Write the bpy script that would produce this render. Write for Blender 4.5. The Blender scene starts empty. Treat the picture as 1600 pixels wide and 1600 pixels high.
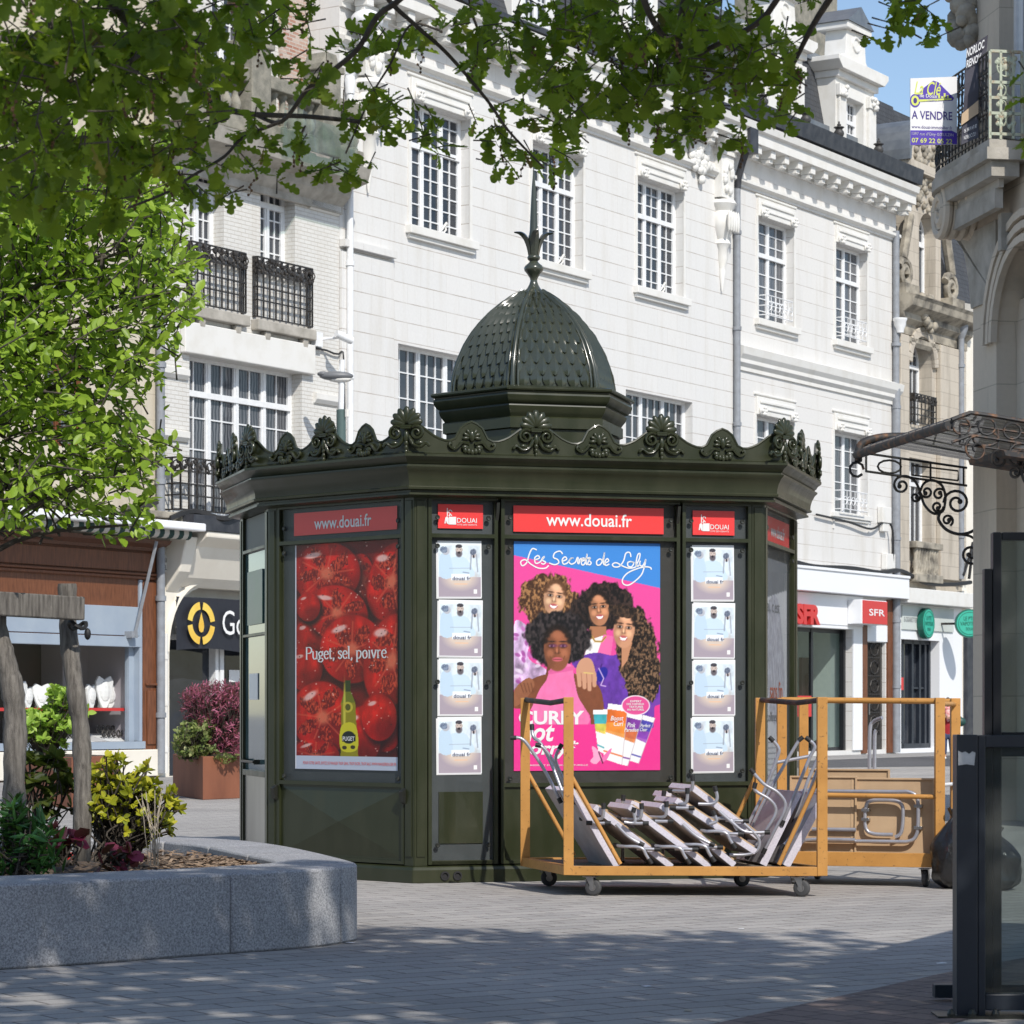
import bpy, bmesh, math, random
import numpy as np
from mathutils import Vector, Matrix
R = math.radians
random.seed(7)
rng = np.random.default_rng(11)
scene = bpy.context.scene
COL = scene.collection
# ------------------------------------------------------------------ camera, sky, sun, exposure
F, HX, HY, H = 4300.0, 800.0, 1110.0, 1.33          # focal length and horizon in photo pixels, eye height in metres
cam = bpy.data.cameras.new('camera'); cam_o = bpy.data.objects.new('camera', cam); COL.objects.link(cam_o)
cam.sensor_width = 36; cam.lens = 36 * F / 1600; cam.shift_y = (HY - 800) / 1600
cam_o.location = (0, 0, H); cam_o.rotation_euler = (R(90), 0, 0)
cam.clip_start = .1; cam.clip_end = 3000
cam.dof.use_dof = True; cam.dof.focus_distance = 22; cam.dof.aperture_fstop = 12
scene.camera = cam_o
SUN_A, SUN_E = 23, 43                                 # sun: degrees to the right of straight behind the camera, elevation
world = bpy.data.worlds.new('World'); scene.world = world; world.use_nodes = True
wn = world.node_tree; sky = wn.nodes.new('ShaderNodeTexSky'); sky.sky_type = 'NISHITA'; sky.sun_disc = False
sky.sun_elevation = R(SUN_E); sky.sun_rotation = R(180 - SUN_A); sky.air_density = 1.0; sky.dust_density = .6; sky.ozone_density = 1.5
wn.links.new(sky.outputs[0], wn.nodes['Background'].inputs[0]); wn.nodes['Background'].inputs[1].default_value = .135
sl = bpy.data.lights.new('sun', 'SUN'); sl.energy = 3.75; sl.angle = R(.5); sl.color = (1, .95, .87)
so = bpy.data.objects.new('sun', sl); COL.objects.link(so)
sdir = Vector((math.sin(R(SUN_A)) * math.cos(R(SUN_E)), -math.cos(R(SUN_A)) * math.cos(R(SUN_E)), math.sin(R(SUN_E))))
so.rotation_euler = sdir.to_track_quat('Z', 'Y').to_euler(); so.location = sdir * 60
vs = scene.view_settings; vs.view_transform = 'Standard'; vs.look = 'None'; vs.gamma = 1; vs.exposure = .17
try: scene.cycles.max_bounces = 8; scene.cycles.transparent_max_bounces = 12; scene.cycles.sample_clamp_indirect = 6
except Exception: pass

# ------------------------------------------------------------------ mesh helpers
class MB:
    def __init__(s, M=None): s.v = []; s.f = []; s.mi = []; s.M = M; s.k = 0
    def add(s, vs, fs):
        b = len(s.v)
        if s.M is not None: vs = [tuple(s.M @ Vector(p)) for p in vs]
        s.v += [tuple(p) for p in vs]; s.f += [tuple(i + b for i in f) for f in fs]; s.mi += [s.k] * len(fs); return s
    def hexa(s, p): return s.add(p, [(0,3,2,1),(4,5,6,7),(0,1,5,4),(1,2,6,5),(2,3,7,6),(3,0,4,7)])
    def box(s, x0, x1, y0, y1, z0, z1):
        x0,x1 = sorted((x0,x1)); y0,y1 = sorted((y0,y1)); z0,z1 = sorted((z0,z1))
        return s.hexa([(x0,y0,z0),(x1,y0,z0),(x1,y1,z0),(x0,y1,z0),(x0,y0,z1),(x1,y0,z1),(x1,y1,z1),(x0,y1,z1)])
    def quad(s, a, b, c, d): return s.add([a,b,c,d], [(0,1,2,3)])
    def poly(s, p): return s.add(p, [tuple(range(len(p)))])
    def prism(s, pts, a, b, ax='y'):
        n = len(pts)
        g = {'y': lambda p,t: (p[0],t,p[1]), 'z': lambda p,t: (p[0],p[1],t), 'x': lambda p,t: (t,p[0],p[1])}[ax]
        return s.add([g(p,a) for p in pts] + [g(p,b) for p in pts],
            [tuple(range(n)), tuple(range(2*n-1,n-1,-1))] + [(i,(i+1)%n,n+(i+1)%n,n+i) for i in range(n)])
    def bar(s, a, b, w, h, up=(0,0,1)):
        a = Vector(a); b = Vector(b); t = (b-a).normalized(); u = Vector(up)
        x = t.cross(u)
        if x.length < 1e-4: x = t.cross(Vector((0,1,0)))
        x.normalize(); y = x.cross(t); x *= w/2; y *= h/2
        return s.hexa([a-x-y,a+x-y,a+x+y,a-x+y,b-x-y,b+x-y,b+x+y,b-x+y])
    def tube(s, pts, r, n=8, closed=False):
        P = [Vector(p) for p in pts]; m = len(P)
        if m < 2: return s
        rr = r if isinstance(r, (list, tuple)) else [r]*m
        T = []
        for i in range(m):
            a = P[i-1] if (i or closed) else P[i]; b = P[(i+1)%m] if (i < m-1 or closed) else P[i]
            t = b-a; T.append(t.normalized() if t.length > 1e-9 else Vector((0,0,1)))
        u = T[0].orthogonal().normalized(); vs = []
        for i in range(m):
            u = u - T[i]*u.dot(T[i])
            u = u.normalized() if u.length > 1e-6 else T[i].orthogonal().normalized()
            w = T[i].cross(u)
            for k in range(n):
                q = 2*math.pi*k/n; vs.append(P[i] + (u*math.cos(q)+w*math.sin(q))*rr[i])
        fs = [(i*n+k, i*n+(k+1)%n, ((i+1)%m)*n+(k+1)%n, ((i+1)%m)*n+k) for i in range(m if closed else m-1) for k in range(n)]
        if not closed: fs += [tuple(range(n-1,-1,-1)), tuple(range((m-1)*n, m*n))]
        return s.add(vs, fs)
    def lathe(s, prof, c=(0,0,0), n=16, ph=0):
        m = len(prof); vs = []
        for (r,z) in prof:
            for k in range(n):
                q = 2*math.pi*k/n+ph; vs.append((c[0]+r*math.cos(q), c[1]+r*math.sin(q), c[2]+z))
        fs = [(i*n+k, i*n+(k+1)%n, (i+1)*n+(k+1)%n, (i+1)*n+k) for i in range(m-1) for k in range(n)]
        return s.add(vs, fs + [tuple(range(n-1,-1,-1)), tuple(range((m-1)*n, m*n))])
    def ball(s, c, r, n=10, m=7, rot=None):
        if not isinstance(r, (list,tuple)): r = (r,r,r)
        vs = []; 
        for i in range(1, m):
            a = math.pi*i/m
            for k in range(n):
                q = 2*math.pi*k/n; p = Vector((r[0]*math.sin(a)*math.cos(q), r[1]*math.sin(a)*math.sin(q), r[2]*math.cos(a)))
                vs.append((rot @ p if rot else p) + Vector(c))
        t = Vector((0,0,r[2])); t = rot @ t if rot else t
        vs += [Vector(c)+t, Vector(c)-t]; N = (m-1)*n
        fs = [(i*n+k, (i+1)*n+k, (i+1)*n+(k+1)%n, i*n+(k+1)%n) for i in range(m-2) for k in range(n)]
        fs += [(N, k, (k+1)%n) for k in range(n)] + [(N+1, (m-2)*n+(k+1)%n, (m-2)*n+k) for k in range(n)]
        return s.add(vs, fs)
    def loft(s, poly, prof, cap=True):
        """rings of a closed plan polygon (counter-clockwise) pushed outwards by each (out, z) of prof"""
        n = len(poly); vs = []
        for (o,z) in prof: vs += [(x,y,z) for x,y in offset(poly, o)]
        fs = [(i*n+k, i*n+(k+1)%n, (i+1)*n+(k+1)%n, (i+1)*n+k) for i in range(len(prof)-1) for k in range(n)]
        if cap: fs += [tuple(range(n-1,-1,-1)), tuple(range((len(prof)-1)*n, len(prof)*n))]
        return s.add(vs, fs)
    def text(s, body, x0, x1, z0, z1, y=0, off=0., shear=0.):
        V, P = glyphs(body, off, shear)
        if not V: return s
        xs = [p[0] for p in V]; zs = [p[1] for p in V]
        a, b, c, d = min(xs), max(xs), min(zs), max(zs)
        return s.add([(x0+(p[0]-a)/(b-a)*(x1-x0), y, z0+(p[1]-c)/(d-c)*(z1-z0)) for p in V], P)
    def ribbon(s, pts, w, y=0, closed=False):
        """flat stroke in the xz plane, w a width or a function of the direction"""
        P = [Vector((p[0],p[1])) for p in pts]; L = []; m = len(P)
        for i in range(m):
            t = (P[min(i+1,m-1)]-P[max(i-1,0)]); t = t.normalized() if t.length > 1e-9 else Vector((1,0))
            h = (w(t) if callable(w) else w)/2; L.append((P[i]+Vector((-t.y,t.x))*h, P[i]-Vector((-t.y,t.x))*h))
        vs = []
        for a, b in L: vs += [(a.x,y,a.y),(b.x,y,b.y)]
        return s.add(vs, [(2*i,2*i+1,2*i+3,2*i+2) for i in range(m-1)])
def offset(poly, o):
    n = len(poly); out = []
    for i in range(n):
        a, b, c = Vector(poly[i-1]), Vector(poly[i]), Vector(poly[(i+1)%n])
        t1 = (b-a).normalized(); t2 = (c-b).normalized()
        n1 = Vector((t1.y,-t1.x)); n2 = Vector((t2.y,-t2.x)); k = (n1+n2).normalized()
        out.append(tuple(b + k*(o/max(.2, k.dot(n1)))))
    return out
_gl = {}
def glyphs(body, off=0., shear=0.):
    key = (body, off, shear)
    if key not in _gl:
        cu = bpy.data.curves.new('txt', 'FONT'); cu.body = body; cu.size = 1; cu.offset = off; cu.shear = shear; cu.resolution_u = 3
        ob = bpy.data.objects.new('txt', cu); COL.objects.link(ob)
        dg = bpy.context.evaluated_depsgraph_get(); me = bpy.data.meshes.new_from_object(ob.evaluated_get(dg))
        _gl[key] = ([tuple(v.co) for v in me.vertices], [tuple(p.vertices) for p in me.polygons])
        bpy.data.objects.remove(ob); bpy.data.curves.remove(cu); bpy.data.meshes.remove(me)
    return _gl[key]
def crom(P, k=6, closed=False):
    P = [Vector(p) for p in P]; n = len(P); out = []
    for i in range(n if closed else n-1):
        g = (lambda j: P[j % n]) if closed else (lambda j: P[max(0,min(n-1,j))])
        a,b,c,d = g(i-1),g(i),g(i+1),g(i+2)
        for j in range(k):
            t = j/k; out.append(.5*((2*b)+(c-a)*t+(2*a-5*b+4*c-d)*t*t+(3*b-a-3*c+d)*t**3))
    if not closed: out.append(P[-1])
    return out
def spiral(c, r0, r1, a0, turns, n=22):
    return [(c[0]+(r0+(r1-r0)*i/n)*math.cos(a0+turns*2*math.pi*i/n), c[1]+(r0+(r1-r0)*i/n)*math.sin(a0+turns*2*math.pi*i/n)) for i in range(n+1)]
def tag(o, label=None, cat=None, group=None, kind=None):
    for k, v in (('label',label),('category',cat),('group',group),('kind',kind)):
        if v: o[k] = v
    return o
def build(name, mb, mats, parent=None, smooth=0, bevel=0, M=None, recalc=True):
    me = bpy.data.meshes.new(name); me.from_pydata(mb.v, [], mb.f)
    for m in (mats if isinstance(mats, (list,tuple)) else [mats]): me.materials.append(m)
    if any(mb.mi): me.polygons.foreach_set('material_index', mb.mi)
    if recalc and len(mb.f) < 60000:
        bm = bmesh.new(); bm.from_mesh(me); bmesh.ops.recalc_face_normals(bm, faces=bm.faces); bm.to_mesh(me); bm.free()
    if smooth:
        me.polygons.foreach_set('use_smooth', [True]*len(me.polygons))
        try: me.set_sharp_from_angle(angle=R(smooth))
        except Exception: pass
    me.update(); o = bpy.data.objects.new(name, me); COL.objects.link(o)
    if bevel:
        b = o.modifiers.new('edge', 'BEVEL'); b.width = bevel; b.segments = 2; b.limit_method = 'ANGLE'; b.angle_limit = R(40)
    if parent: o.parent = parent
    if M is not None: o.matrix_local = M
    return o
def empty(name, label, cat, loc=(0,0,0), rz=0, group=None):
    o = bpy.data.objects.new(name, None); COL.objects.link(o); o.location = loc; o.rotation_euler = (0,0,rz); o.empty_display_size = .1
    return tag(o, label, cat, group)
def dup(o, M=None, parent=None, label=None, kids=None):
    c = o.copy(); COL.objects.link(c); c.parent = parent
    if M is not None: c.matrix_local = M
    if label: c['label'] = label
    for ch in (kids[o] if kids and o in kids else list(o.children)): dup(ch, None, c)
    return c
def P3(x, y, Z): return Vector(((x-HX)/F*Z, Z, H-(y-HY)/F*Z))
def G(x, y, z=0):                                    # the point at height z seen at photo pixel x, y
    Z = (H-z)*F/(y-HY); return Vector(((x-HX)/F*Z, Z, z))

# ------------------------------------------------------------------ materials
def S2L(c): return tuple((v/255/12.92 if v/255 <= .04045 else ((v/255+.055)/1.055)**2.4) for v in c)
class NT:
    def __init__(s, name):
        s.m = bpy.data.materials.new(name); s.m.use_nodes = True; s.t = s.m.node_tree; s.b = s.t.nodes['Principled BSDF']; s.out = s.t.nodes['Material Output']
    def n(s, typ, **kw):
        o = s.t.nodes.new('ShaderNode'+typ)
        for k, v in kw.items(): setattr(o, k, v)
        return o
    def l(s, a, b): s.t.links.new(a, b)
    def set(s, **kw):
        for k, v in kw.items():
            i = s.b.inputs[k.replace('_',' ')]; i.default_value = (*v,1) if isinstance(v, tuple) and len(v)==3 else v
    def coord(s, kind='Object'): return s.n('TexCoord').outputs[kind]
    def noise(s, vec, scale, detail=4, rough=.55):
        o = s.n('TexNoise'); o.inputs['Scale'].default_value = scale; o.inputs['Detail'].default_value = detail; o.inputs['Roughness'].default_value = rough
        if vec is not None: s.l(vec, o.inputs['Vector'])
        return o.outputs['Fac']
    def ramp(s, fac, stops):
        o = s.n('ValToRGB'); e = o.color_ramp.elements
        while len(e) > 1: e.remove(e[-1])
        for i, (p, c) in enumerate(stops):
            k = e[0] if i == 0 else e.new(p)
            k.position = p; k.color = (*c,1) if isinstance(c, tuple) else (c,c,c,1)
        s.l(fac, o.inputs[0]); return o.outputs[0]
    def mix(s, fac, a, b, mode='MIX'):
        o = s.n('Mix', data_type='RGBA', blend_type=mode)
        for sock, v in ((o.inputs[0],fac),(o.inputs[6],a),(o.inputs[7],b)):
            if hasattr(v, 'is_output'): s.l(v, sock)
            else: sock.default_value = (*v,1) if isinstance(v, tuple) else v
        return o.outputs[2]
    def math(s, op, a, b=0.):
        o = s.n('Math', operation=op)
        for i, v in enumerate((a,b)):
            if hasattr(v, 'is_output'): s.l(v, o.inputs[i])
            else: o.inputs[i].default_value = v
        return o.outputs[0]
    def bump(s, h, strength=.3, dist=.02):
        o = s.n('Bump'); o.inputs['Strength'].default_value = strength; o.inputs['Distance'].default_value = dist
        s.l(h, o.inputs['Height']); s.l(o.outputs[0], s.b.inputs['Normal'])
    def sep(s, v): return s.n('SeparateXYZ'), v
def mat(name, c, c2=None, rough=.6, metal=0., scale=6, bump=0., bscale=60, spec=.5, coat=0., detail=5, stretch=None, lo=.35, hi=.65, rvar=0.):
    t = NT(name); v = t.coord()
    if stretch:
        mp = t.n('Mapping'); mp.inputs['Scale'].default_value = stretch; t.l(v, mp.inputs[0]); v = mp.outputs[0]
    t.set(Base_Color=c, Roughness=rough, Metallic=metal, Specular_IOR_Level=spec, Coat_Weight=coat, Coat_Roughness=.08)
    nz = t.noise(v, scale, detail)
    if c2: t.l(t.ramp(nz, [(lo,c),(hi,c2)]), t.b.inputs['Base Color'])
    if rvar: t.l(t.ramp(nz, [(.3,max(.02,rough-rvar)),(.7,min(1,rough+rvar))]), t.b.inputs['Roughness'])
    if bump: t.bump(t.noise(v, bscale, 3), bump)
    return t.m
def masonry(name, c, c2, mortar, bw, rh, ms=.012, vert=.5, bump=.3, stain=(.62,.58,.5), stain_amt=.25, rough=.85, seed=0.):
    """courses in the object's xz plane: joints every rh, weaker upright joints, streaks running down"""
    t = NT(name); v = t.coord(); sx = t.n('SeparateXYZ'); t.l(v, sx.inputs[0]); cb = t.n('CombineXYZ')
    t.l(t.math('ADD', sx.outputs[0], sx.outputs[1]), cb.inputs[0]); t.l(sx.outputs[2], cb.inputs[1])
    def brick(m, w, mm):
        b = t.n('TexBrick'); b.inputs['Scale'].default_value = 1; b.inputs['Brick Width'].default_value = w; b.inputs['Row Height'].default_value = rh
        b.inputs['Mortar Size'].default_value = mm; b.inputs['Mortar Smooth'].default_value = .3
        b.inputs['Color1'].default_value = (*c,1); b.inputs['Color2'].default_value = (*c2,1); b.inputs['Mortar'].default_value = (*m,1)
        t.l(cb.outputs[0], b.inputs['Vector']); return b
    b1 = brick(tuple(vert*m+(1-vert)*k for m,k in zip(mortar,c)), bw, ms)
    zz = t.math('FRACT', t.math('DIVIDE', sx.outputs[2], rh)); line = t.math('LESS_THAN', zz, ms*1.6/rh)
    nz = t.noise(v, 1.7, 5); line = t.math('MULTIPLY', line, t.ramp(nz, [(.35,.25),(.6,1.)]))
    col = t.mix(line, b1.outputs['Color'], mortar)
    mp = t.n('Mapping'); mp.inputs['Scale'].default_value = (1.2,1.2,.18); mp.inputs['Location'].default_value = (seed,seed,0); t.l(v, mp.inputs[0])
    st = t.ramp(t.noise(mp.outputs[0], 1.6, 6, .62), [(.50,0.),(.72,1.)])
    col = t.mix(t.math('MULTIPLY', st, stain_amt), col, stain)
    col = t.mix(.10, col, t.ramp(t.noise(v, 14, 4), [(.3,.45),(.7,1.)]), 'MULTIPLY')
    t.l(col, t.b.inputs['Base Color']); t.set(Roughness=rough)
    hh = t.math('ADD', t.math('MULTIPLY', b1.outputs['Fac'], -1.), t.math('MULTIPLY', t.noise(v, 30, 4), .3)); t.bump(hh, bump, .012)
    return t.m
def leafmat(name, stops, trans=.35, rough=.42):
    t = NT(name); g = t.n('NewGeometry'); r = g.outputs['Random Per Island']
    col = t.ramp(r, stops); t.l(col, t.b.inputs['Base Color']); t.set(Roughness=rough, Specular_IOR_Level=.4)
    tr = t.n('BsdfTranslucent'); t.l(t.mix(.35, col, (.30,.42,.03)), tr.inputs[0])
    mx = t.n('MixShader'); mx.inputs[0].default_value = trans; t.l(t.b.outputs[0], mx.inputs[1]); t.l(tr.outputs[0], mx.inputs[2]); t.l(mx.outputs[0], t.out.inputs[0])
    return t.m
def glassmat(name, tint=(.92,.95,.95), refl=.5, rough=.02, dusty=0.):
    t = NT(name); tr = t.n('BsdfTransparent'); tr.inputs[0].default_value = (*tint,1)
    gl = t.n('BsdfGlossy'); gl.inputs['Roughness'].default_value = rough
    fr = t.n('LayerWeight'); fr.inputs[0].default_value = .5
    fac = t.math('ADD', t.math('MULTIPLY', t.math('POWER', fr.outputs['Facing'], 5.), .9), .018)
    mx = t.n('MixShader'); t.l(fac, mx.inputs[0]); t.l(tr.outputs[0], mx.inputs[1]); t.l(gl.outputs[0], mx.inputs[2]); last = mx.outputs[0]
    if dusty:
        df = t.n('BsdfDiffuse'); df.inputs[0].default_value = (.6,.6,.58,1); m2 = t.n('MixShader')
        t.l(t.ramp(t.noise(t.coord(), 3, 5), [(.3,dusty*.4),(.75,dusty*1.6)]), m2.inputs[0]); t.l(last, m2.inputs[1]); t.l(df.outputs[0], m2.inputs[2]); last = m2.outputs[0]
    t.l(last, t.out.inputs[0]); return t.m
def printmat(name, rough=.4):
    t = NT(name); a = t.n('Attribute'); a.attribute_name = 'ink'; t.l(a.outputs['Color'], t.b.inputs['Base Color']); t.set(Roughness=rough, Specular_IOR_Level=.3); return t.m
M = {}
M['green'] = mat('kiosk_green_paint', (.023,.028,.0115), (.037,.040,.019), rough=.36, scale=5, coat=.12, rvar=.08, spec=.4, stretch=(1,1,.35), lo=.42, hi=.75)
M['dome'] = mat('kiosk_dome_paint', (.038,.045,.031), (.050,.056,.038), rough=.24, scale=3, coat=.5)
M['slate_board'] = mat('kiosk_backing_board', (.042,.05,.052), (.05,.058,.06), rough=.5)
M['brown_board'] = mat('poster_case_lining', (.03,.028,.023), rough=.5)
M['steel'] = mat('stainless_sheet', (.30,.29,.28), (.42,.41,.40), rough=.3, metal=.9, scale=2, stretch=(1,1,.2))
M['bolt'] = mat('bolt_metal', (.05,.052,.045), rough=.35, metal=.6)
M['red'] = mat('red_print', S2L((232,62,62)), rough=.35)
M['white_print'] = mat('white_print', (.8,.8,.8), rough=.4)
M['glass'] = glassmat('clear_glass', (.985,.99,.99))
M['shop_glass'] = glassmat('shop_window_glass', (.75,.8,.79))
M['dusty_glass'] = glassmat('dusty_glass', (.62,.68,.67), dusty=.05)
M['teal_glass'] = mat('kiosk_side_glass', (.05,.11,.105), (.10,.17,.18), rough=.06, scale=1.3, stretch=(.3,.3,1.6), coat=.5)
M['stoneA'] = masonry('white_painted_ashlar', (.70,.69,.67), (.68,.675,.66), (.36,.31,.27), 1.05, .433, .010, .22, .25, (.50,.46,.39), .32)
M['stoneB'] = masonry('white_painted_ashlar_warm', (.70,.685,.66), (.68,.67,.65), (.38,.33,.29), 1.2, .433, .009, .1, .25, (.48,.44,.37), .38, seed=4)
M['brickD'] = masonry('white_painted_brick', (.69,.68,.65), (.66,.65,.62), (.53,.50,.45), .24, .084, .008, .8, .5, (.52,.47,.40), .24, seed=9)
M['stoneC'] = masonry('buff_limestone', (.49,.435,.36), (.54,.485,.405), (.34,.30,.25), .9, .42, .008, .8, .3, (.20,.17,.13), .6, seed=2)
M['stoneE'] = masonry('cream_limestone', (.60,.54,.43), (.57,.51,.41), (.45,.39,.31), 1.1, .5, .007, .6, .3, (.36,.31,.25), .5, seed=6)
M['stoneF'] = masonry('grey_limestone', (.64,.56,.45), (.60,.52,.42), (.42,.37,.29), 1.1, .75, .006, .8, .3, (.30,.27,.22), .4, seed=12)
M['trim'] = mat('white_trim_paint', (.72,.71,.68), (.64,.62,.57), rough=.75, scale=2.5, bump=.08, bscale=50, lo=.45, hi=.8)
M['cream'] = mat('cream_render', (.80,.76,.67), (.74,.69,.60), rough=.8, scale=1.5, bump=.06, bscale=40)
M['moss_stone'] = mat('weathered_balcony_stone', (.30,.28,.23), (.17,.165,.135), rough=.9, scale=4, bump=.5, bscale=30)
M['dark_stone'] = mat('sooty_stone', (.40,.36,.29), (.11,.10,.085), rough=.9, scale=2.2, bump=.6, bscale=14, lo=.4, hi=.68)
M['frame'] = mat('white_window_paint', (.80,.81,.82), (.72,.73,.74), rough=.45, scale=8)
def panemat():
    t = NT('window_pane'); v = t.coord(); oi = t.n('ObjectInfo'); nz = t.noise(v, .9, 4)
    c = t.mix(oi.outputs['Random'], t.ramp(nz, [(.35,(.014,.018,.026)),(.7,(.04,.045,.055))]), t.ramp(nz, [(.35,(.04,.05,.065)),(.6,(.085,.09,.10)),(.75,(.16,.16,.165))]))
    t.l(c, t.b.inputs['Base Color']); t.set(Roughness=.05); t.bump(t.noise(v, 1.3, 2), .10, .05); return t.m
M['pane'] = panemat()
def curtain():
    t = NT('curtained_pane'); v = t.coord(); w = t.n('TexWave', wave_type='BANDS', bands_direction='X'); w.inputs['Scale'].default_value = 3.2; w.inputs['Distortion'].default_value = 3.5; w.inputs['Detail'].default_value = 1
    oi = t.n('ObjectInfo'); av = t.n('VectorMath', operation='ADD'); t.l(v, av.inputs[0]); t.l(oi.outputs['Random'], av.inputs[1]); t.l(av.outputs[0], w.inputs['Vector']); t.l(t.mix(t.noise(v, .7, 2), t.ramp(w.outputs['Fac'], [(.2,(.04,.045,.055)),(.8,(.24,.245,.26))]), (.05,.055,.065)), t.b.inputs['Base Color']); t.set(Roughness=.06); return t.m
M['curtain'] = curtain()
M['iron'] = mat('black_wrought_iron', (.032,.031,.031), (.06,.052,.045), rough=.5, scale=14, metal=.3)
M['rust_iron'] = mat('rusting_iron', (.035,.034,.034), (.20,.10,.05), rough=.65, scale=9, lo=.5, hi=.72, metal=.2)
M['pale_iron'] = mat('pale_green_iron', (.42,.46,.36), (.36,.24,.15), rough=.6, scale=16, lo=.5, hi=.75)
M['zinc'] = mat('zinc_sheet', (.16,.18,.205), (.22,.24,.26), rough=.45, metal=.4, scale=3)
M['dkzinc'] = mat('dark_zinc_gutter', (.035,.038,.048), (.07,.072,.08), rough=.5, metal=.3, scale=4)
M['slate'] = masonry('slate_roof', (.045,.05,.058), (.06,.065,.075), (.022,.024,.028), .22, .16, .008, 1., .6, (.12,.11,.1), .3)
M['redbrick'] = masonry('red_brick', (.30,.12,.075), (.24,.09,.06), (.40,.34,.28), .23, .08, .01, 1., .6, (.1,.08,.07), .4)
M['brickcrumb'] = masonry('flaking_brick', (.34,.15,.10), (.55,.46,.40), (.5,.45,.4), .23, .08, .012, 1., .6, (.6,.55,.5), .6)
M['wood'] = mat('varnished_brown_wood', (.115,.042,.019), (.20,.075,.034), rough=.45, scale=5, stretch=(6,6,.7), spec=.35)
M['dkwood'] = mat('dark_brown_wood', (.075,.03,.016), (.13,.052,.026), rough=.5, scale=5, stretch=(6,6,.7))
M['shutter'] = mat('grey_blue_shutter', (.30,.36,.44), (.34,.40,.47), rough=.5, scale=2)
M['black'] = mat('black_interior', (.012,.012,.014), rough=.7)
M['dkpanel'] = mat('dark_shop_panel', (.016,.016,.02), (.04,.018,.02), rough=.4, scale=1)
M['lavender'] = mat('lavender_shop_wall', (.35,.32,.35), rough=.7)
M['awning'] = mat('white_awning_case', (.82,.83,.85), rough=.4)
def stripes():
    t = NT('green_striped_canvas'); v = t.coord(); sx = t.n('SeparateXYZ'); t.l(v, sx.inputs[0])
    f = t.math('LESS_THAN', t.math('FRACT', t.math('MULTIPLY', sx.outputs[0], 3.4)), .5)
    t.l(t.mix(f, (.5,.48,.44), (.018,.05,.045)), t.b.inputs['Base Color']); t.set(Roughness=.85); return t.m
M['stripe'] = stripes()
M['banner'] = mat('navy_banner', (.018,.019,.027), rough=.55)
M['gold'] = mat('gold_print', (.75,.42,.04), (.82,.62,.12), rough=.4, scale=1.6)
M['signred'] = mat('red_sign', (.60,.03,.03), rough=.35)
M['signgreen'] = mat('green_sign', (.04,.42,.30), rough=.4)
M['signdkgreen'] = mat('dark_green_sign', (.01,.12,.085), rough=.4)
M['greenwash'] = mat('pale_green_fascia', (.56,.60,.57), rough=.6)
M['signgrey'] = mat('grey_lettering', (.25,.26,.27), rough=.6)
M['palegreen'] = mat('shop_pale_partition', (.50,.56,.53), (.46,.52,.50), rough=.6)
M['lead'] = mat('grey_pipe_paint', (.27,.29,.32), (.22,.23,.25), rough=.5, scale=6)
M['orange'] = mat('orange_trolley_paint', (.50,.235,.055), (.42,.19,.05), rough=.5, scale=7, spec=.35)
def orange():
    t = NT('scuffed_orange_paint'); v = t.coord(); a = t.noise(v, 5, 4); b = t.noise(v, 38, 6, .7)
    c = t.ramp(a, [(.3,(.55,.275,.075)),(.7,(.43,.205,.052))]); k = t.ramp(b, [(.60,0.),(.66,1.)])
    t.l(t.mix(t.math('MULTIPLY', k, .8), c, (.13,.07,.035)), t.b.inputs['Base Color']); t.set(Roughness=.5, Specular_IOR_Level=.35); t.bump(b, .12, .004); return t.m
M['orange'] = orange()
M['ply'] = mat('worn_plywood_deck', (.20,.17,.13), (.12,.10,.08), rough=.85, scale=9, stretch=(1,5,1))
M['tabletop'] = mat('grey_laminate', (.42,.40,.42), (.35,.33,.345), rough=.45, scale=9)
M['tableedge'] = mat('lavender_edge_band', (.66,.63,.70), (.55,.52,.60), rough=.5, scale=60, detail=2)
M['tan'] = mat('tan_table_underside', (.50,.35,.21), (.44,.30,.18), rough=.7, scale=5)
M['tubesteel'] = mat('grey_tube_steel', (.46,.46,.50), (.40,.40,.44), rough=.32, metal=.55, scale=12)
M['rubber'] = mat('black_rubber', (.014,.014,.015), rough=.6)
M['wheelgrey'] = mat('grey_wheel_tread', (.06,.06,.062), rough=.7)
M['bag'] = mat('black_bin_liner', (.012,.012,.013), rough=.28, bump=.5, bscale=16, coat=.3)
M['navyframe'] = mat('navy_powder_coat', (.014,.019,.029), (.02,.026,.036), rough=.42, scale=4)
M['blackframe'] = mat('black_powder_coat', (.012,.013,.016), rough=.4)
M['paper'] = mat('torn_white_paper', (.45,.46,.48), (.6,.6,.6), rough=.8, scale=20)
M['corten'] = mat('corten_steel', (.19,.068,.036), (.27,.10,.052), rough=.75, scale=2.2, bump=.1, bscale=50, stretch=(1,1,.4))
M['soil'] = mat('planter_soil', (.05,.036,.026), (.13,.09,.06), rough=.95, scale=26, bump=1., bscale=34)
M['chip'] = mat('bark_chip', (.16,.10,.06), (.34,.24,.16), rough=.9, scale=3)
M['stake'] = mat('weathered_stake_wood', (.085,.075,.065), (.21,.19,.165), rough=.9, scale=5, stretch=(9,9,1.1), bump=.5, bscale=24)
M['bark'] = mat('dark_bark', (.045,.036,.028), (.09,.075,.06), rough=.9, scale=14, bump=.6, bscale=30)
M['twig'] = mat('pale_dry_twig', (.42,.36,.28), rough=.9)
M['terracotta'] = mat('dark_cast_urn', (.035,.034,.034), (.065,.062,.06), rough=.55, scale=9)
M['ironurn'] = mat('rusty_iron_urn', (.075,.055,.045), (.16,.09,.06), rough=.7, scale=6)
M['lampgrey'] = mat('lamp_grey', (.15,.155,.165), rough=.45)
M['lampteal'] = mat('teal_lamp_post', (.075,.12,.115), rough=.5)
M['cable'] = mat('black_cable', (.02,.02,.021), rough=.6)
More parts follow.
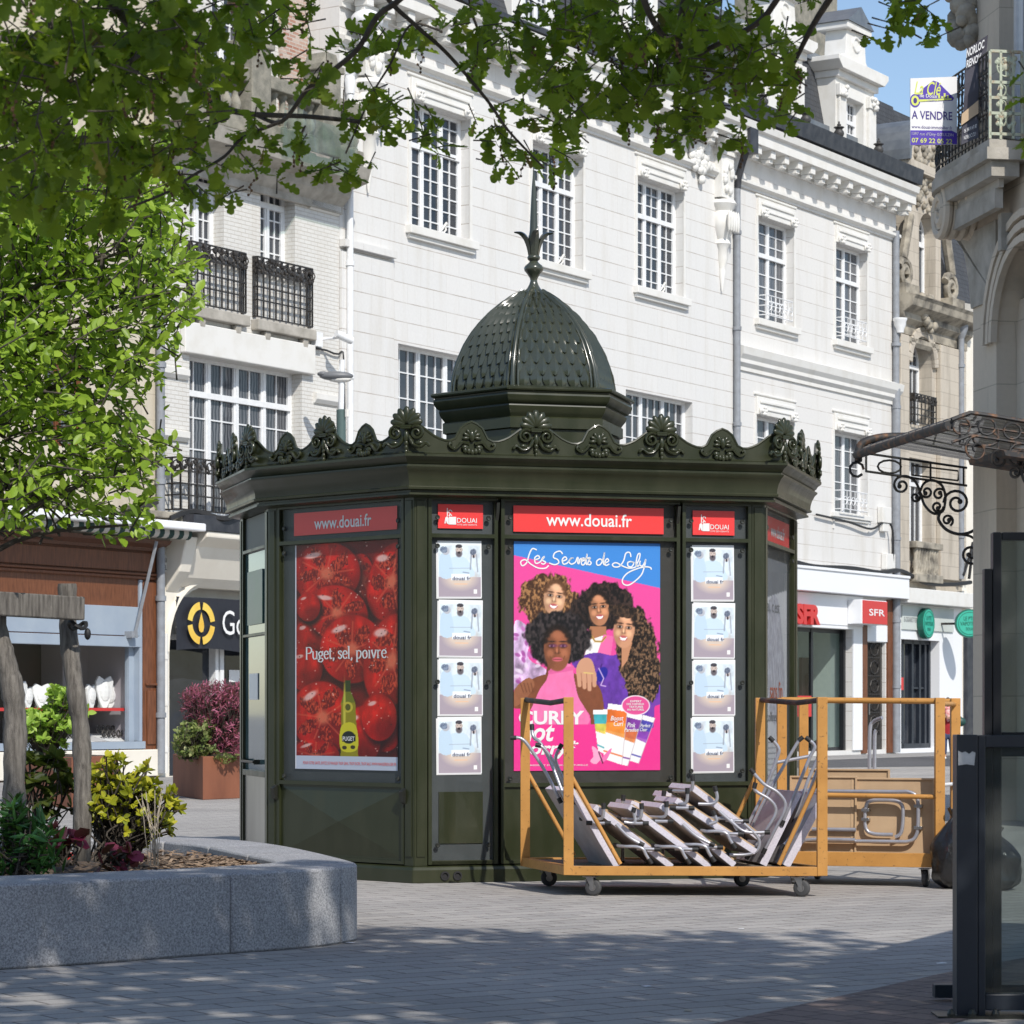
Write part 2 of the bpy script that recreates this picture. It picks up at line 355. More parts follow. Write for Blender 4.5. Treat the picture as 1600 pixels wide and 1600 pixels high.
M['net'] = glassmat('green_netting', (.55,.68,.62), dusty=.12)
M['tyre'] = M['wheelgrey']
def granite():
    t = NT('grey_granite'); v = t.coord(); a = t.noise(v, 90, 2); b = t.noise(v, 240, 2); c = t.noise(v, 2.2, 5)
    col = t.mix(.5, t.ramp(a, [(.36,(.13,.13,.14)),(.5,(.33,.33,.345)),(.66,(.56,.56,.57))]), t.ramp(b, [(.35,(.10,.10,.11)),(.65,(.52,.52,.53))]))
    col = t.mix(t.ramp(c, [(.45,0.),(.75,.35)]), col, (.20,.19,.18)); t.l(col, t.b.inputs['Base Color']); t.set(Roughness=.75); t.bump(a, .25, .004); return t.m
M['granite'] = granite()
def paving(name, cols, bw, rh, rot, joint, ms=.006):
    t = NT(name); v = t.coord(); mp = t.n('Mapping'); mp.inputs['Rotation'].default_value = (0,0,R(rot)); t.l(v, mp.inputs[0])
    wv = t.n('TexNoise'); wv.inputs['Scale'].default_value = .8; t.l(v, wv.inputs['Vector'])
    ad = t.n('VectorMath', operation='MULTIPLY_ADD'); ad.inputs[1].default_value = (.02,.02,0); t.l(wv.outputs['Color'], ad.inputs[0]); t.l(mp.outputs[0], ad.inputs[2])
    b = t.n('TexBrick'); b.inputs['Scale'].default_value = 1; b.inputs['Brick Width'].default_value = bw; b.inputs['Row Height'].default_value = rh; b.inputs['Mortar Size'].default_value = ms; b.inputs['Mortar Smooth'].default_value = .4
    b.inputs['Color1'].default_value = (*cols[0],1); b.inputs['Color2'].default_value = (*cols[1],1); b.inputs['Mortar'].default_value = (*joint,1); b.offset_frequency = 2; t.l(ad.outputs[0], b.inputs['Vector'])
    n1 = t.noise(v, .35, 5); n2 = t.noise(v, 55, 3); n3 = t.noise(v, 2.5, 6, .7)
    col = t.mix(.8, b.outputs['Color'], t.ramp(n1, [(.3,.72),(.7,1.12)]), 'MULTIPLY'); col = t.mix(.6, col, t.ramp(n2, [(.3,.72),(.7,1.12)]), 'MULTIPLY')
    col = t.mix(t.ramp(n3, [(.54,0.),(.70,.45)]), col, tuple(k*.5 for k in cols[0])); n4 = t.noise(v, 7., 2); col = t.mix(t.ramp(n4, [(.70,0.),(.73,.55)]), col, tuple(k*.4 for k in cols[0])); n5 = t.noise(v, 11., 1); col = t.mix(t.ramp(n5, [(.73,0.),(.75,.35)]), col, (.5,.5,.5)); t.l(col, t.b.inputs['Base Color']); t.set(Roughness=.82)
    t.bump(t.math('ADD', t.math('MULTIPLY', b.outputs['Fac'], -1.), t.math('MULTIPLY', n2, .35)), .5, .008); return t.m
M['paving'] = paving('grey_block_paving', ((.43,.405,.375),(.355,.337,.318)), .42, .19, -33, (.095,.075,.065), .007)
M['redpaving'] = paving('reddish_sett_band', ((.27,.20,.17),(.21,.155,.14)), .21, .17, 52, (.07,.055,.05), .008)
M['street'] = paving('dark_sett_street', ((.115,.113,.118),(.085,.085,.09)), .3, .16, 58, (.05,.05,.05), .01)
M['kerb'] = mat('kerb_stone', (.34,.33,.32), (.27,.26,.25), rough=.8, scale=3)
M['oakleaf'] = leafmat('oak_leaf', [(0,(.095,.15,.012)),(.5,(.145,.22,.016)),(.96,(.22,.30,.022)),(1,(.18,.09,.03))], .66, .45)
M['magleaf'] = leafmat('bright_tree_leaf', [(0,(.18,.29,.024)),(.45,(.27,.42,.038)),(1,(.38,.53,.065))], .45, .4)
M['yelleaf'] = leafmat('golden_shrub_leaf', [(0,(.22,.26,.018)),(.5,(.40,.40,.025)),(1,(.55,.50,.045))], .3, .4)
M['dkleaf'] = leafmat('dark_narrow_leaf', [(0,(.02,.07,.02)),(.6,(.035,.12,.03)),(1,(.06,.16,.035))], .25, .35)
M['rholeaf'] = leafmat('rhododendron_leaf', [(0,(.035,.05,.015)),(.6,(.06,.085,.02)),(1,(.11,.14,.03))], .25, .4)
M['limeleaf'] = leafmat('lime_green_leaf', [(0,(.24,.42,.05)),(1,(.42,.58,.10))], .4, .45)
M['varileaf'] = leafmat('variegated_leaf', [(0,(.10,.16,.04)),(.6,(.24,.30,.09)),(1,(.45,.46,.2))], .3, .45)
M['purpleaf'] = leafmat('purple_bush_leaf', [(0,(.20,.04,.07)),(.5,(.36,.09,.16)),(1,(.52,.17,.28))], .3, .5)
M['heuleaf'] = leafmat('magenta_leaf', [(0,(.12,.008,.035)),(.6,(.24,.02,.075)),(1,(.35,.07,.12))], .3, .45)
M['catkin'] = mat('oak_catkin', (.10,.055,.025), rough=.8)
M['print'] = printmat('printed_paper')
M['slab'] = mat('grey_balcony_stone', (.46,.43,.38), (.30,.28,.24), rough=.9, scale=3, bump=.3, bscale=30)
# ------------------------------------------------------------------ ground
g = MB()
for i in range(-6, 6):
    for j in range(-2, 12): g.quad((i*50,j*50,0),((i+1)*50,j*50,0),((i+1)*50,(j+1)*50,0),(i*50,(j+1)*50,0))
g.v = [(x,y,z) for x,y,z in g.v]
tag(build('paving', g, M['paving']), kind='structure')
g = MB(); g.poly([tuple(G(930,1640,.004)), tuple(G(1340,1640,.004)), tuple(G(1640,1556,.004)), tuple(G(2000,1470,.004)), tuple(G(1760,1466,.004)), tuple(G(1490,1517,.004))])
tag(build('paver_band', g, M['redpaving']), kind='structure')
# ------------------------------------------------------------------ the street front: one plane, s runs along it, y into it
FD = Vector((.5276,.8495)).normalized(); FN = Vector((FD.y,-FD.x)); FO = Vector((-6.913,53.95)); FANG = math.atan2(FD.y, FD.x)
def fx(x, y, dep=0.):
    o = FO-FN*dep; u = (x-HX)/F; Z = o.dot(FN)/(u*FN.x+FN.y); p = Vector((u*Z,Z))-FO
    return p.dot(FD), H+(HY-y)/F*Z
def fs(x, dep=0.): return fx(x,0,dep)[0]
def fz(x, y, dep=0.): return fx(x,y,dep)[1]
def W(s, y, z): p = FO+FD*s-FN*y; return Vector((p.x,p.y,z))
g = MB(); a, b, c, d = W(9,-2.6,.004), W(60,-2.6,.004), W(60,-10.5,.004), W(22,-10.5,.004)
g.poly([tuple(a),tuple(d),tuple(c),tuple(b)]); tag(build('street', g, M['street']), kind='structure')
g = MB(Matrix.Translation((FO.x,FO.y,0)) @ Matrix.Rotation(FANG,4,'Z')); g.box(-12,70,-2.5,-.02,-.3,.02)
tag(build('pavement', g, M['kerb']), kind='structure')
class Bld:
    def __init__(s, name, label, cat, s0):
        s.s0 = s0; p = W(s0,0,0); s.o = empty(name, label, cat, p, FANG); s.T = Matrix.Translation((-s0,0,0))
    def mb(s): return MB(s.T.copy())
    def part(s, name, mb, m, parent=None, **k): return build(name, mb, m, parent or s.o, **k)
def FM(s0): return Matrix.Translation(W(s0,0,0)) @ Matrix.Rotation(FANG,4,'Z')
def wall(B, name, s0, s1, z0, z1, ops, m, rev=.32, depth=7, y=0., jm=None):
    """ops: (a,b,c,d) openings; the front skin is cut round them and gets jambs, sill and head rev deep"""
    w = B.mb(); S = sorted({s0,s1,*[v for o in ops for v in o[:2]]}); Z = sorted({z0,z1,*[v for o in ops for v in o[2:4]]})
    S = [v for v in S if s0 <= v <= s1]; Z = [v for v in Z if z0 <= v <= z1]
    for a, b in zip(S, S[1:]):
        for c, d in zip(Z, Z[1:]):
            if any(o[0]-1e-6 <= a and b <= o[1]+1e-6 and o[2]-1e-6 <= c and d <= o[3]+1e-6 for o in ops): continue
            w.quad((a,y,c),(b,y,c),(b,y,d),(a,y,d))
    for o in ops:
        a,b,c,d = o[:4]; r = y+rev
        w.quad((a,y,c),(a,y,d),(a,r,d),(a,r,c)); w.quad((b,y,c),(b,r,c),(b,r,d),(b,y,d)); w.quad((a,y,c),(a,r,c),(b,r,c),(b,y,c)); w.quad((a,y,d),(b,y,d),(b,r,d),(a,r,d))
    w.quad((s0,y,z0),(s0,depth,z0),(s0,depth,z1),(s0,y,z1)); w.quad((s1,y,z0),(s1,y,z1),(s1,depth,z1),(s1,depth,z0)); w.quad((s0,y,z1),(s0,depth,z1),(s1,depth,z1),(s1,y,z1)); w.quad((s0,depth,z0),(s1,depth,z0),(s1,depth,z1),(s0,depth,z1))
    return B.part(name, w, m, recalc=False)
def window(B, a, b, c, d, dep=.3, leaves=2, cols=2, rows=(.17,.33,.5,.67,.83), transom=None, pane='pane', fm='frame', name='window', arch=False, fr=.075, bar=.028):
    f = B.mb(); y0, y1 = dep-.07, dep; w = b-a
    f.box(a,a+fr,y0,y1,c,d); f.box(b-fr,b,y0,y1,c,d); f.box(a+fr,b-fr,y0,y1,c,c+fr*1.2); f.box(a+fr,b-fr,y0,y1,d-fr,d)
    L = (w-fr)/leaves
    for i in range(1, leaves): f.box(a+L*i,a+L*i+fr,y0-.012,y1,c+fr,d-fr)
    for i in range(leaves):
        x0, x1 = a+L*i+fr, a+L*(i+1)
        f.box(x0,x0+.045,y0+.012,y1,c+fr*1.2,d-fr); f.box(x1-.045,x1,y0+.012,y1,c+fr*1.2,d-fr)
        for k in range(1, cols): xm = x0+(x1-x0)*k/cols; f.box(xm-bar/2,xm+bar/2,y0+.025,y1,c+fr,d-fr)
        for q in rows: z = c+(d-c)*q; f.box(x0+.045,x1-.045,y0+.03,y1,z-bar/2,z+bar/2)
    if transom: z = c+(d-c)*transom; f.box(a+fr,b-fr,y0-.03,y1,z-.06,z+.06)
    if arch:
        n = 14; r = w/2; pts = [(a+r-r*math.cos(math.pi*i/n), d-r+r*math.sin(math.pi*i/n)) for i in range(n+1)]
        inn = [(a+r-(r-fr)*math.cos(math.pi*i/n), d-r+(r-fr)*math.sin(math.pi*i/n)) for i in range(n+1)]
        for i in range(n): f.prism([pts[i],pts[i+1],inn[i+1],inn[i]], y0, y1)
    wo = B.part(name, f, M[fm]); p = B.mb(); p.quad((a,dep-.012,c),(b,dep-.012,c),(b,dep-.012,d),(a,dep-.012,d)); B.part('pane', p, M[pane], wo, recalc=False)
    return wo
def archfill(w, a, b, d, y0, y1, n=12, flat=1.):
    r = (b-a)/2; P = lambda i: (a+r-r*math.cos(math.pi*i/n), d-r*flat+r*flat*math.sin(math.pi*i/n))
    for i in range(n): p, q = P(i), P(i+1); w.prism([p,q,(q[0],d+.001),(p[0],d+.001)], y0, y1)
def sill(B, a, b, c, t=.27, out=.16, ext=.2, m='trim'):
    f = B.mb(); f.box(a-ext,b+ext,-out,.02,c-t*.62,c+.02); f.box(a-ext+.06,b+ext-.06,-out*.55,.01,c-t,c-t*.62-.002); return B.part('sill', f, M[m], bevel=.012)
def lintel(B, a, b, d):
    f = B.mb(); f.box(a-.02,b+.02,-.07,.01,d+.02,d+.52); f.box(a+.12,b-.12,-.11,-.068,d+.34,d+.42); f.box(a+.25,b-.25,-.10,-.068,d+.16,d+.22); f.box(a-.14,b+.14,-.05,.01,d+.56,d+.62)
    lo = B.part('lintel', f, M['trim'], bevel=.015)
    for x in (a+.2,b-.2):
        q = B.mb(); q.ball((x,-.11,d+.12),(.15,.09,.15),10,6)
        for k in range(6): q.ball((x+.1*math.cos(k*1.047),-.17,d+.12+.1*math.sin(k*1.047)),.05,6,4)
        B.part('rosette', q, M['trim'], lo, smooth=50)
    for q in (b,a-.1): f = B.mb(); f.box(q,q+.1,-.03,.01,d-2.85,d+.02); B.part('architrave', f, M['trim'])
def hook(B, x, z):                                     # the little cast stay on a window sill
    f = B.mb(); f.tube([(x-.2,-.03,z+.02),(x-.1,-.05,z+.1),(x,-.06,z+.2),(x+.08,-.06,z+.28),(x+.15,-.05,z+.24)],.03,6); f.tube([(x-.05,-.05,z+.02),(x+.06,-.06,z+.12),(x+.03,-.06,z+.22)],.025,6); B.part('window_stay', f, M['trim'], smooth=60)
def guard(B, a, b, z, h=.62, out=.24):                # small white iron guard in front of a sill
    f = B.mb(); y = -out
    for q in (z+.08,z+h*.55,z+h): f.tube([(a-.02,0,q),(a-.02,y,q),(b+.02,y,q),(b+.02,0,q)],.016,5)
    n = 6
    for i in range(n+1): x = a+(b-a)*i/n; f.tube([(x,y,z+.08),(x,y,z+h)],.011,5)
    for i in range(n):
        x = a+(b-a)*(i+.5)/n; f.tube([(x+.12*math.cos(t*.7),y-.01,z+.33+.12*math.sin(t*.7)) for t in range(10)],.011,4)
    B.part('window_guard', f, M['frame'])
def cornice(B, s0, s1, z, prof, m, name='cornice'):
    f = B.mb(); pts = [(0,z+prof[0][1])]+[(-o,z+h) for o,h in prof]+[(0,z+prof[-1][1])]
    f.prism([(p[0],p[1]) for p in pts], s0, s1, 'x'); return B.part(name, f, M[m])
def pipe(B, s, z0, z1, y=-.12, r=.075, m='lead', joints=3, name='drainpipe'):
    f = B.mb(); f.tube([(s,y,z0),(s,y,z1)], r, 10)
    for i in range(joints): z = z0+(z1-z0)*(i+.5)/joints; f.tube([(s,y,z-.05),(s,y,z+.05)], r*1.3, 10)
    return B.part(name, f, M[m], smooth=50)
# --- house A: long white ashlar front
W1,W2,W3 = (8.80,11.23,12.13,14.95),(14.0,16.4,12.13,14.95),(19.14,21.62,12.13,14.95)
WA,WB = (8.32,11.75,6.6,9.47),(18.57,22.15,6.6,9.47)
A = Bld('town_house', 'long white ashlar town house with tall small-paned windows, directly behind the kiosk dome', 'house', 6.07)
wall(A, 'facade_wall', 6.07, 24.62, 0, 17.0, [W1,W2,W3,WA,WB], M['stoneA'])
for w in (W1,W2,W3):
    window(A, *w, leaves=3, cols=2, rows=(.11,.22,.33,.44,.55,.80,.90), transom=.68); sill(A, w[0], w[1], w[2]); lintel(A, w[0], w[1], w[3]); hook(A, w[0]+1.3, w[2])
for w in (WA,WB): window(A, *w, leaves=3, cols=3, rows=(.2,.4,.6,.8)); sill(A, w[0], w[1], w[2])
cornice(A, 6.07, 24.62, 15.62, [(.05,0),(.05,.05),(.16,.12),(.16,.2),(.02,.24)], 'trim', 'string_course')
PR = [(.08,0),(.08,.1),(.18,.16),(.18,.24),(.60,.27),(.60,.55),(.70,.60),(.74,.78),(.3,.84)]
cornice(A, 6.07, 24.62, 16.45, PR, 'trim')
bk = None
for i in range(23):
    x = 6.5+i*.8
    if bk is None:
        f = MB(); f.box(-.13,.13,-.52,-.185,-.22,-.005); f.box(-.1,.1,-.44,-.185,-.34,-.225); bk = build('cornice_bracket', f, M['trim'], A.o, M=Matrix.Translation((x-6.07,0,16.715)), bevel=.01)
    else: dup(bk, Matrix.Translation((x-6.07,0,16.715)), A.o)
f = A.mb(); f.prism([(.2,17.3),(1.6,21.5),(6.5,21.8),(6.5,17.0)], 6.07, 24.6, 'x'); A.part('roof', f, M['slate'])
f = A.mb(); f.box(6.07,24.62,-.72,.5,17.30,17.42); A.part('gutter', f, M['dkzinc'])
for x in (9.3,14.6,19.8):
    f = A.mb(); f.box(x-1.0,x+1.0,.3,2.5,17.43,20.6); f.box(x-1.2,x+1.2,.15,2.5,20.6,21.0); f.prism([(x-1.2,21.0),(x+1.2,21.0),(x,21.9)],.15,2.4)
    dm = A.part('dormer', f, M['trim'], bevel=.02); window(A, x-.6, x+.6, 17.9, 20.2, dep=.31, leaves=2, cols=2, rows=(.25,.5,.75))
f = A.mb(); f.box(6.07,8.05,-.07,.01,.0,11.2); f.box(6.07,8.06,-.16,.01,11.3,11.45); A.part('corner_pier', f, M['stoneA'])   # raised left pier with its little drip mould
def console(B, x, z1, z0, y=0.):                      # carved hanging bracket under the cornice
    f = B.mb(); f.box(x-.42,x+.42,y-.28,y,z1-.35,z1); f.box(x-.36,x+.36,y-.22,y,z1-1.5,z1-.36)
    for k in range(14):
        a = random.uniform(0,6.28); f.ball((x+.2*math.cos(a),y-.24,z1-.95+.38*math.sin(a)),(.11,.08,.12),7,5)
    f.lathe([(.34,z1-1.55),(.40,z1-1.65),(.28,z1-1.85),(.36,z1-2.05),(.33,z1-2.3),(.18,z1-2.6),(.24,z1-2.72),(.15,z1-2.85),(.16,z1-3.1),(.08,z1-3.35),(.1,z1-3.45),(.02,z0)], (x,y-.05,0), 12)
    for k in range(-2,3): f.ball((x+k*.13,y-.4,z1-2.15),(.06,.05,.3),7,5)
    B.part('carved_console', f, M['trim'], smooth=50)
console(A, 23.75, 16.6, 12.6); console(A, 7.1, 16.6, 12.6)
f = A.mb()
for k in range(40): a = random.uniform(-.5,.5); f.ball((22.45+a,-.1,16.2+random.uniform(-.9,.2)*(1-abs(a))),(.14,.1,.13),6,4)
A.part('carved_garland', f, M['trim'], smooth=60)
pipe(A, 6.3, 0, 14.6, m='frame', joints=6)
f = A.mb(); f.lathe([(.1,14.6),(.12,14.9),(.09,15.05)],(6.3,-.12,0),10); f.tube([(6.3,-.12,15.0),(6.3,-.2,15.3),(6.42,-.35,15.6),(6.45,-.45,15.9)],.11,10); f.ball((6.45,-.45,16.15),(.36,.36,.25),18,8)
A.part('pipe_hopper', f, M['frame'], smooth=50)
pipe(A, 24.5, 0, 15.6, r=.09, joints=6)
f = A.mb(); f.tube([(24.5,-.12,15.5),(24.5,-.15,15.8),(24.38,-.35,16.2),(24.38,-.45,16.45)],.1,10); f.box(24.15,24.62,-.7,-.3,16.4,17.1); A.part('pipe_hopper', f, M['dkzinc'], smooth=40)
# --- house B: white front with string course, mansard roof and dormers
B1,B2 = (25.95,28.2,12.13,14.97),(30.97,33.15,12.13,14.97); B3,B4 = (25.85,28.2,6.75,9.48),(30.88,33.2,7.1,9.48)
zc0, zc1 = .22, fz(1240,985)
shop = (fs(1214), fs(1331), .15, fz(1300,982)); hd = (fs(1353.5), fs(1383), .15, fz(1370,1004))
B = Bld('mansard_house', 'white town house with slate mansard roof and dormers, above the red lettered shop', 'house', 24.62)
wall(B, 'facade_wall', 24.62, 35.30, 0, 17.0, [B1,B2,B3,B4,shop,hd], M['stoneB'])
for w in (B1,B2): window(B, *w, leaves=2, cols=2, rows=(.12,.24,.36,.48,.77,.88), transom=.66, pane='curtain'); sill(B, *w[:3], t=.26); lintel(B, w[0], w[1], w[3]); guard(B, w[0]+.1, w[1]-.55, w[2]+.05)
for w in (B3,B4): window(B, *w, leaves=2, cols=2, rows=(.2,.4,.6,.8), pane='curtain'); sill(B, *w[:3], t=.2, out=.1); lintel(B, w[0], w[1], w[3])
guard(B, B4[0]+.1, B4[1]-.55, B4[2]+.03); guard(B, B3[0]+.1, B3[1]-.55, B3[2]+.03)
cornice(B, 24.66, 35.36, 10.62, [(.05,0),(.05,.1),(.14,.2),(.14,.3),(.22,.42),(.26,.62),(.1,.68)], 'trim', 'string_course')
cornice(B, 24.62, 35.34, 15.62, [(.05,0),(.05,.05),(.16,.12),(.16,.2),(.02,.24)], 'trim', 'frieze_moulding')
cornice(B, 24.62, 35.45, 16.45, PR, 'trim')
for i in range(13): dup(bk, Matrix.Translation((.45+i*.84,0,16.715)), B.o)
f = B.mb(); f.prism([(-.78,17.30),(-.84,17.75),(-.70,17.80),(.5,17.80),(.5,17.30)], 24.64, 35.5, 'x'); B.part('gutter', f, M['dkzinc'])
f = B.mb(); f.box(24.62,35.3,.35,.8,17.8,18.11); B.part('parapet', f, [M['trim']])
zr = 20.45
f = B.mb(); f.hexa([(24.62,.52,18.15),(35.15,.52,18.15),(35.15,6.5,18.15),(24.62,6.5,18.15),(24.62,.95,zr),(33.1,.95,zr),(33.1,6.5,zr+.3),(24.62,6.5,zr+.3)]); B.part('roof', f, M['slate'])
f = B.mb(); f.box(24.62,35.2,.42,.56,18.12,18.5); f.box(24.62,33.1,.8,1.5,zr-.02,zr+.22); f.bar((35.16,.5,18.15),(33.1,.93,zr+.05),.55,.12,(0,-1,0)); B.part('roof_flashing', f, M['zinc'])
for (xa,xb) in ((1196,1254),(1306,1366)):
    y = .22; a, b = fs(xa,y), fs(xb,y); z1 = 19.95; m_ = (a+b)/2
    wop = (m_-.62, m_+.62, 17.95, 19.5)
    f = B.mb(); f.box(a,wop[0],y,2.0,17.8,z1); f.box(wop[1],b,y,2.0,17.8,z1); f.box(wop[0],wop[1],y,2.0,19.5,z1); f.box(wop[0],wop[1],y,2.0,17.8,17.95); f.box(wop[0],wop[1],y+.45,2.0,17.95,19.5)
    for q in (a+.3,b-.3): f.box(q-.24,q+.24,y-.1,y,17.8,19.4); f.box(q-.3,q+.3,y-.14,y,19.4,19.75)
    f.box(a-.06,b+.06,y-.12,2.0,z1,z1+.2); f.prism([(a-.12,z1+.2),(b+.12,z1+.2),(b+.4,z1+.42),(b+.4,z1+.56),(a-.4,z1+.56),(a-.4,z1+.42)], y-.3, 2.2)
    f.prism([(m_-1.0,z1+.56),(m_+1.0,z1+.56),(m_+.72,z1+.8),(m_+.62,z1+1.55),(m_-.62,z1+1.55),(m_-.72,z1+.8)], y-.02, .9)
    f.box(m_-.85,m_+.85,y-.15,1.1,z1+1.55,z1+1.75)
    do = B.part('dormer', f, M['trim'], bevel=.015)
    f = B.mb(); f.prism([(m_-.92,z1+1.751),(m_+.92,z1+1.751),(m_,z1+2.3)], y-.2, 1.2); build('dormer_roof', f, M['zinc'], do)
    f = B.mb(); f.tube([(m_+.24*math.cos(t*.45),y-.03,z1+1.2+.2*math.sin(t*.45)) for t in range(14)],.045,6,True); build('roundel', f, M['trim'], do)
    for q in (a+.3,b-.3):
        f = B.mb()
        for k in range(7): f.ball((q+random.uniform(-.2,.2),y-.16,19.5+random.uniform(-.08,.2)),.08,6,4)
        build('capital', f, M['trim'], do, smooth=50)
    window(B, *wop, dep=y+.35, leaves=2, cols=2, rows=(.22,.4,.78), transom=.6, pane='curtain')
urn = None
for xx in (1187,1254,1306,1368):
    s = fs(xx,-.2); p = W(s,-.3,17.8)
    if urn is None:
        f = MB(); f.lathe([(.18,0),(.18,.06),(.09,.1),(.1,.2),(.26,.34),(.34,.52),(.33,.68),(.22,.82),(.26,.9),(.36,.96),(.34,1.0),(.12,1.05),(.14,1.15),(.05,1.25),(.07,1.33),(.01,1.4)],(0,0,0),14); f.box(-.2,.2,-.2,.2,-.02,.02)
        urn = build('roof_urn', f, M['terracotta'], smooth=50, M=Matrix.Translation(p) @ Matrix.Diagonal((.44,.44,.44,1))); tag(urn, 'dark cast urn on the zinc gutter, half hidden by oak leaves', 'urn', 'urns along the mansard gutter')
    else: dup(urn, Matrix.Translation(p) @ Matrix.Diagonal((.44,.44,.44,1)), None, {1254:'dark cast urn on the zinc gutter just right of the leaf-hidden dormer',1306:'dark cast urn on the zinc gutter at the left foot of the clear dormer',1368:'dark cast urn on the zinc gutter at the far right end past the clear dormer'}[xx])
f = B.mb(); a, b = fs(1238,3.), fs(1304,3.); f.box(a,b,2.9,5,19,25); ch = B.part('chimney', f, M['moss_stone'], bevel=.02)
f = B.mb(); f.box(a-.1,b+.1,2.8,5.1,25.01,26.2); build('chimney_brickwork', f, M['redbrick'], ch)
# ground floor of B: phone shop
sg = fz(1300,895); sb = fz(1300,928); s_r = fs(1345)
f = B.mb(); f.box(24.7,fs(1401),-.42,-.005,sb,sg); f.box(24.7,fs(1401),-.46,-.005,sg,sg+.08); B.part('shop_canopy', f, M['awning'], bevel=.01)
f = B.mb(); f.box(24.7,s_r,-.08,-.003,shop[3]+.1,sb-.02); f.box(24.7,shop[0],-.06,-.003,.15,shop[3]+.1); f.box(shop[1],s_r,-.06,-.003,.15,shop[3]+.1); f.box(shop[0],shop[1],-.06,-.003,shop[3],shop[3]+.1); B.part('shop_front', f, M['awning'], bevel=.01)
f = B.mb(); f.box(shop[0]-.5,shop[1],.30,.34,.15,.25); f.box(shop[1]-.14,shop[1],.2,.34,.15,shop[3]); f.box(shop[0]-.5,shop[1],.3,.34,shop[3]-.12,shop[3])
for x in (1243,1268): s = fs(x,.3); f.box(s-.06,s+.06,.28,.36,.15,shop[3])
sf = B.part('shop_window', f, M['blackframe']); f = B.mb(); f.quad((shop[0]-.5,.32,.15),(shop[1],.32,.15),(shop[1],.32,shop[3]),(shop[0]-.5,.32,shop[3])); B.part('pane', f, M['shop_glass'], sf, recalc=False)
f = B.mb(); f.quad((shop[0]-.6,2.6,.1),(shop[1]+.6,2.6,.1),(shop[1]+.6,2.6,shop[3]+.2),(shop[0]-.6,2.6,shop[3]+.2)); f.quad((shop[1]+.02,.34,.1),(shop[1]+.02,2.6,.1),(shop[1]+.02,2.6,shop[3]),(shop[1]+.02,.34,shop[3])); f.quad((shop[0]-.6,.34,.12),(shop[1]+.6,.34,.12),(shop[1]+.6,2.6,.12),(shop[0]-.6,2.6,.12)); f.quad((shop[0]-.6,.34,shop[3]+.01),(shop[1]+.6,.34,shop[3]+.01),(shop[1]+.6,2.6,shop[3]+.01),(shop[0]-.6,2.6,shop[3]+.01)); B.part('shop_interior', f, M['palegreen'], recalc=False)
f = B.mb(); a0 = fs(1253,1.4); f.box(a0,a0+1.0,1.4,1.5,.15,2.9); f.box(a0+.25,a0+.7,1.3,1.39,1.2,2.4); B.part('display_stand', f, M['dkpanel'])
f = B.mb(); a0 = fs(1247,.25); f.box(a0,a0+.9,.26,.275,1.15,1.75); B.part('window_sticker', f, M['signred'])
f = B.mb(); f.box(hd[0],hd[1],.1,.3,.15,hd[3]);
for k in range(7): x = hd[0]+.25+k*(hd[1]-hd[0]-.5)/6; f.box(x-.02,x+.02,.05,.1,.6,4.2)
for j in range(7): z = .7+j*.55; f.box(hd[0]+.2,hd[1]-.2,.06,.1,z,z+.035); f.tube([((hd[0]+hd[1])/2+.3*math.cos(t*.785),.05,z+.27+.2*math.sin(t*.785)) for t in range(8)],.025,5,True)
dr = B.part('entrance_door', f, M['iron'], bevel=.01); f = B.mb(); f.tube([(hd[0]+.25,.02,1.2),(hd[0]+.25,.02,1.6)],.03,8); build('handle', f, M['steel'], dr)
f = B.mb(); f.box(s_r,hd[0]-.02,-.05,.0,.05,fz(1350,976)); f.box(hd[1]+.08,fs(1393),-.06,.0,.05,fz(1390,938)); B.part('wooden_pilaster', f, M['wood'])
f = B.mb(); f.box(hd[0]-.02,hd[1]+.08,-.04,-.002,hd[3]+.03,fz(1370,977)); B.part('transom_panel', f, M['awning'])
f = B.mb(); s = fs(1394.5); f.tube([(s,-.12,.05),(s,-.12,11.1)],.13,10); f.tube([(s,-.12,11.1),(s,-.12,15.9)],.1,10)
for z in (2,4,6.5,8.5,10.5,12.4): f.tube([(s,-.12,z),(s,-.12,z+.1)],.15,10)
B.part('drainpipe', f, M['lead'], smooth=50)
f = B.mb(); f.lathe([(.11,-.1),(.13,.02),(.18,.12),(.19,.24),(.22,.28),(.22,.34)],(s,-.25,12.9),14); B.part('pipe_hopper', f, M['frame'], smooth=40)
# shop lettering and signs
def sign(name, label, cat, mb, m, bevel=0, s0=0, **k): return tag(build(name, mb, m, M=FM(s0), bevel=bevel, **k), label, cat)
def solid_text(mb, body, x0, x1, z0, z1, y0, y1, off=0.):
    V, P = glyphs(body, off); xs=[p[0] for p in V]; zs=[p[1] for p in V]; a,b,c,d=min(xs),max(xs),min(zs),max(zs)
    q = [(x0+(p[0]-a)/(b-a)*(x1-x0), z0+(p[1]-c)/(d-c)*(z1-z0)) for p in V]; n = len(q)
    ed = {}
    for f in P:
        for i in range(len(f)): e=(f[i],f[(i+1)%len(f)]); ed[e]=1
    bd = [e for e in ed if (e[1],e[0]) not in ed]
    mb.add([(x,y0,z) for x,z in q]+[(x,y1,z) for x,z in q], list(P)+[tuple(i+n for i in reversed(f)) for f in P]+[(b_,a_,a_+n,b_+n) for a_,b_ in bd])
y = -.3; f = MB(); solid_text(f, 'SFR', fs(1244,y), fs(1281,y), fz(1262,976,y), fz(1262,944,y), -.32, -.1, .05)
sign('shop_lettering', 'big red raised letters SFR on the white shop fascia', 'shop sign', f, M['signred'])
y = -.55; a, b, c, d = fs(1347,y), fs(1386,y), fz(1366,976,y), fz(1366,938,y)
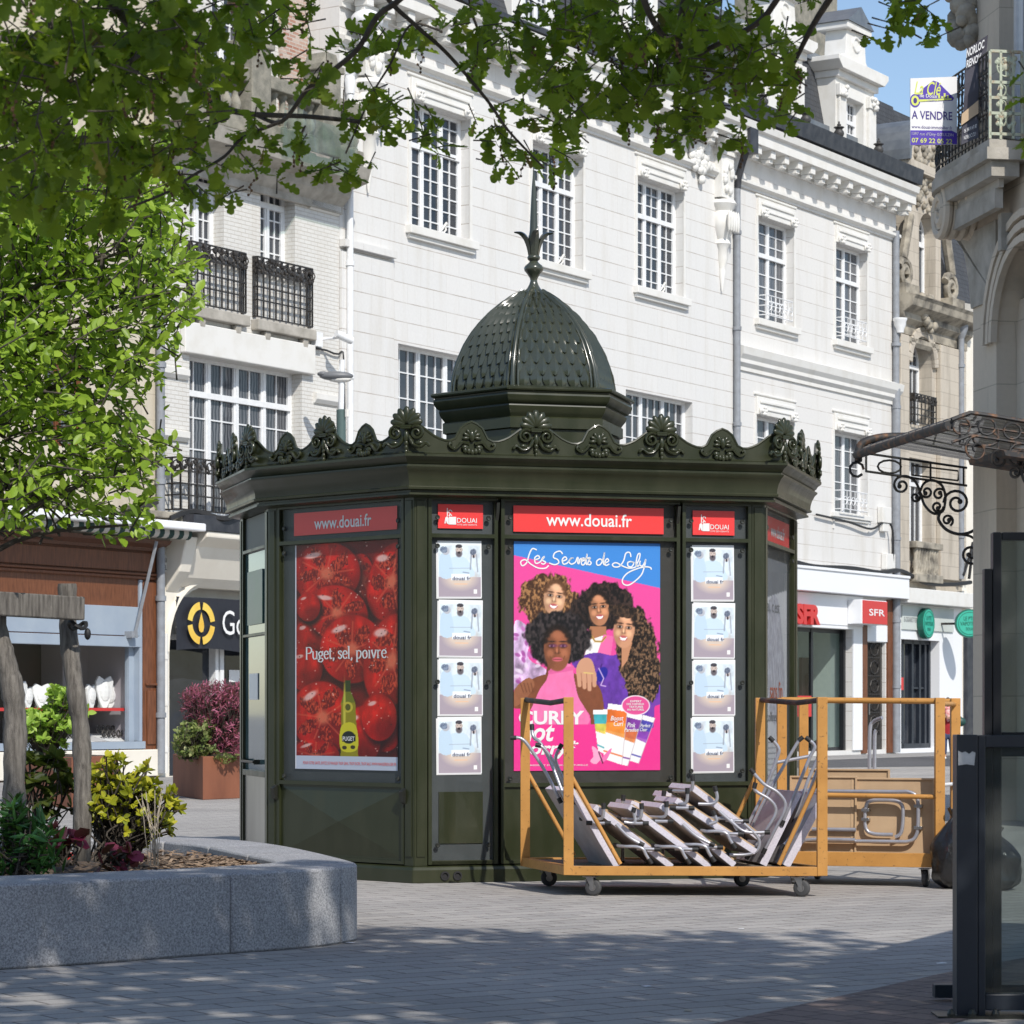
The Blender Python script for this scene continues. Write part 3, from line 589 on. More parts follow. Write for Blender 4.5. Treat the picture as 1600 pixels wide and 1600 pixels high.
sg_o = empty('box_sign', 'white sided square box sign with red face reading SFR, over the dark ironwork door', 'shop sign', W(0,0,0), FANG)
f = MB(); f.box(a,b,y,-.09,c,d); build('sign_case', f, M['awning'], sg_o, bevel=.02)
f = MB(); f.box(a+.02,b-.02,y-.02,y-.001,c+.02,d-.02); fc = build('sign_face', f, M['signred'], sg_o)
f = MB(); f.text('SFR', a+(b-a)*.25, b-(b-a)*.12, c+(d-c)*.36, d-(d-c)*.36, y-.024, .012); build('lettering', f, M['white_print'], fc, recalc=False)
# --- C: narrow buff stone house with arched windows
C = Bld('stone_house', 'narrow buff limestone house with arched windows and a round topped dormer', 'house', 35.30)
ca = (fs(1421),fs(1456),fz(1421,662),fz(1430,524)); cb = (fs(1418),fs(1456),fz(1420,852),fz(1425,715)); cdoor = (fs(1408),fs(1468),.15,fz(1440,1000))
zt = fz(1400,462); cend = fs(1503)
wall(C, 'facade_wall', 35.31, cend, fz(1450,925), zt, [ca,cb], M['stoneC'], rev=.5)
f = C.mb(); archfill(f, ca[0], ca[1], ca[3], .0, .5); C.part('window_arch', f, M['stoneC'])
f = C.mb(); r = (ca[1]-ca[0])/2+.15; cx = (ca[0]+ca[1])/2; zz = ca[3]-r+.15
pts = [(cx-r*math.cos(math.pi*i/12),-.06,zz+r*math.sin(math.pi*i/12)) for i in range(13)]
for p,q in zip(pts,pts[1:]): f.bar(p,q,.3,.12,(0,1,0))
C.part('arch_moulding', f, M['stoneC'], bevel=.02)
window(C, *ca, dep=.5, leaves=2, cols=2, rows=(.66,.82), transom=.68, arch=True); window(C, *cb, dep=.4, leaves=2, cols=2, rows=(.82,), transom=.72)
f = C.mb()
for k in range(60): a = random.uniform(0,6.28); q = random.random()**.5; f.ball((cx+.55*q*math.cos(a),-.2+random.uniform(-.1,.1),ca[3]+.75+.6*q*math.sin(a)),random.uniform(.08,.17),6,4)
C.part('carved_cartouche', f, M['dark_stone'], smooth=60)
cornice(C, 35.3, cend+.3, zt-1.1, [(.06,0),(.06,.3),(.25,.45),(.25,.62),(.55,.8),(.6,1.0),(.68,1.1),(.2,1.2)], 'dark_stone')
cornice(C, 35.31, cend, fz(1400,535), [(.04,0),(.12,.12),(.12,.25),(.02,.3)], 'dark_stone', 'impost_band')
for (a,b) in ((35.32,ca[0]-.35),(ca[1]+.35,cend-.02)):
    f = C.mb(); f.box(a,b,-.16,-.002,fz(1410,900),zt-1.15); C.part('pilaster', f, M['stoneC'], bevel=.02)
f = C.mb(); bz0, bz1 = fz(1435,898), fz(1435,858)
f.box(cb[0]-.1,cb[1]+.1,-.35,0,bz1,bz1+.2); f.box(cb[0]-.1,cb[1]+.1,-.35,0,bz0-.25,bz0)
bo = C.part('balcony', f, M['dark_stone'], bevel=.02)
for k in range(9):
    x = cb[0]+.15+k*(cb[1]-cb[0]-.3)/8; f = C.mb(); hgt = bz1-bz0; f.lathe([(.09,0),(.09,.05*hgt),(.06,.1*hgt),(.11,.35*hgt),(.06,.6*hgt),(.09,.9*hgt),(.09,hgt)],(x,-.2,bz0),8); build('baluster', f, M['dark_stone'], bo, smooth=50)
def railing(B, a, b, z0, z1, out, m='iron', nv=9, rich=True, name='balcony_railing'):
    f = B.mb()
    for sgm in (((a,0),(a,-out)),((a,-out),(b,-out)),((b,-out),(b,0))):
        (xa,ya),(xb,yb) = sgm; n = max(2,int(nv*math.hypot(xb-xa,yb-ya)/(b-a)+.5))
        for z in (z0,z0+(z1-z0)*.28,z0+(z1-z0)*.5,z0+(z1-z0)*.74,z1): f.bar((xa,ya,z),(xb,yb,z),.045 if z==z1 else .03,.03)
        for i in range(n+1):
            x, y = xa+(xb-xa)*i/n, ya+(yb-ya)*i/n; f.bar((x,y,z0),(x,y,z1),.03,.03,(0,1,0))
            if rich and i < n:
                dx, dy = (xb-xa)/n, (yb-ya)/n
                for (q,rr,zc) in ((.5,.10,.87),(.25,.05,.79),(.75,.05,.93)):
                    r = rr*(z1-z0); zc_ = z0+(z1-z0)*zc; L = math.hypot(dx,dy)
                    f.tube([(x+dx*q+dx/L*r*.8*math.cos(t*.785),y+dy*q+dy/L*r*.8*math.cos(t*.785),zc_+r*.8*math.sin(t*.785)) for t in range(8)],.018,4,True)
                for k in range(3): f.ball((x+dx*random.random(),y+dy*random.random()-.02,z0+(z1-z0)*random.uniform(.75,.97)),(.045,.03,.05),5,4)
    return B.part(name, f, M[m])
railing(C, ca[0]+.02, ca[1]-.02, ca[2]+.05, fz(1440,619), .15, nv=6)
# its dormer
dz0, dz1 = zt, fz(1440,330); da, db = fs(1418,.1), fs(1470,.1); dm_ = (da+db)/2; dw = (fs(1436,.1),fs(1462,.1),zt+.2,fz(1445,332,.1))
f = C.mb(); f.box(da,dw[0],.1,2.2,dz0,dw[3]); f.box(dw[1],db,.1,2.2,dz0,dw[3]); f.box(da,db,.1,2.2,dw[3],dw[3]+1.1); archfill(f, dw[0], dw[1], dw[3], .1, .6); f.box(da-.2,db+.2,-.12,2.3,dw[3]+1.1,dw[3]+1.4); dmo = C.part('dormer', f, M['stoneC'], bevel=.02)
zb = dw[3]+1.4; rr = (db-da)/2+.15; ring = [(dm_-rr*math.cos(math.pi*i/14), zb+rr*.95*math.sin(math.pi*i/14)) for i in range(15)]
f = C.mb(); f.prism(ring, 0., 2.2); C.part('dormer_pediment', f, M['stoneC'], dmo)
f = C.mb(); o2 = [(dm_-(rr+.12)*math.cos(math.pi*i/14), zb+(rr+.12)*.95*math.sin(math.pi*i/14)) for i in range(15)]
for i in range(14): f.prism([ring[i],ring[i+1],o2[i+1],o2[i]], -.1, 2.6)
C.part('dormer_roof', f, M['zinc'], dmo)
f = C.mb()
for k in range(46): q = random.uniform(0,3.14); t = random.uniform(.15,.75); f.ball((dm_-rr*t*math.cos(q),-.02,zb+.05+rr*t*math.sin(q)*.9),random.uniform(.07,.14),6,4)
C.part('pediment_carving', f, M['dark_stone'], dmo, smooth=60); f = C.mb()
for k in range(50): f.ball((random.uniform(da+.15,db-.15),.06,dw[3]+random.uniform(.1,1.)),random.uniform(.07,.13),6,4)
C.part('dormer_carving', f, M['dark_stone'], dmo, smooth=60)
window(C, *dw, dep=.55, leaves=1, cols=2, rows=(.7,.84), transom=.66, arch=True)
for q, sg_ in ((da-.5,1),(db+.5,-1)):
    f = C.mb(); f.tube([(q+.12*math.cos(t*.6)*(1+t*.15)*1.2,.0,zt+.75+.12*math.sin(t*.6)*(1+t*.15)*1.2) for t in range(16)],.13,7); f.tube([(q-.1*sg_,0,zt+1.2),(q+.2*sg_,0,zt+2.0),(q+.42*sg_,0,zt+2.6)],.16,7); f.box(q-.5,q+.5,-.3,.4,zt+.05,zt+.4); C.part('scroll_buttress', f, M['dark_stone'], smooth=50)
f = C.mb(); f.prism([(.9,zt),(2.4,zt+7),(7,zt+7.2),(7,zt)], 35.35, cend, 'x'); C.part('roof', f, M['slate'])
f = C.mb(); f.box(fs(1401,2.),fs(1424,2.),1.6,3.4,zt+3,fz(1410,212,2.)); C.part('chimney', f, M['redbrick'])
pipe(C, fs(1492.5), fz(1490,905), fz(1490,505), r=.1, y=-.2); f = C.mb(); f.lathe([(.1,-.5),(.22,-.2),(.25,.1),(.2,.15)],(fs(1492.5),-.2,fz(1490,505)),12); C.part('pipe_hopper', f, M['lead'], smooth=40)
# ground floor of C
f = C.mb(); z0, z1 = fz(1440,945), fz(1440,922); f.box(35.32,cend+.4,-.4,-.004,z0,z1); C.part('shop_canopy', f, M['trim'], bevel=.02)
wall(C, 'shop_front', 35.42, cend, 0, z0-.004, [cdoor], M['awning'], rev=.45)
f = C.mb(); f.box(fs(1408),fs(1488),-.05,-.003,fz(1440,985),fz(1440,948)); C.part('shop_fascia', f, M['greenwash'])
f = C.mb(); d0,d1 = cdoor[0],cdoor[1]
for x in (d0,d0+.75,d0+1.5,d0+2.5,d1-.9,d1-.14): f.box(x,x+.14,.3,.45,.15,cdoor[3])
f.box(d0,d1,.3,.45,cdoor[3]-.12,cdoor[3]); f.box(d0,d1,.3,.45,.15,.3); f.box(d0+1.64,d0+2.5,.32,.4,2.0,2.06); f.box(d0+1.64,d0+2.5,.32,.4,3.4,3.46)
so_ = C.part('shop_door', f, M['navyframe']); f = C.mb(); f.quad((d0,.42,.15),(d1,.42,.15),(d1,.42,cdoor[3]),(d0,.42,cdoor[3])); C.part('pane', f, M['pane'], so_, recalc=False)
f = C.mb(); f.box(d0+.02,d0+.75,.25,.27,fz(1410,1078),fz(1410,1058)); C.part('window_sticker', f, M['signred'])
y = -.06; f = MB(); f.text('E-CIGARETTES', fs(1413,y), fs(1433,y), fz(1420,972,y), fz(1420,964,y), -.056, .02); sign('fascia_lettering', 'small grey letters E-CIGARETTES on the pale green fascia', 'shop sign', f, M['signgrey'], recalc=False)
def roundsign(name, label, cx, cz, r, y, blade):
    o = empty(name, label, 'shop sign', W(0,0,0), FANG); n = 28
    ring = lambda rr: [(cx+rr*math.cos(6.2832*i/n), cz+rr*math.sin(6.2832*i/n)) for i in range(n)]
    Mx = Matrix.Translation((cx,y,0)) @ Matrix.Rotation(R(-58),4,'Z') @ Matrix.Translation((-cx,-y,0)) if blade else Matrix()
    f = MB(Mx); f.prism(ring(r), y, y+.18); d_ = build('sign_disc', f, M['signdkgreen'], o)
    f = MB(Mx); f.prism(ring(r*.9), y-.012, y-.001); f2 = build('sign_face', f, M['signgreen'], o)
    f = MB(Mx); f.tube([(p[0],y-.014,p[1]) for p in ring(r*.78)],r*.022,4,True); Y=y-.017
    f.text('LE PTIT',cx-r*.42,cx+r*.42,cz+r*.2,cz+r*.48,Y,.02); f.text('VAPOTEUR',cx-r*.66,cx+r*.66,cz-r*.16,cz+r*.12,Y,.02); f.text('DOUAI',cx-r*.25,cx+r*.25,cz-r*.5,cz-r*.28,Y,.02); build('lettering', f, M['signdkgreen'], f2, recalc=False)
    if blade: f = MB(); f.bar((cx,y+.1,cz),(cx,0,cz),.07,.07); build('bracket', f, M['iron'], o)
y = -.25; cz = fz(1451,974,y); roundsign('round_sign', 'dark green round shop sign mounted flat on the fascia above the glass door', fs(1451,y), cz, (fz(1451,950,y)-fz(1451,998,y))/2, y, False)
y = -1.0; roundsign('round_sign', 'bright green round blade sign projecting from the wall near the stone corner', fs(1515,y), fz(1515,974,y), .45, y, True)
# --- beyond: white house
Dn = Bld('far_house', 'white rendered house glimpsed between the buff stone house and corner building', 'house', cend)
wall(Dn, 'facade_wall', cend+.01, cend+11, 0, 14.3, [(cend+1.0,cend+2.2,9,12.5)], M['cream']); window(Dn, cend+1.0,cend+2.2,9,12.5, leaves=2, cols=1, rows=(.5,))
f = Dn.mb(); f.prism([(.1,14.3),(2.6,21),(7,21.3),(7,14.3)], cend+.01, cend+11, 'x'); Dn.part('roof', f, M['slate']); cornice(Dn, cend+.01, cend+11, 13.6, [(.1,0),(.3,.4),(.5,.7),(.1,.8)], 'trim')
f = Dn.mb(); f.tube([(cend+.25,-.05,.2),(cend+.25,-.05,fz(1510,985))],.05,6); f.box(cend+.1,cend+.9,-.04,-.002,.2,4.2); Dn.part('shop_grille', f, M['dkzinc'])
# --- D: white painted brick house with iron balconies
D1,D2 = (fs(297),fs(350),fz(297,392),fz(297,243)), (fs(407),fs(461),fz(407,412),fz(407,282)); DB = (fs(296),fs(472),5.25,fz(296,553))
D3,D4 = (fs(296),fs(337),fz(300,78),fz(300,-40)), (fs(384),fs(444),fz(384,100),fz(384,5))
DG = (fs(264.5),5.6,0.02,fz(264,915))
D = Bld('brick_house', 'white painted brick house with black iron balconies and a mossy stone balustrade', 'house', 0)
zA = fz(262,830); zB = fz(300,205)
wall(D, 'facade_wall', 0, 6.06, zA, zB, [D1,D2,DB], M['brickD'], rev=.36)
wall(D, 'upper_wall', 0, 6.06, zB+.001, zB+5, [(D3[0],D3[1],D3[2],zB+4.2),(D4[0],D4[1],D4[2],zB+4.2)], M['brickD'], y=.9, rev=.3)
f = D.mb(); f.box(5.1,6.05,.82,.9,zB+.01,zB+5); D.part('brick_pier', f, M['brickcrumb'])
for w in (D1,D2):
    window(D, *w, dep=.34, leaves=2, cols=2, rows=(.2,.4,.6), transom=.76); lintel(D, w[0], w[1], w[3]) if 0 else None
    f = D.mb(); f.prism([(w[0]-.22,w[3]),(w[1]+.22,w[3]),(w[1]+.3,w[3]+.5),(w[0]-.3,w[3]+.5)],-.18,-.002); D.part('lintel', f, M['trim'], bevel=.02)
for w in (D3,D4): window(D, w[0],w[1],w[2],zB+4.2, dep=1.2, leaves=2, cols=2, rows=(.15,.3,.45,.6,.75))
window(D, *DB, dep=.34, leaves=4, cols=2, rows=(.2,.42,.62), transom=.77, pane='curtain')
f = D.mb(); f.box(DB[0]-.3,DB[1]+.3,-.14,-.002,DB[3],DB[3]+.62); D.part('lintel', f, M['trim'], bevel=.02)
for (a,b,z) in ((.0,DB[0]-.1,fz(262,580)),(.0,DB[0]-.1,fz(262,678)),(DB[1]+.4,6.0,fz(500,622)),(4.95,6.0,fz(500,322))): cornice(D, a, b, z-.12, [(.04,0),(.1,.08),(.1,.2),(.02,.22)], 'trim', 'band_course')
for (x0,x1,yb,yt,lab) in ((299,384,488,378,'l'),(402,488,510,402,'r')):
    out = .12; a, b = fs(x0,-out), fs(x1,-out); z0, z1 = fz(x0+40,yb-8,-out), fz(x0+40,yt+8,-out)
    f = D.mb(); f.box(a-.06,b+.06,-out-.08,-.002,z0-.28,z0-.06)
    for q in (a+.25,b-.35): f.prism([(-.02,z0-.85),(-.08,z0-.8),(-.10,z0-.55),(-.14,z0-.45),(-.16,z0-.285),(-.02,z0-.285)], q, q+.18, 'x')
    D.part('balcony_slab', f, M['slab'], bevel=.02); railing(D, a, b, z0, z1, out)
out = .42; a, b = fs(282,-out), fs(480,-out); z0, z1 = fz(300,797,-out), fz(300,716,-out)
f = D.mb(); f.box(a-.06,b+.06,-out-.08,-.002,z0-.3,z0-.06); D.part('balcony_slab', f, M['moss_stone'], bevel=.02); railing(D, a, b, z0, z1, out, nv=16)
cornice(D, -.0, 6.06, zB-.9, [(.1,0),(.1,.15),(.3,.35),(.35,.5),(.75,.6),(.85,.9),(.2,.92)], 'slab')
f = D.mb(); y=-.7; za, zb_ = zB+.05, fz(300,78,-.7)
f.box(.1,6.0,y,y+.3,za,za+.32); f.box(.1,6.0,y-.05,y+.35,zb_-.28,zb_)
for xx in (290,402,512): s = fs(xx,y); f.box(s-.32,s+.32,y-.12,y+.42,za,zb_+.45); f.box(s-.38,s+.38,y-.18,y+.48,zb_+.45,zb_+.6); f.prism([(s-.3,zb_+.6),(s+.3,zb_+.6),(s+.18,zb_+.85),(s-.18,zb_+.85)],y-.1,y+.4)
bl = D.part('balustrade', f, M['moss_stone'], bevel=.025)
hh = zb_-.28-za-.32; b0 = None
for i in range(18):
    x = .45+i*.315
    if any(abs(x-fs(q,y)) < .42 for q in (290,402,512)): continue
    if b0 is None:
        f = MB(); f.lathe([(.11,0),(.11,.06*hh),(.07,.1*hh),(.13,.3*hh),(.12,.4*hh),(.06,.62*hh),(.07,.85*hh),(.11,.93*hh),(.11,hh)],(0,0,0),9); b0 = build('baluster', f, M['moss_stone'], bl, smooth=50, M=Matrix.Translation((x,y+.15,za+.32)))
    else: dup(b0, Matrix.Translation((x,y+.15,za+.32)), bl)
f = D.mb(); nn = 11
for i in range(nn): x0 = 2.9+i*.24; f.quad((x0,y-.2-.1*math.sin(i*.9),za+.75-.02*i),(x0+.24,y-.2-.1*math.sin(i*.9+.9),za+.73-.02*i),(x0+.24,y-.14,za-.3),(x0,y-.14,za-.3))
D.part('debris_net', f, M['net'])
p = W(fs(393,y),y+.15,zb_+.83); f = MB(); f.lathe([(.2,0),(.2,.05),(.09,.12),(.09,.2),(.3,.32),(.38,.5),(.34,.62),(.42,.72),(.52,.78),(.5,.8),(.3,.76),(.02,.7)],(0,0,0),16)
tag(build('garden_urn', f, M['ironurn'], smooth=50, M=Matrix.Translation(p)), 'rusty iron tazza urn standing on the mossy balustrade pedestal', 'urn')
# ground floor of D: cream shop front with a flattened arch
wall(D, 'shop_front', 0, 6.06, 0, zA-.001, [DG], M['cream'], rev=.5)
f = D.mb(); c0, c1 = DG[0], DG[1]; dz = DG[3]; rw = 1.1
for e in (0,1):
    q = [(c0,dz-1.25),(c0,dz+.001)]+[(c0+rw-rw*math.cos(t*.1745)*1,dz-1.25+1.25*math.sin(t*.1745)) for t in range(9,-1,-1)]
    f.prism(q if not e else [(c0+c1-x,z) for x,z in q], .0, .5)
pts = [(c0-.12,-.02,dz-1.3)]+[(c0+rw-(rw+.12)*math.cos(t*.1745),-.02,dz-1.25+1.37*math.sin(t*.1745)) for t in range(10)]+[(c1,-.02,dz+.12)]
f.tube(pts,.07,6); D.part('arch_moulding', f, M['cream'], smooth=40)
f = D.mb(); f.prism([(-.75,zA-.0),(-.75,zA-.12),(-.5,zA-.3),(-.2,zA-.9),(-.002,zA-1.1),(-.002,zA)], .55, 6.0, 'x'); f.prism([(-.55,zA-.12),(-.35,zA-.8),(-.002,zA-1.2),(-.002,zA-.12)], .18, .54, 'x'); D.part('coved_canopy', f, M['cream'], bevel=.03)
f = D.mb(); f.box(.1,6.0,-.78,-.002,zA+.002,zA+.3); D.part('canopy_flashing', f, M['dkzinc'])
f = D.mb(); f.box(c0,c0+.14,.3,.5,.02,fz(268,998)); f.box(c0,c1,.3,.5,fz(268,998),fz(268,990)); 
x = fs(346,.3); f.box(x-.06,x+.06,.28,.5,.02,fz(268,998)); f.box(x-.22,x-.12,.28,.5,.02,fz(268,998))
f.box(c0+.14,c1,.49,.55,.02,.12); dfr = D.part('door_frame', f, M['frame']); f = D.mb(); f.quad((c0,.45,.02),(c1,.45,.02),(c1,.45,fz(268,992)),(c0,.45,fz(268,992))); build('pane', f, M['pane'], dfr, recalc=False)
f = D.mb(); f.quad((c0,.46,fz(268,992)),(c1,.46,fz(268,992)),(c1,.46,dz),(c0,.46,dz)); D.part('tympanum', f, M['trim'])
f = D.mb(); a_=fs(360,.4); f.box(a_,a_+.36,.43,.44,fz(365,1065),fz(365,1046)); D.part('door_notice', f, M['white_print']); f = D.mb(); f.box(a_-.62,a_-.5,.43,.44,2.6,2.9); D.part('door_sticker', f, M['signred'])
pipe(D, fs(243), 0.1, 11.5, y=-.13, r=.085, joints=5); pipe(D, .06, 0.1, fz(248,990), y=-.1, r=.05, m='trim')
y = -.08; a, b, c, d = fs(275.5,y), fs(470,y), fz(280,1016,y), fz(280,932,y)
bo = empty('hanging_banner', 'navy banner with a golden drop in a ring and white letters Go', 'banner', W(0,0,0), FANG)
f = MB(); n = 16
for i in range(n):
    s0, s1 = a+(b-a)*i/n, a+(b-a)*(i+1)/n; y0, y1 = y+.03*math.sin(i*1.1), y+.03*math.sin(i*1.1+1.1); f.quad((s0,y0,c+.05*math.sin(i*.4)),(s1,y1,c+.05*math.sin(i*.4+.4)),(s1,y1,d),(s0,y0,d))
build('banner_cloth', f, M['banner'], bo, recalc=False)
cx, cz = fs(311,y), fz(311,974,y); rx, rz = fs(332,y)-cx, fz(311,941,y)-cz
f = MB()
for k in range(4):
    a0 = k*math.pi/2+.12; pts = [(cx+(rx-.07)*math.cos(a0+t*.1315),cz+(rz-.07)*math.sin(a0+t*.1315)) for t in range(11)]; f.ribbon(pts,.15,y-.06)
dr = [(0,.5),(.10,.25),(.2,0),(.22,-.18),(.15,-.36),(0,-.42),(-.15,-.36),(-.22,-.18),(-.2,0),(-.1,.25)]; f.poly([(cx+p*rz*.95,y-.06,cz+q*rz*1.05) for p,q in dr]); build('emblem', f, M['gold'], bo, recalc=False)
f = MB(); x0 = fs(344,y); gz0, gz1 = fz(355,992,y), fz(355,954,y); f.text('Go', x0, x0+(gz1-gz0)*1.55, gz0, gz1, y-.06); build('lettering', f, M['white_print'], bo, recalc=False)
f = MB(); s0 = fs(250.5,-.02); f.box(s0,fs(271,-.02),-.03,-.002,fz(260,894,-.02),fz(260,868,-.02)); nm = empty('street_nameplate', 'small pale street nameplate reading RUE DE BELLAIN on the cream pier', 'sign', W(0,0,0), FANG); build('plate', f, M['trim'], nm)
f = MB(); f.text('BELLAIN', s0+.05, fs(270.5,-.02)-.03, fz(260,891,-.02), fz(260,883,-.02), -.034, .02); f.text('RUE DE', s0+.1, fs(268,-.02)-.08, fz(260,879,-.02), fz(260,872,-.02), -.034, .02); build('lettering', f, M['iron'], nm, recalc=False)
# --- E: jeweller, brown timber shop front
E = Bld('jeweller_house', 'cream stone house with a brown timber jeweller shop front behind the bright green tree', 'house', 0)
gt, gb = fz(120,812), fz(120,822)
gw = (fs(-60), fs(218), fz(100,1160), fz(100,1002)); fl = lambda yy: fz(120,yy)
wall(E, 'facade_wall', -7, -.005, fl(842), 22, [(fs(70),fs(141),fl(700),fl(545)),(fs(60),fs(140),fl(470),fl(300))], M['stoneE'])
window(E, fs(70),fs(141),fl(700),fl(545), leaves=2, cols=1, rows=(.5,), fm='wood', pane='curtain'); window(E, fs(60),fs(140),fl(470),fl(300), leaves=2, cols=2, rows=(.33,.66))
f = E.mb(); f.box(-7,-.02,-.5,-.003,fl(800),fl(790)); f.box(-7,-.02,-.3,-.003,fl(842),fl(800)-.002); E.part('stone_ledge', f, M['dark_stone'], bevel=.02)
wall(E, 'timber_front', -7, -.005, 0, fl(842)-.001, [gw], M['wood'], rev=.25, depth=2.4)
f = E.mb(); f.box(-7,.28,-.95,-.31,fl(821),fl(808)); E.part('awning_case', f, M['awning'], bevel=.03)
f = E.mb(); f.tube([(-7,-.62,fl(825)),(.1,-.62,fl(825))],.12,12); E.part('rolled_awning', f, M['stripe'], smooth=50)
f = E.mb(); s = fs(246,-.6); f.tube([(s-.05,-.62,fz(246,846,-.6)),(s-.18,-.18,fz(234,995,-.2))],.035,6); f.box(s-.28,s-.1,-.2,-.01,fz(234,998),fz(234,988)); E.part('awning_arm', f, M['lead'])
f = E.mb(); f.prism([(-.003,fl(853)),(-.1,fl(853)),(-.14,fl(848)),(-.3,fl(842)),(-.36,fl(836)),(-.003,fl(836))], -7, -.05, 'x'); E.part('shop_cornice', f, M['dkwood'])
f = E.mb(); f.box(-7,-.1,-.05,-.003,fl(887),fl(856)); f.box(-7,-.06,-.1,-.003,fl(893),fl(889)); f.box(-7,-.06,-.07,-.003,fl(899),fl(894)); E.part('fascia', f, M['wood'], bevel=.015)
f = E.mb(); gx = fs(218); f.box(gx+.04,-.1,-.06,-.003,fl(1180),fl(902)); f.box(gx+.14,-.2,-.09,-.061,fl(1165),fl(1078)); f.box(gx+.1,-.16,-.11,-.061,fl(1070),fl(1066)); E.part('pilaster', f, M['wood'], bevel=.02)
f = E.mb(); z0, z1 = gw[3]+.03, fl(900); zs = [z0, z0+.42*(z1-z0)-.0, z0+.62*(z1-z0), z1]
f = E.mb(); f.box(gw[0],gx,-.02,.1,z0+.12,fl(944)); f.box(gw[0],gx,.04,.1,fl(942),fl(914)); f.box(gw[0],gx,.1,.16,fl(914),fl(899)); f.box(gw[0],gx,-.06,.1,z0-.1,z0+.1); f.box(gx-.05,gx+.03,-.05,.2,gw[2],z1); E.part('roller_shutter', f, M['shutter'], bevel=.01)
f = E.mb(); f.box(gw[0],gx+.06,-.1,.28,gw[2]-.14,gw[2]); f.box(gx-.2,gx-.05,.1,.2,gw[2],gw[3]); wf = E.part('shop_window', f, M['shutter']); f = E.mb(); f.quad((gw[0],.15,gw[2]),(gx-.1,.15,gw[2]),(gx-.1,.15,gw[3]+.1),(gw[0],.15,gw[3]+.1)); E.part('pane', f, glassmat('display_glass',(.95,.96,.96)), wf, recalc=False)
f = E.mb(); f.box(-7,-.02,-.12,-.003,.05,gw[2]-.16); E.part('stone_base', f, M['cream'], bevel=.02)
f = E.mb(); zf = gw[2]-.05
f.quad((gw[0],1.9,zf),(gx,1.9,zf),(gx,1.9,gw[3]+.3),(gw[0],1.9,gw[3]+.3)); f.quad((gw[0],.2,gw[3]+.2),(gx,.2,gw[3]+.2),(gx,1.9,gw[3]+.2),(gw[0],1.9,gw[3]+.2)); E.part('display_back', f, M['dkpanel'], recalc=False)
f = E.mb(); f.quad((gx-.02,.2,zf),(gx-.02,1.9,zf),(gx-.02,1.9,gw[3]+.2),(gx-.02,.2,gw[3]+.2)); f.box(gx-.75,gx-.02,1.3,1.85,zf,gw[3]+.18); f.quad((gw[0],.2,zf+.01),(gx,.2,zf+.01),(gx,1.9,zf+.01),(gw[0],1.9,zf+.01)); E.part('display_walls', f, M['lavender'], recalc=False)
zsf = fz(100,1106,.5); f = E.mb(); f.box(gw[0],gx-.1,.27,1.1,zsf-.05,zsf); sh_ = E.part('display_shelf', f, M['trim']); f = E.mb(); f.box(gw[0],gx-.1,.24,.269,zsf-.06,zsf); E.part('shelf_edge', f, M['signred'], sh_)
zc = fz(195,1048,1.2); sc = fs(195,1.2); fr_ = empty('framed_display', 'white framed square wall clock hanging in the jeweller window', 'clock', W(0,0,0), FANG)
f = MB(); f.box(sc-.3,sc+.3,1.2,1.28,zc-.42,zc+.42); build('frame', f, M['frame'], fr_, bevel=.02); f = MB(); f.box(sc-.22,sc+.22,1.19,1.199,zc-.34,zc+.34); fa = build('clock_face', f, M['trim'], fr_); f = MB(); f.bar((sc,1.185,zc),(sc,1.185,zc+.2),.02,.01,(0,1,0)); f.bar((sc,1.185,zc),(sc+.1,1.185,zc-.08),.02,.01,(0,1,0)); build('clock_hands', f, M['iron'], fa)
bust = None
LB = ['white velvet necklace bust at the far left of the red shelf, beside the left stake','squat white necklace bust second from the left on the red shelf','round white necklace bust third from the left on the red shelf','white necklace bust half hidden behind the lime green sapling','small white necklace bust between the sapling and the right stake','white necklace bust just right of the right stake','tall slim white necklace bust in the middle of the right hand trio','broad white necklace bust at the right end of the red shelf']
for k, (px, hh) in enumerate(((31,.55),(47,.44),(64,.5),(80,.48),(92,.44),(146,.5),(162,.68),(175,.5))):
    s = fs(px,.6); Mx = Matrix.Translation(W(s,.6+.08*(k%2),zsf)) @ Matrix.Rotation(FANG+random.uniform(-.3,.3),4,'Z') @ Matrix.Diagonal((.9,.9,hh/.5,1))
    if bust is None:
        f = MB(); P = [(-.06,.0),(.06,0),(.14,.10),(.21,.26),(.23,.38),(.16,.46),(.07,.43),(0,.40),(-.07,.43),(-.16,.46),(-.23,.38),(-.21,.26),(-.14,.10)]
        f.prism(P, -.05, .02); f.ball((0,-.05,.24),(.15,.06,.15),10,6); f.prism([(-.06,0),(.06,0),(0,.3)], .02, .16)
        bust = build('necklace_bust', f, M['white_print'], bevel=.015, M=Mx); tag(bust, LB[0], 'display bust', 'white display busts in the jeweller window')
    else: dup(bust, Mx, None, LB[k])
for (px, w_, lab) in ((105,.9,'low white tray of watches under the red shelf, between the stakes'),(178,.95,'low white tray of dark watches in the right corner of the jeweller window')):
    s = fs(px,.5); o = empty('watch_tray', lab, 'tray', W(s,.5,zf+.02), FANG); f = MB(); f.prism([(-.3,0),(.3,0),(.3,.18),(-.3,.03)], -w_/2, w_/2, 'x'); build('tray', f, M['white_print'], o)
    for k in range(12): f = MB(); x = -w_/2+.08+k*(w_-.16)/11; zz = .1+.09*(k%2); f.tube([(x+.05*math.cos(t*.785),.02+.2*(k%2)-.1,zz+.08+.06*math.sin(t*.785)) for t in range(8)],.02,5,True); build('watch', f, M['iron'], o)
for k in range(3):
    s = fs((20,60,118)[k],.8); f = E.mb(); f.box(s,s+.55,1.0,1.06,zf+.03,zf+.5+.15*k); E.part('display_card', f, [M['signgrey'],M['trim'],M['dkpanel']][k])
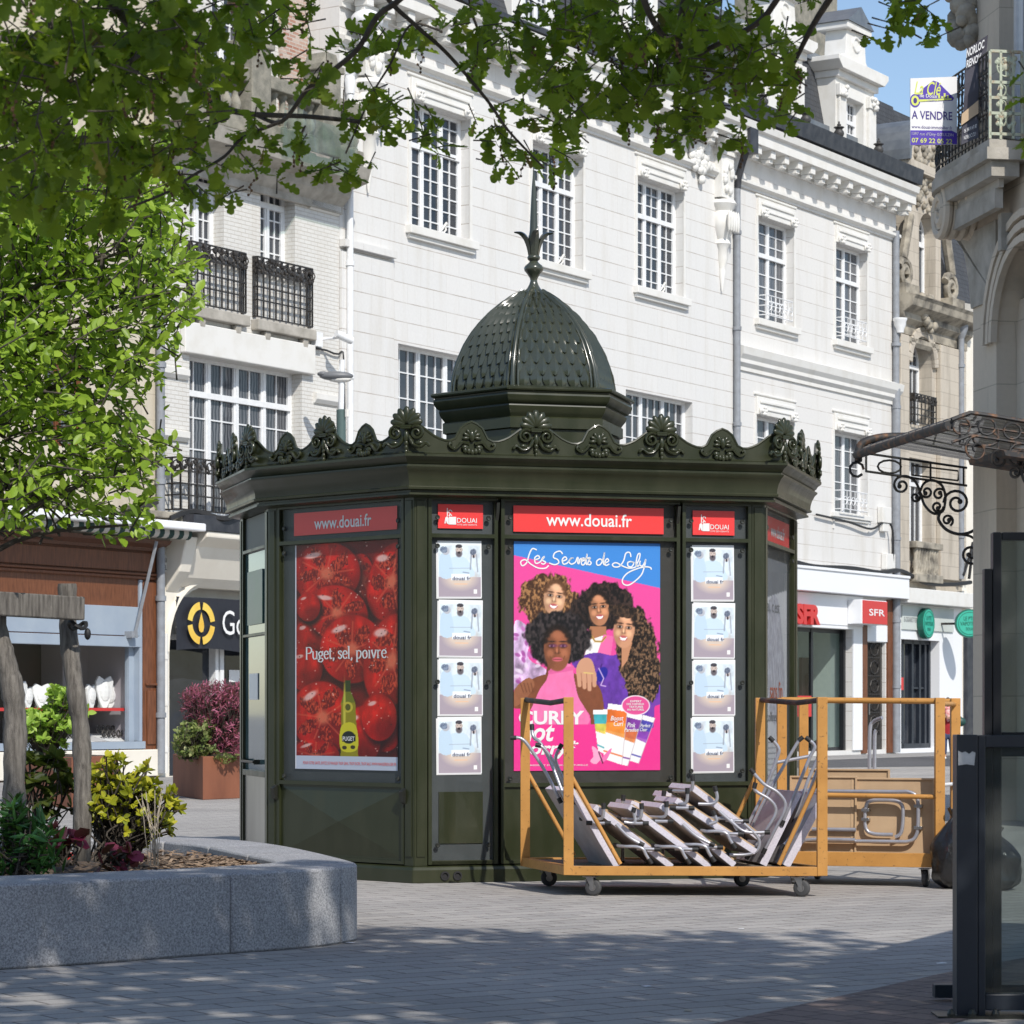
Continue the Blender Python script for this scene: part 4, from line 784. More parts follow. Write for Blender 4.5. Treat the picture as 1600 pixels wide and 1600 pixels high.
f = E.mb(); f.text('UNA STORIA', fs(137,1.85), fs(163,1.85), fz(150,1029,1.85), fz(150,1025,1.85), 1.88, .01); E.part('back_lettering', f, M['lavender'], recalc=False)
# --- wall-hung odds and ends
def fcable(name, label, pts, r=.03):
    f = MB(); f.tube(crom([tuple(W(*p)) for p in pts], 5), r, 5); tag(build(name, f, M['cable']), label, 'cable')
zz = fz(1300,893)+.2
fcable('cable', 'thick black cable bundle sagging along the top of the white shop canopy', [(24.8,-.3,sg+.13),(27,-.32,sg+.2),(29,-.3,sg+.1),(31.5,-.3,sg+.16),(33.5,-.3,sg+.12),(35.2,-.2,sg+.25),(37,-.25,sg-.05),(39,-.3,sg-.02),(cend,-.3,sg+.1)], .07)
fcable('cable', 'thin black cable looping under the lower window guard to the grey junction box', [(29.5,-.1,fz(1300,808)),(31.5,-.12,fz(1340,818)),(33.2,-.14,fz(1365,828)),(34.2,-.12,fz(1375,815)),(34.6,-.2,fz(1384,830)),(34.7,-.15,fz(1386,900))], .035)
fcable('cable', 'black cable running under the iron balconies of the white brick house', [(1.2,-.05,fz(310,520)),(2.5,-.06,fz(360,532)),(4,-.05,fz(420,535)),(5.8,-.06,fz(515,552)),(6.15,-.08,fz(528,600)),(6.15,-.08,2)], .022)
fcable('cable', 'tangled black cable along the dark flashing over the cream arch', [(-.3,-.5,fz(240,812)),(.4,-.55,fz(262,800)),(1.0,-.8,fz(290,812)),(1.7,-.82,fz(320,802)),(2.6,-.8,fz(350,812)),(3.6,-.8,fz(400,806))], .06)
fcable('cable', 'black cable hanging down beside the buff stone house drainpipe', [(cend-.6,-.3,fz(1500,900)),(cend-.2,-.35,fz(1503,870)),(cend+.2,-.3,fz(1508,850)),(cend+.1,-.2,fz(1508,905))], .05)
for (px,py,lab) in ((1377,805,'small pale junction box by the cables under the lower window'),(1383,878,'pale junction box above the white shop canopy end')):
    s, z = fx(px,py); f = MB(); f.box(s-.32,s+.32,-.2,-.01,z-.24,z+.24); f.box(s-.2,s+.2,-.16,-.02,z-.5,z-.25); tag(build('junction_box', f, M['trim'], M=FM(0), bevel=.02), lab, 'junction box')
o = empty('floodlight', 'black floodlight lying on the stone ledge over the jeweller awning', 'floodlight', W(0,0,0), FANG); y=-.6; s, z = fx(215,790,y)
f = MB(); f.prism([(s-.35,z-.12),(s+.35,z+.16),(s+.42,z+.06),(s-.28,z-.24)], y-.2, y+.2); build('lamp_housing', f, M['iron'], o, bevel=.02); f = MB(); f.tube([(s,y-.22,z),(s-.3,y-.22,z-.3),(s-.3,y+.22,z-.3),(s,y+.22,z)],.025,6); build('bracket', f, M['iron'], o)
o = empty('security_camera', 'small white bullet camera on the drainpipe below the right iron balcony', 'camera', W(0,0,0), FANG); y=-.5; s, z = fx(532,527,y)
f = MB(); f.tube([(s-.16,y,z+.06),(s+.2,y-.15,z-.06)],.085,10); build('camera_body', f, M['frame'], o, smooth=50); f = MB(); f.tube([(s,y,z),(s-.1,-.2,z-.02),(s-.2,-.05,z-.05)],.03,6); f.box(s-.4,s-.15,-.15,-.01,z-.2,z+.1); build('mount', f, M['frame'], o)
# street lamp on a slender pole before the house front
Z = 57.2; o = empty('street_lamp', 'slender teal street lamp with a flat grey head rising behind the kiosk crest', 'street lamp', P3(533,0,Z).to_2d().to_3d())
zt_, zh = P3(0,600,Z).z, P3(0,592,Z).z; f = MB(); f.tube([(0,0,0),(0,0,1.0)],.14,12); f.tube([(0,0,1),(0,0,P3(0,640,Z).z)],[.11,.1],12); build('pole', f, M['lampteal'], o, smooth=50)
f = MB(); f.tube([(0,0,P3(0,640,Z).z),(.02,0,zt_+.5),(-.03,0,zh)],.06,10); build('pole_top', f, M['frame'], o, smooth=50)
f = MB(); f.ball((-.1,0,zh+.06),(.36,.16,.10),16,8); f.ball((-.38,0,zh+.1),(.12,.12,.06),10,6); build('lamp_head', f, M['lampgrey'], o, smooth=60); f = MB(); f.ball((-.02,0,zh-.01),(.25,.12,.07),14,6); build('diffuser', f, M['trim'], o, smooth=60)
f = MB(); f.tube([(.13,-.08,P3(0,652,Z).z),(.13,-.08,P3(0,640,Z).z)],.05,8); build('control_box', f, M['trim'], o)
# ------------------------------------------------------------------ printed posters: colour per vertex on a fine sheet
def vnoise(h, w, cells, seed):
    r = np.random.default_rng(seed); out = np.zeros((h,w)); amp = 1.; tot = 0
    for o in range(4):
        c = cells*2**o; gr = r.random((c+2,c+2)); yy = np.linspace(0,c,h); xx = np.linspace(0,c,w); yi = np.minimum(yy.astype(int),c); xi = np.minimum(xx.astype(int),c); fy = (yy-yi)[:,None]; fx_ = (xx-xi)[None]
        fy = fy*fy*(3-2*fy); fx_ = fx_*fx_*(3-2*fx_)
        a = gr[yi][:,xi]; b = gr[yi][:,xi+1]; c_ = gr[yi+1][:,xi]; d = gr[yi+1][:,xi+1]
        out += amp*((a*(1-fx_)+b*fx_)*(1-fy)+(c_*(1-fx_)+d*fx_)*fy); tot += amp; amp *= .55
    return out/tot
class Canvas:
    def __init__(s, x0, y0, x1, y1, w, bg, seed=1):
        s.w = w; s.h = int(round(w*(y1-y0)/(x1-x0))); s.x = np.linspace(x0,x1,s.w)[None].repeat(s.h,0); s.y = np.linspace(y0,y1,s.h)[:,None].repeat(s.w,1)
        s.c = np.ones((s.h,s.w,3))*np.array(bg); s.seed = seed; s.px = (x1-x0)/w
    def put(s, m, col, nz=0., cells=40):
        s.seed += 1; col = np.array(col, float); k = np.ones((s.h,s.w,1))
        if nz: k = 1+nz*((vnoise(s.h,s.w,cells,s.seed)-.5)*2)[...,None]
        m = np.clip(m,0,1)[...,None]; s.c = s.c*(1-m)+np.clip(col*k,0,255)*m
    def mask(s, pts):
        m = np.zeros((s.h,s.w), bool); n = len(pts)
        for i in range(n):
            (xa,ya),(xb,yb) = pts[i], pts[(i+1)%n]
            if ya == yb: continue
            m ^= ((s.y < ya) != (s.y < yb)) & (s.x < xa+(s.y-ya)*(xb-xa)/(yb-ya))
        return m.astype(float)
    def poly(s, pts, col, a=1., nz=0., cells=40): s.put(s.mask(pts)*a, col, nz, cells)
    def smooth(s, pts, col, a=1., nz=0., cells=40): s.poly([tuple(p) for p in crom(pts,6,True)], col, a, nz, cells)
    def rad(s, cx, cy, rx, ry, rot=0): c, q = math.cos(R(rot)), math.sin(R(rot)); dx, dy = s.x-cx, s.y-cy; return np.sqrt(((dx*c+dy*q)/rx)**2+((-dx*q+dy*c)/ry)**2)
    def ell(s, cx, cy, rx, ry, col, rot=0, soft=.06, a=1., nz=0., cells=40): s.put(np.clip((1-s.rad(cx,cy,rx,ry,rot))/soft+.5,0,1)*a, col, nz, cells)
    def hair(s, cx, cy, rx, ry, c1, c2, rot=0, rag=.25, cells=26):
        s.seed += 7; n1 = vnoise(s.h,s.w,cells,s.seed); n2 = vnoise(s.h,s.w,cells*3,s.seed+1); m = np.clip((1-s.rad(cx,cy,rx,ry,rot)+(n1-.5)*rag*2)/.08,0,1)
        t = np.clip((n2-.42)*4,0,1)[...,None]; s.c = s.c*(1-m[...,None])+(np.array(c1)*(1-t)+np.array(c2)*t)*m[...,None]
    def line(s, pts, w, col, a=1.):
        d = np.full((s.h,s.w),1e9)
        for (xa,ya),(xb,yb) in zip(pts,pts[1:]):
            dx, dy = xb-xa, yb-ya; t = np.clip(((s.x-xa)*dx+(s.y-ya)*dy)/(dx*dx+dy*dy+1e-9),0,1); d = np.minimum(d, np.hypot(s.x-xa-t*dx, s.y-ya-t*dy))
        s.put(np.clip((w/2-d)/s.px+.5,0,1)*a, col)
    def face(s, cx, cy, rx, ry, skin, rot=0, smile=True, lip=(190,90,95), hi=None):
        s.ell(cx,cy,rx,ry,skin,rot,.10); s.ell(cx,cy+ry*.35,rx*.86,ry*.72,skin,rot,.10); dk = tuple(v*.72 for v in skin); s.ell(cx-rx*.55,cy+ry*.1,rx*.42,ry*.8,dk,rot,.7,.5); s.ell(cx+rx*.3,cy-ry*.15,rx*.4,ry*.4,tuple(min(255,v*1.2) for v in skin),rot,.9,.7)
        c, q = math.cos(R(rot)), math.sin(R(rot)); at = lambda u,v: (cx+u*rx*c-v*ry*q, cy+u*rx*q+v*ry*c)
        for u in (-.42,.42):
            p = at(u,-.10); s.ell(*p,rx*.28,ry*.11,tuple(v*.55 for v in skin),rot,.8,.9); s.ell(*p,rx*.18,ry*.05,(226,216,210),rot,.5); s.ell(*p,rx*.11,ry*.07,(26,16,14),rot,.5)
            p = at(u,-.3); s.ell(*p,rx*.28,ry*.04,(52,34,28),rot,.9,.9); p = at(u*1.25,.25); s.ell(*p,rx*.26,ry*.18,tuple(min(255,v*1.28+12) for v in skin),rot,.9,.6)
        s.ell(*at(.0,.22),rx*.2,ry*.06,tuple(v*.62 for v in skin),rot,.8,.8); s.ell(*at(.10,.05),rx*.08,ry*.2,tuple(v*.78 for v in skin),rot,.8,.7); s.ell(*at(-.03,.12),rx*.07,ry*.12,tuple(min(255,v*1.3+14) for v in skin),rot,.8,.8); s.ell(*at(.0,-.6),rx*.4,ry*.18,tuple(min(255,v*1.22+8) for v in skin),rot,.9,.7)
        p = at(0,.52); s.ell(*p,rx*.38,ry*(.15 if smile else .10),lip,rot,.4)
        if not smile: s.line([at(-.3,.52),at(.3,.52)],rx*.07,tuple(v*.6 for v in lip),.9); s.line([at(-.45,.5),at(-.55,.36)],rx*.06,dk,.7); s.line([at(.45,.5),at(.55,.36)],rx*.06,dk,.7)
        if smile: s.poly([at(*q) for q in ((-.36,.44),(-.15,.49),(.15,.49),(.36,.44),(.24,.60),(0,.65),(-.24,.60))],(250,246,244))
        for kq in range(9): a = R(200+kq*17.5); s.ell(*at(1.0*math.cos(a),.98*math.sin(a)),rx*.24,ry*.14,hi or (30,23,20),rot,.8,.9)
    def sheet(s, name, w, h, m, parent=None, gain=.95):
        b = np.clip(s.c,0,255)/255; lin = np.where(b<=.04045,b/12.92,((b+.055)/1.055)**2.4)*gain; W_, H_ = s.w, s.h
        xs = np.linspace(0,w,W_); zs = np.linspace(h,0,H_); co = np.zeros((H_,W_,3),np.float32); co[...,0] = xs[None]; co[...,2] = zs[:,None]
        idx = np.arange(H_*W_).reshape(H_,W_); q = np.stack([idx[1:,:-1],idx[1:,1:],idx[:-1,1:],idx[:-1,:-1]],-1).reshape(-1,4)
        me = bpy.data.meshes.new(name); me.vertices.add(H_*W_); me.vertices.foreach_set('co', co.ravel()); me.loops.add(q.size); me.loops.foreach_set('vertex_index', q.ravel().astype(np.int32)); me.polygons.add(len(q)); me.polygons.foreach_set('loop_start', np.arange(0,q.size,4,dtype=np.int32))
        me.update(calc_edges=True); at = me.color_attributes.new('ink','FLOAT_COLOR','POINT'); at.data.foreach_set('color', np.concatenate([lin,np.ones((H_,W_,1))],-1).astype(np.float32).ravel()); me.materials.append(m)
        o = bpy.data.objects.new(name, me); COL.objects.link(o); o.parent = parent; return o
# ------------------------------------------------------------------ the kiosk
KA = R(15.5); KL, KC, KS = 2.868, 1.72, 1.32
K0 = Vector(((647-HX)/F*21.18, 21.18, 0))
kiosk = empty('kiosk', 'dark green cast iron newspaper kiosk with a scale-clad dome and palmette crest', 'kiosk', K0, KA)
KM = Matrix.Translation(K0) @ Matrix.Rotation(KA,4,'Z')
h3 = KC*math.sqrt(3)/2
KP = [(0,0),(KL,0),(KL+KC/2,h3),(KL+KC/2,h3+KS),(KL,2*h3+KS),(0,2*h3+KS),(-KC/2,h3+KS),(-KC/2,h3)]
def side(i):
    p, q = Vector(KP[i]), Vector(KP[(i+1)%8]); t = (q-p).normalized()
    return Matrix(((t.x,-t.y,0,p.x),(t.y,t.x,0,p.y),(0,0,1,0),(0,0,0,1))), (q-p).length
def kp(name, mb, m, par=None, **k): return build(name, mb, m, par or kiosk, **k)
def kx(i, x, y, dep=0.):                              # photo pixel -> (along, height) on kiosk side i
    m = KM @ side(i)[0]; o = m @ Vector((0,dep,0)); nn = (m.to_3x3() @ Vector((0,1,0))); d = Vector(((x-HX)/F,1,(HY-y)/F)); t = (o-Vector((0,0,H))).dot(nn)/d.dot(nn); p = m.inverted() @ (Vector((0,0,H))+d*t); return p.x, p.z
f = MB(); f.loft(KP, [(.035,0),(.035,.10),(.02,.12),(.0,.13)]); kp('plinth', f, M['green'], bevel=.006)
f = MB(); f.loft(KP, [(-.10,.05),(-.10,2.98)]); kp('core', f, M['black'])
CW = .105
for i in range(8):
    f = MB(); m, L = side(i); f.M = m; f.box(0,CW,-.004,.09,.13,3.0); f.box(.018,CW-.018,-.012,-.0045,.2,2.95)
    m2, L2 = side((i-1)%8); f.M = m2; f.box(L2-CW,L2,-.004,.09,.13,3.0); f.box(L2-CW+.018,L2-.018,-.012,-.0045,.2,2.95); kp('corner_post', f, M['green'], bevel=.005)
bolt_o = None
def bolt(m, x, z, y=-.012):
    global bolt_o
    mm = m @ Matrix.Translation((x,y,z)) @ Matrix.Rotation(R(90),4,'X')
    if bolt_o is None:
        f = MB(); f.lathe([(.019,0),(.019,.008),(.013,.014),(.004,.012)],(0,0,0),12); bolt_o = kp('bolt', f, M['bolt'], smooth=40, M=mm)
    else: dup(bolt_o, mm, kiosk)
def bay(i, a, b, zb, board='slate_board', head=True, bolts=((2.85,),(2.58,)), panel=True, pyramid=True):
    m, L = side(i); f = MB(m); t = .028
    f.box(a,a+t,-.006,.05,.14,2.97); f.box(b-t,b,-.006,.05,.14,2.97); f.box(a+t,b-t,-.006,.05,2.665,2.695); f.box(a+t,b-t,-.006,.05,zb-.03,zb); f.box(a+t,b-t,-.006,.05,2.955,2.975); f.box(a+t,b-t,-.006,.05,.14,.165); kp('bay_frame', f, M['green'])
    f = MB(m); f.box(a+t,b-t,.045,.055,zb,2.955); kp('backing_board', f, M[board])
    f = MB(m); f.quad((a+t,.014,zb+.003),(b-t,.014,zb+.003),(b-t,.014,2.662),(a+t,.014,2.662)); f.quad((a+t,.014,2.698),(b-t,.014,2.698),(b-t,.014,2.952),(a+t,.014,2.952)); kp('glass_pane', f, M['glass'], recalc=False)
    if panel and zb > .3:
        f = MB(m); x0,x1,z0,z1 = a+t,b-t,.165,zb-.03; f.box(x0,x1,.015,.03,z0,z1)
        if pyramid:
            c = ((x0+x1)/2,-.012,(z0+z1)/2); q = [(x0+.02,.0145,z0+.02),(x1-.02,.0145,z0+.02),(x1-.02,.0145,z1-.02),(x0+.02,.0145,z1-.02)]; f.add(q+[c],[(0,1,4),(1,2,4),(2,3,4),(3,0,4)])
        kp('lower_panel', f, M['green'])
    for zz in bolts[0]+bolts[1]:
        for x in (a+.075,b-.075): bolt(m, x, zz, .008)
    return m
def banner(i, x0, x1, z0, z1, body=None, logo=False, bx=(.28,.72), bz=(.28,.74)):
    m, L = side(i); f = MB(m); f.quad((x0,.03,z0),(x1,.03,z0),(x1,.03,z1),(x0,.03,z1)); o = kp('banner', f, M['red'], recalc=False); f = MB(m); w, h = x1-x0, z1-z0
    if body: f.text(body, x0+w*bx[0], x0+w*bx[1], z0+h*bz[0], z0+h*bz[1], .027, .012)
    if logo:
        f.text('DOUAI', x0+w*.42, x0+w*.86, z0+h*.24, z0+h*.44, .027, .004); f.text('CITE DES GEANTS', x0+w*.42, x0+w*.86, z0+h*.13, z0+h*.19, .027, .0)
        px = lambda u,v: (x0+w*u, .027, z0+h*v)
        f.quad(px(.24,.16),px(.40,.16),px(.40,.48),(px(.24,.48))); f.poly([px(.14,.2),px(.17,.2),px(.17,.32),px(.2,.2),px(.235,.16),px(.235,.42),px(.2,.5),px(.16,.44)])
        f.quad(px(.195,.5),px(.215,.5),px(.215,.84),px(.195,.84)); f.ribbon([(x0+w*(.27+.035*math.cos(t*.7)),z0+h*(.68+.08*math.sin(t*.7))) for t in range(7)],.006,.027); f.ribbon([(x0+w*.24,z0+h*.5),(x0+w*.27,z0+h*.6),(x0+w*.3,z0+h*.52)],.01,.027)
    build('lettering', f, M['white_print'], o, recalc=False)
# front: narrow, wide, narrow bay
bay(0, .112, .668, .17, bolts=((2.82,),(2.60,1.55,.29)), panel=False)
banner(0, .197, .557, 2.738, 2.925, logo=True)
f = MB(side(0)[0]); f.box(.205,.557,.036,.044,.30,.70); kp('painted_square', f, M['green'])
bay(0, .694, 2.160, .765, 'brown_board', bolts=((2.83,),(2.60,.80)), pyramid=False)
banner(0, .802, 2.034, 2.722, 2.926, 'www.douai.fr', bx=(.215,.785), bz=(.24,.74))
bay(0, 2.180, 2.760, .765, bolts=((2.83,),(2.60,1.55,.85)), pyramid=False)
banner(0, 2.277, 2.628, 2.722, 2.915, logo=True)
# chamfers and flanks
bay(7, .112, KC-.112, .765, bolts=((2.8,),(2.60,.80)))
u0, u1 = kx(7,455,800)[0], kx(7,616,800)[0]; banner(7, u0, u1, kx(7,535,832)[1], kx(7,535,796)[1], 'www.douai.fr', bx=(.205,.76), bz=(.22,.76))
bay(1, .112, KC-.112, .5, bolts=((2.8,),(2.60,.60))); banner(1, .25, KC-.22, 2.70, 2.91, 'www.douai.fr', bx=(.21,.79), bz=(.24,.74))
for i in (2,3,4,5): bay(i, .112, side(i)[1]-.112, .765)
# left flank: serving side with tall glass over a stainless sheet
m, L = side(6); t = .03
f = MB(m); f.box(.112,.14,-.006,.05,.14,2.97); f.box(L-.14,L-.112,-.006,.05,.14,2.97); f.box(.14,L-.14,-.006,.05,2.66,2.69); f.box(.14,L-.14,-.006,.05,.78,.83); f.box(.14,L-.14,-.006,.05,.14,.165); f.box(.14,L-.14,-.004,.05,1.95,1.975); kp('bay_frame', f, M['green'], bevel=.004)
f = MB(m); f.box(.14,L-.14,.02,.03,.83,1.95); f.box(.14,L-.14,.02,.03,1.976,2.66); kp('glass_pane', f, M['teal_glass']); f = MB(m); f.box(.14,L-.14,.012,.03,.165,.78); kp('steel_sheet', f, M['steel']); f = MB(m); f.box(.14,L-.14,.02,.03,2.69,2.96); kp('header_sheet', f, M['slate_board'])
banner(6, .2, L-.2, 2.705, 2.93, 'www.douai.fr', bx=(.2,.8), bz=(.22,.74))
f = MB(m); f.box(.35,.75,.012,.017,1.42,1.64); kp('notice', f, M['white_print'])
f = MB(m); f.tube([(.25,-.03,.9),(.8,-.03,.9)],.012,6); f.box(.24,.26,-.03,.02,.88,.92); f.box(.79,.81,-.03,.02,.88,.92); kp('handle', f, M['bolt'])
f = MB(m); f.box(.3,1.0,.006,.016,2.05,2.5); kp('blind', f, mat('green_blind',(.05,.16,.12),(.10,.16,.17),rough=.3,scale=3))
# hinges of the lower flap, drain holes
for x in (.10,KC-.10):
    f = MB(side(7)[0]); f.prism([(-.004,.73),(-.05,.70),(-.03,.62),(-.004,.60)], x-.02, x+.02, 'x'); kp('hinge', f, M['bolt'])
for x in (.66,2.14): f = MB(side(0)[0]); f.prism([(-.004,2.96),(-.05,2.94),(-.03,2.86),(-.004,2.80)], x-.012, x+.012, 'x'); kp('hinge', f, M['bolt'])
for x in (.235,.335):
    f = MB(side(0)[0] @ Matrix.Translation((x,-.036,.055)) @ Matrix.Rotation(R(90),4,'X')); f.lathe([(.035,0),(.035,.012),(.024,.012),(.024,-.02),(.001,-.02)],(0,0,0),14); kp('drain_socket', f, M['black'])
# cornice
f = MB(); f.loft(KP, [(-.02,2.965),(.10,2.985),(.10,3.0),(.085,3.004),(.085,3.02),(.125,3.026),(.128,3.042),(.115,3.05),(.118,3.085),(.13,3.125),(.152,3.165),(.172,3.185),(.176,3.196),(.152,3.2),(.152,3.214),(.163,3.222),(.178,3.246),(.2,3.262),(.208,3.27),(.208,3.288),(.15,3.294),(-.2,3.33),(-1.2,3.40)]); kp('cornice', f, M['green'], smooth=28)
# crest: wavy plates with palmettes and acanthus reliefs
OP = offset(KP, .168); units = [3,2,2,2,3,2,2,2]; ZB = 3.285
def crest_z(d, U):                                    # outline above the cornice, d from the nearest palmette
    k = U/.98; P = [(0,.245),(.06,.24),(.10,.225),(.15,.185),(.22,.135),(.29,.112),(.352,.112),(.37,.135),(.385,.175),(.41,.215),(.445,.243),(.49,.262)]
    d /= k
    for (a,b),(c,e) in zip(P,P[1:]):
        if d <= c: return b+(e-b)*(d-a)/(c-a)
    return .262
pal = orn = None
def relief_palmette():
    f = MB()
    for k in range(7):                               # fan of flutes
        a = R(90+(k-3)*27); ln = .128-.006*abs(k-3); c = (0.062*math.cos(a),-.008,.208+.062*math.sin(a)); rot = Matrix.Rotation(-(a-math.pi/2),3,'Y'); f.ball(c,(.029,.017,ln*.50),9,7,rot)
    f.prism([(.098*math.cos(R(q)),.205+.103*math.sin(R(q))) for q in range(-5,190,13)]+[(0,.18)],-.004,.014)
    f.box(-.035,.035,-.03,.01,.175,.20); f.tube([(-.04,-.02,.188),(.04,-.02,.188)],.012,6)
    for s in (-1,1):
        f.tube([(s*(p[0]),-.016,p[1]) for p in spiral((.075,.145),.05,.012,R(130),-1.6,20)],.012,6)
        f.tube([tuple(v) for v in crom([(s*.02,-.012,.12),(s*.05,-.014,.065),(s*.1,-.014,.05),(s*.14,-.014,.075),(s*.165,-.012,.05)],5)],[.017]*4+[.014]*8+[.012]*8+[.008],6); f.ball((s*.09,-.016,.075),(.03,.012,.016),7,5)
    for k in range(3): f.ball((0,-.014,.075-.03*k),(.018-.003*k,.016,.022),7,5)
    f.ball((0,-.016,.12),(.02,.016,.045),7,6); return f
def relief_acanthus():
    f = MB(); f.ball((0,-.010,.135),(.022,.016,.042),8,7)
    for k in (-3,-2,-1,1,2,3):
        a = R(90-k*32); f.ball((.042*math.cos(a),-.010,.125+.042*math.sin(a)),(.014,.011,.028),6,6,Matrix.Rotation(R(k*32),3,'Y'))
    for s in (-1,1):
        f.tube([tuple(v) for v in crom([(s*.02,-.012,.08),(s*.07,-.014,.09),(s*.1,-.014,.06),(s*.13,-.014,.045),(s*.16,-.014,.065),(s*.155,-.012,.085),(s*.14,-.012,.075)],5)],.011,6); f.ball((s*.05,-.016,.055),(.028,.014,.02),7,5)
    for k in range(5): f.ball((-.05+.025*k,-.018,.035-.012*(1-abs(k-2)/2)),(.016,.014,.024),6,5)
    return f
for i in range(8):
    p, q = Vector(OP[i]), Vector(OP[(i+1)%8]); L = (q-p).length; t = (q-p)/L; n = units[i]; U = L/n
    m = Matrix(((t.x,-t.y,0,p.x),(t.y,t.x,0,p.y),(0,0,1,ZB),(0,0,0,1))); f = MB(m); N = 24*n; ys = (0,.018)
    top = [(L*k/N, crest_z(min((L*k/N)%U, U-(L*k/N)%U), U)) for k in range(N+1)]
    f.prism([(0,0)]+[(0,top[0][1])]+top[1:-1]+[(L,top[-1][1]),(L,0)], 0, .018); f.tube([(x,.004,z) for x,z in top],.011,6); f.tube([(0,-.004,.012),(L,-.004,.012)],.012,6); kp('crest_panel', f, M['green'], smooth=35)
    for k in range(n):
        a = m @ Matrix.Translation((k*U,0,0)); 
        if k == 0: pv = Vector(OP[i-1]); tb = ((p-pv).normalized()+t).normalized(); a = Matrix(((tb.x,-tb.y,0,p.x),(tb.y,tb.x,0,p.y),(0,0,1,ZB),(0,0,0,1)))
        sc = Matrix.Diagonal((1.12*min(1,U/.98+.1),1.2,1.1,1)); b = m @ Matrix.Translation(((k+.5)*U,0,.0)) @ sc; a = a @ sc
        if pal is None: pal = kp('palmette', relief_palmette(), M['green'], smooth=60, M=a); orn = kp('acanthus_relief', relief_acanthus(), M['green'], smooth=60, M=b)
        else: dup(pal, a, kiosk); dup(orn, b, kiosk)
# drum and dome
DC = (1.525, 1.985); hexa = lambda r: [(DC[0]+r*math.cos(R(60*k-120)), DC[1]+r*math.sin(R(60*k-120))) for k in range(6)]
HB = hexa(1.0)
def hloft(f, prof): 
    vs = []; 
    for r,z in prof: vs += [(x,y,z) for x,y in hexa(r)]
    n = 6; f.add(vs, [(i*n+k,i*n+(k+1)%n,(i+1)*n+(k+1)%n,(i+1)*n+k) for i in range(len(prof)-1) for k in range(n)]+[tuple(range(n-1,-1,-1)),tuple(range((len(prof)-1)*n,len(prof)*n))])
f = MB(); hloft(f, [(.77,3.33),(.77,3.66),(.80,3.67),(.80,3.755),(.785,3.765),(.80,3.785),(.825,3.815),(.835,3.85),(.83,3.865),(.85,3.875),(.875,3.905),(.885,3.935),(.882,3.95),(.87,3.956),(.872,3.966),(.90,3.974),(.906,3.985),(.906,4.0),(.88,4.008),(.73,4.03)]); kp('drum', f, M['green'], smooth=25)
DP = [(0,.715),(.08,.712),(.2,.692),(.32,.655),(.45,.605),(.57,.54),(.68,.462),(.78,.375),(.87,.28),(.94,.185),(.985,.12),(1,.10)]
def dome_r(t):
    for (a,b),(c,d) in zip(DP,DP[1:]):
        if t <= c: return b+(d-b)*(t-a)/(c-a)
    return DP[-1][1]
Z0, ZH = 4.02, .88
f = MB(); hloft(f, [(dome_r(k/30)-.012, Z0+ZH*k/30) for k in range(31)]); kp('dome_shell', f, M['dome'], smooth=35)
for k in range(6):
    f = MB(); a0, a1 = R(60*k-120), R(60*k-60); rows = 10; per = 6
    def DPt(u, t, o):                                # u across the gore -.5...5, t up, o outwards
        r = dome_r(min(1,max(0,t))); p = Vector((DC[0]+r*math.cos(a0),DC[1]+r*math.sin(a0))); q = Vector((DC[0]+r*math.cos(a1),DC[1]+r*math.sin(a1))); w = p+(q-p)*(u+.5)
        am = (a0+a1)/2; sl = (dome_r(min(1,t+.03))-dome_r(max(0,t-.03)))/(ZH*.06); nv = Vector((math.cos(am),math.sin(am),-sl)).normalized()
        return Vector((w.x,w.y,Z0+ZH*t))+nv*o
    ts = [0]; 
    for j in range(rows): ts.append(ts[-1]+(.115-.0045*j))
    ts = [t*.965/ts[-1] for t in ts]
    for j in range(rows-1,-1,-1):
        t0 = ts[j]; dt = ts[j+1]-ts[j]; nn = per if j < 7 else (5 if j < 9 else 3); su = .92/nn
        for c in range(nn+ (j%2)):
            u = -.45+su*(c+.5-(.5 if j%2 else 0))
            L = [(0,-.10),(.27,.14),(.44,.42),(.5,.80),(.42,1.2),(0,1.7)]; hw = [.009,.009,.007,.005,.002,.0]
            def cl(v): return max(-.465,min(.465,v))
            vs = [DPt(cl(u), t0+dt*q, h+.016) for (_,q),h in zip(L,[.007,.011,.014,.013,.007,-.004])]
            vs += [DPt(cl(u-p*su), t0+dt*q, h*.62) for (p,q),h in zip(L[1:5],hw[1:5])]+[DPt(cl(u+p*su), t0+dt*q, h*.62) for (p,q),h in zip(L[1:5],hw[1:5])]
            vs += [DPt(cl(u-p*su*1.02), t0+dt*q, -.01) for p,q in L[1:5]]+[DPt(cl(u+p*su*1.02), t0+dt*q, -.01) for p,q in L[1:5]]+[DPt(cl(u), t0-dt*.13, -.01)]
            fsx = [(0,1,6),(0,10,1)]+[(i,i+1,6+i,5+i) for i in range(1,4)]+[(i,9+i,10+i,i+1) for i in range(1,4)]+[(4,5,9),(4,13,5)]
            fsx += [(5+i,6+i,14+i,13+i) for i in range(1,4)]+[(9+i,17+i,18+i,10+i) for i in range(1,4)]+[(0,6,14,22),(0,22,18,10)]
            f.add(vs, fsx)
    kp('dome_scales', f, M['dome'], smooth=40)
    f = MB(); f.tube([(DC[0]+(dome_r(j/24)+.004)*math.cos(a0),DC[1]+(dome_r(j/24)+.004)*math.sin(a0),Z0+ZH*j/24) for j in range(25)],.021,8)
    for dd in (-.045,.045): f.tube([(DC[0]+(dome_r(j/24)-.002)*math.cos(a0)+dd*math.sin(a0)*-1*(1-.6*j/24),DC[1]+(dome_r(j/24)-.002)*math.sin(a0)+dd*math.cos(a0)*(1-.6*j/24),Z0+ZH*j/24) for j in range(25)],.011,6)
    kp('dome_rib', f, M['dome'], smooth=60)
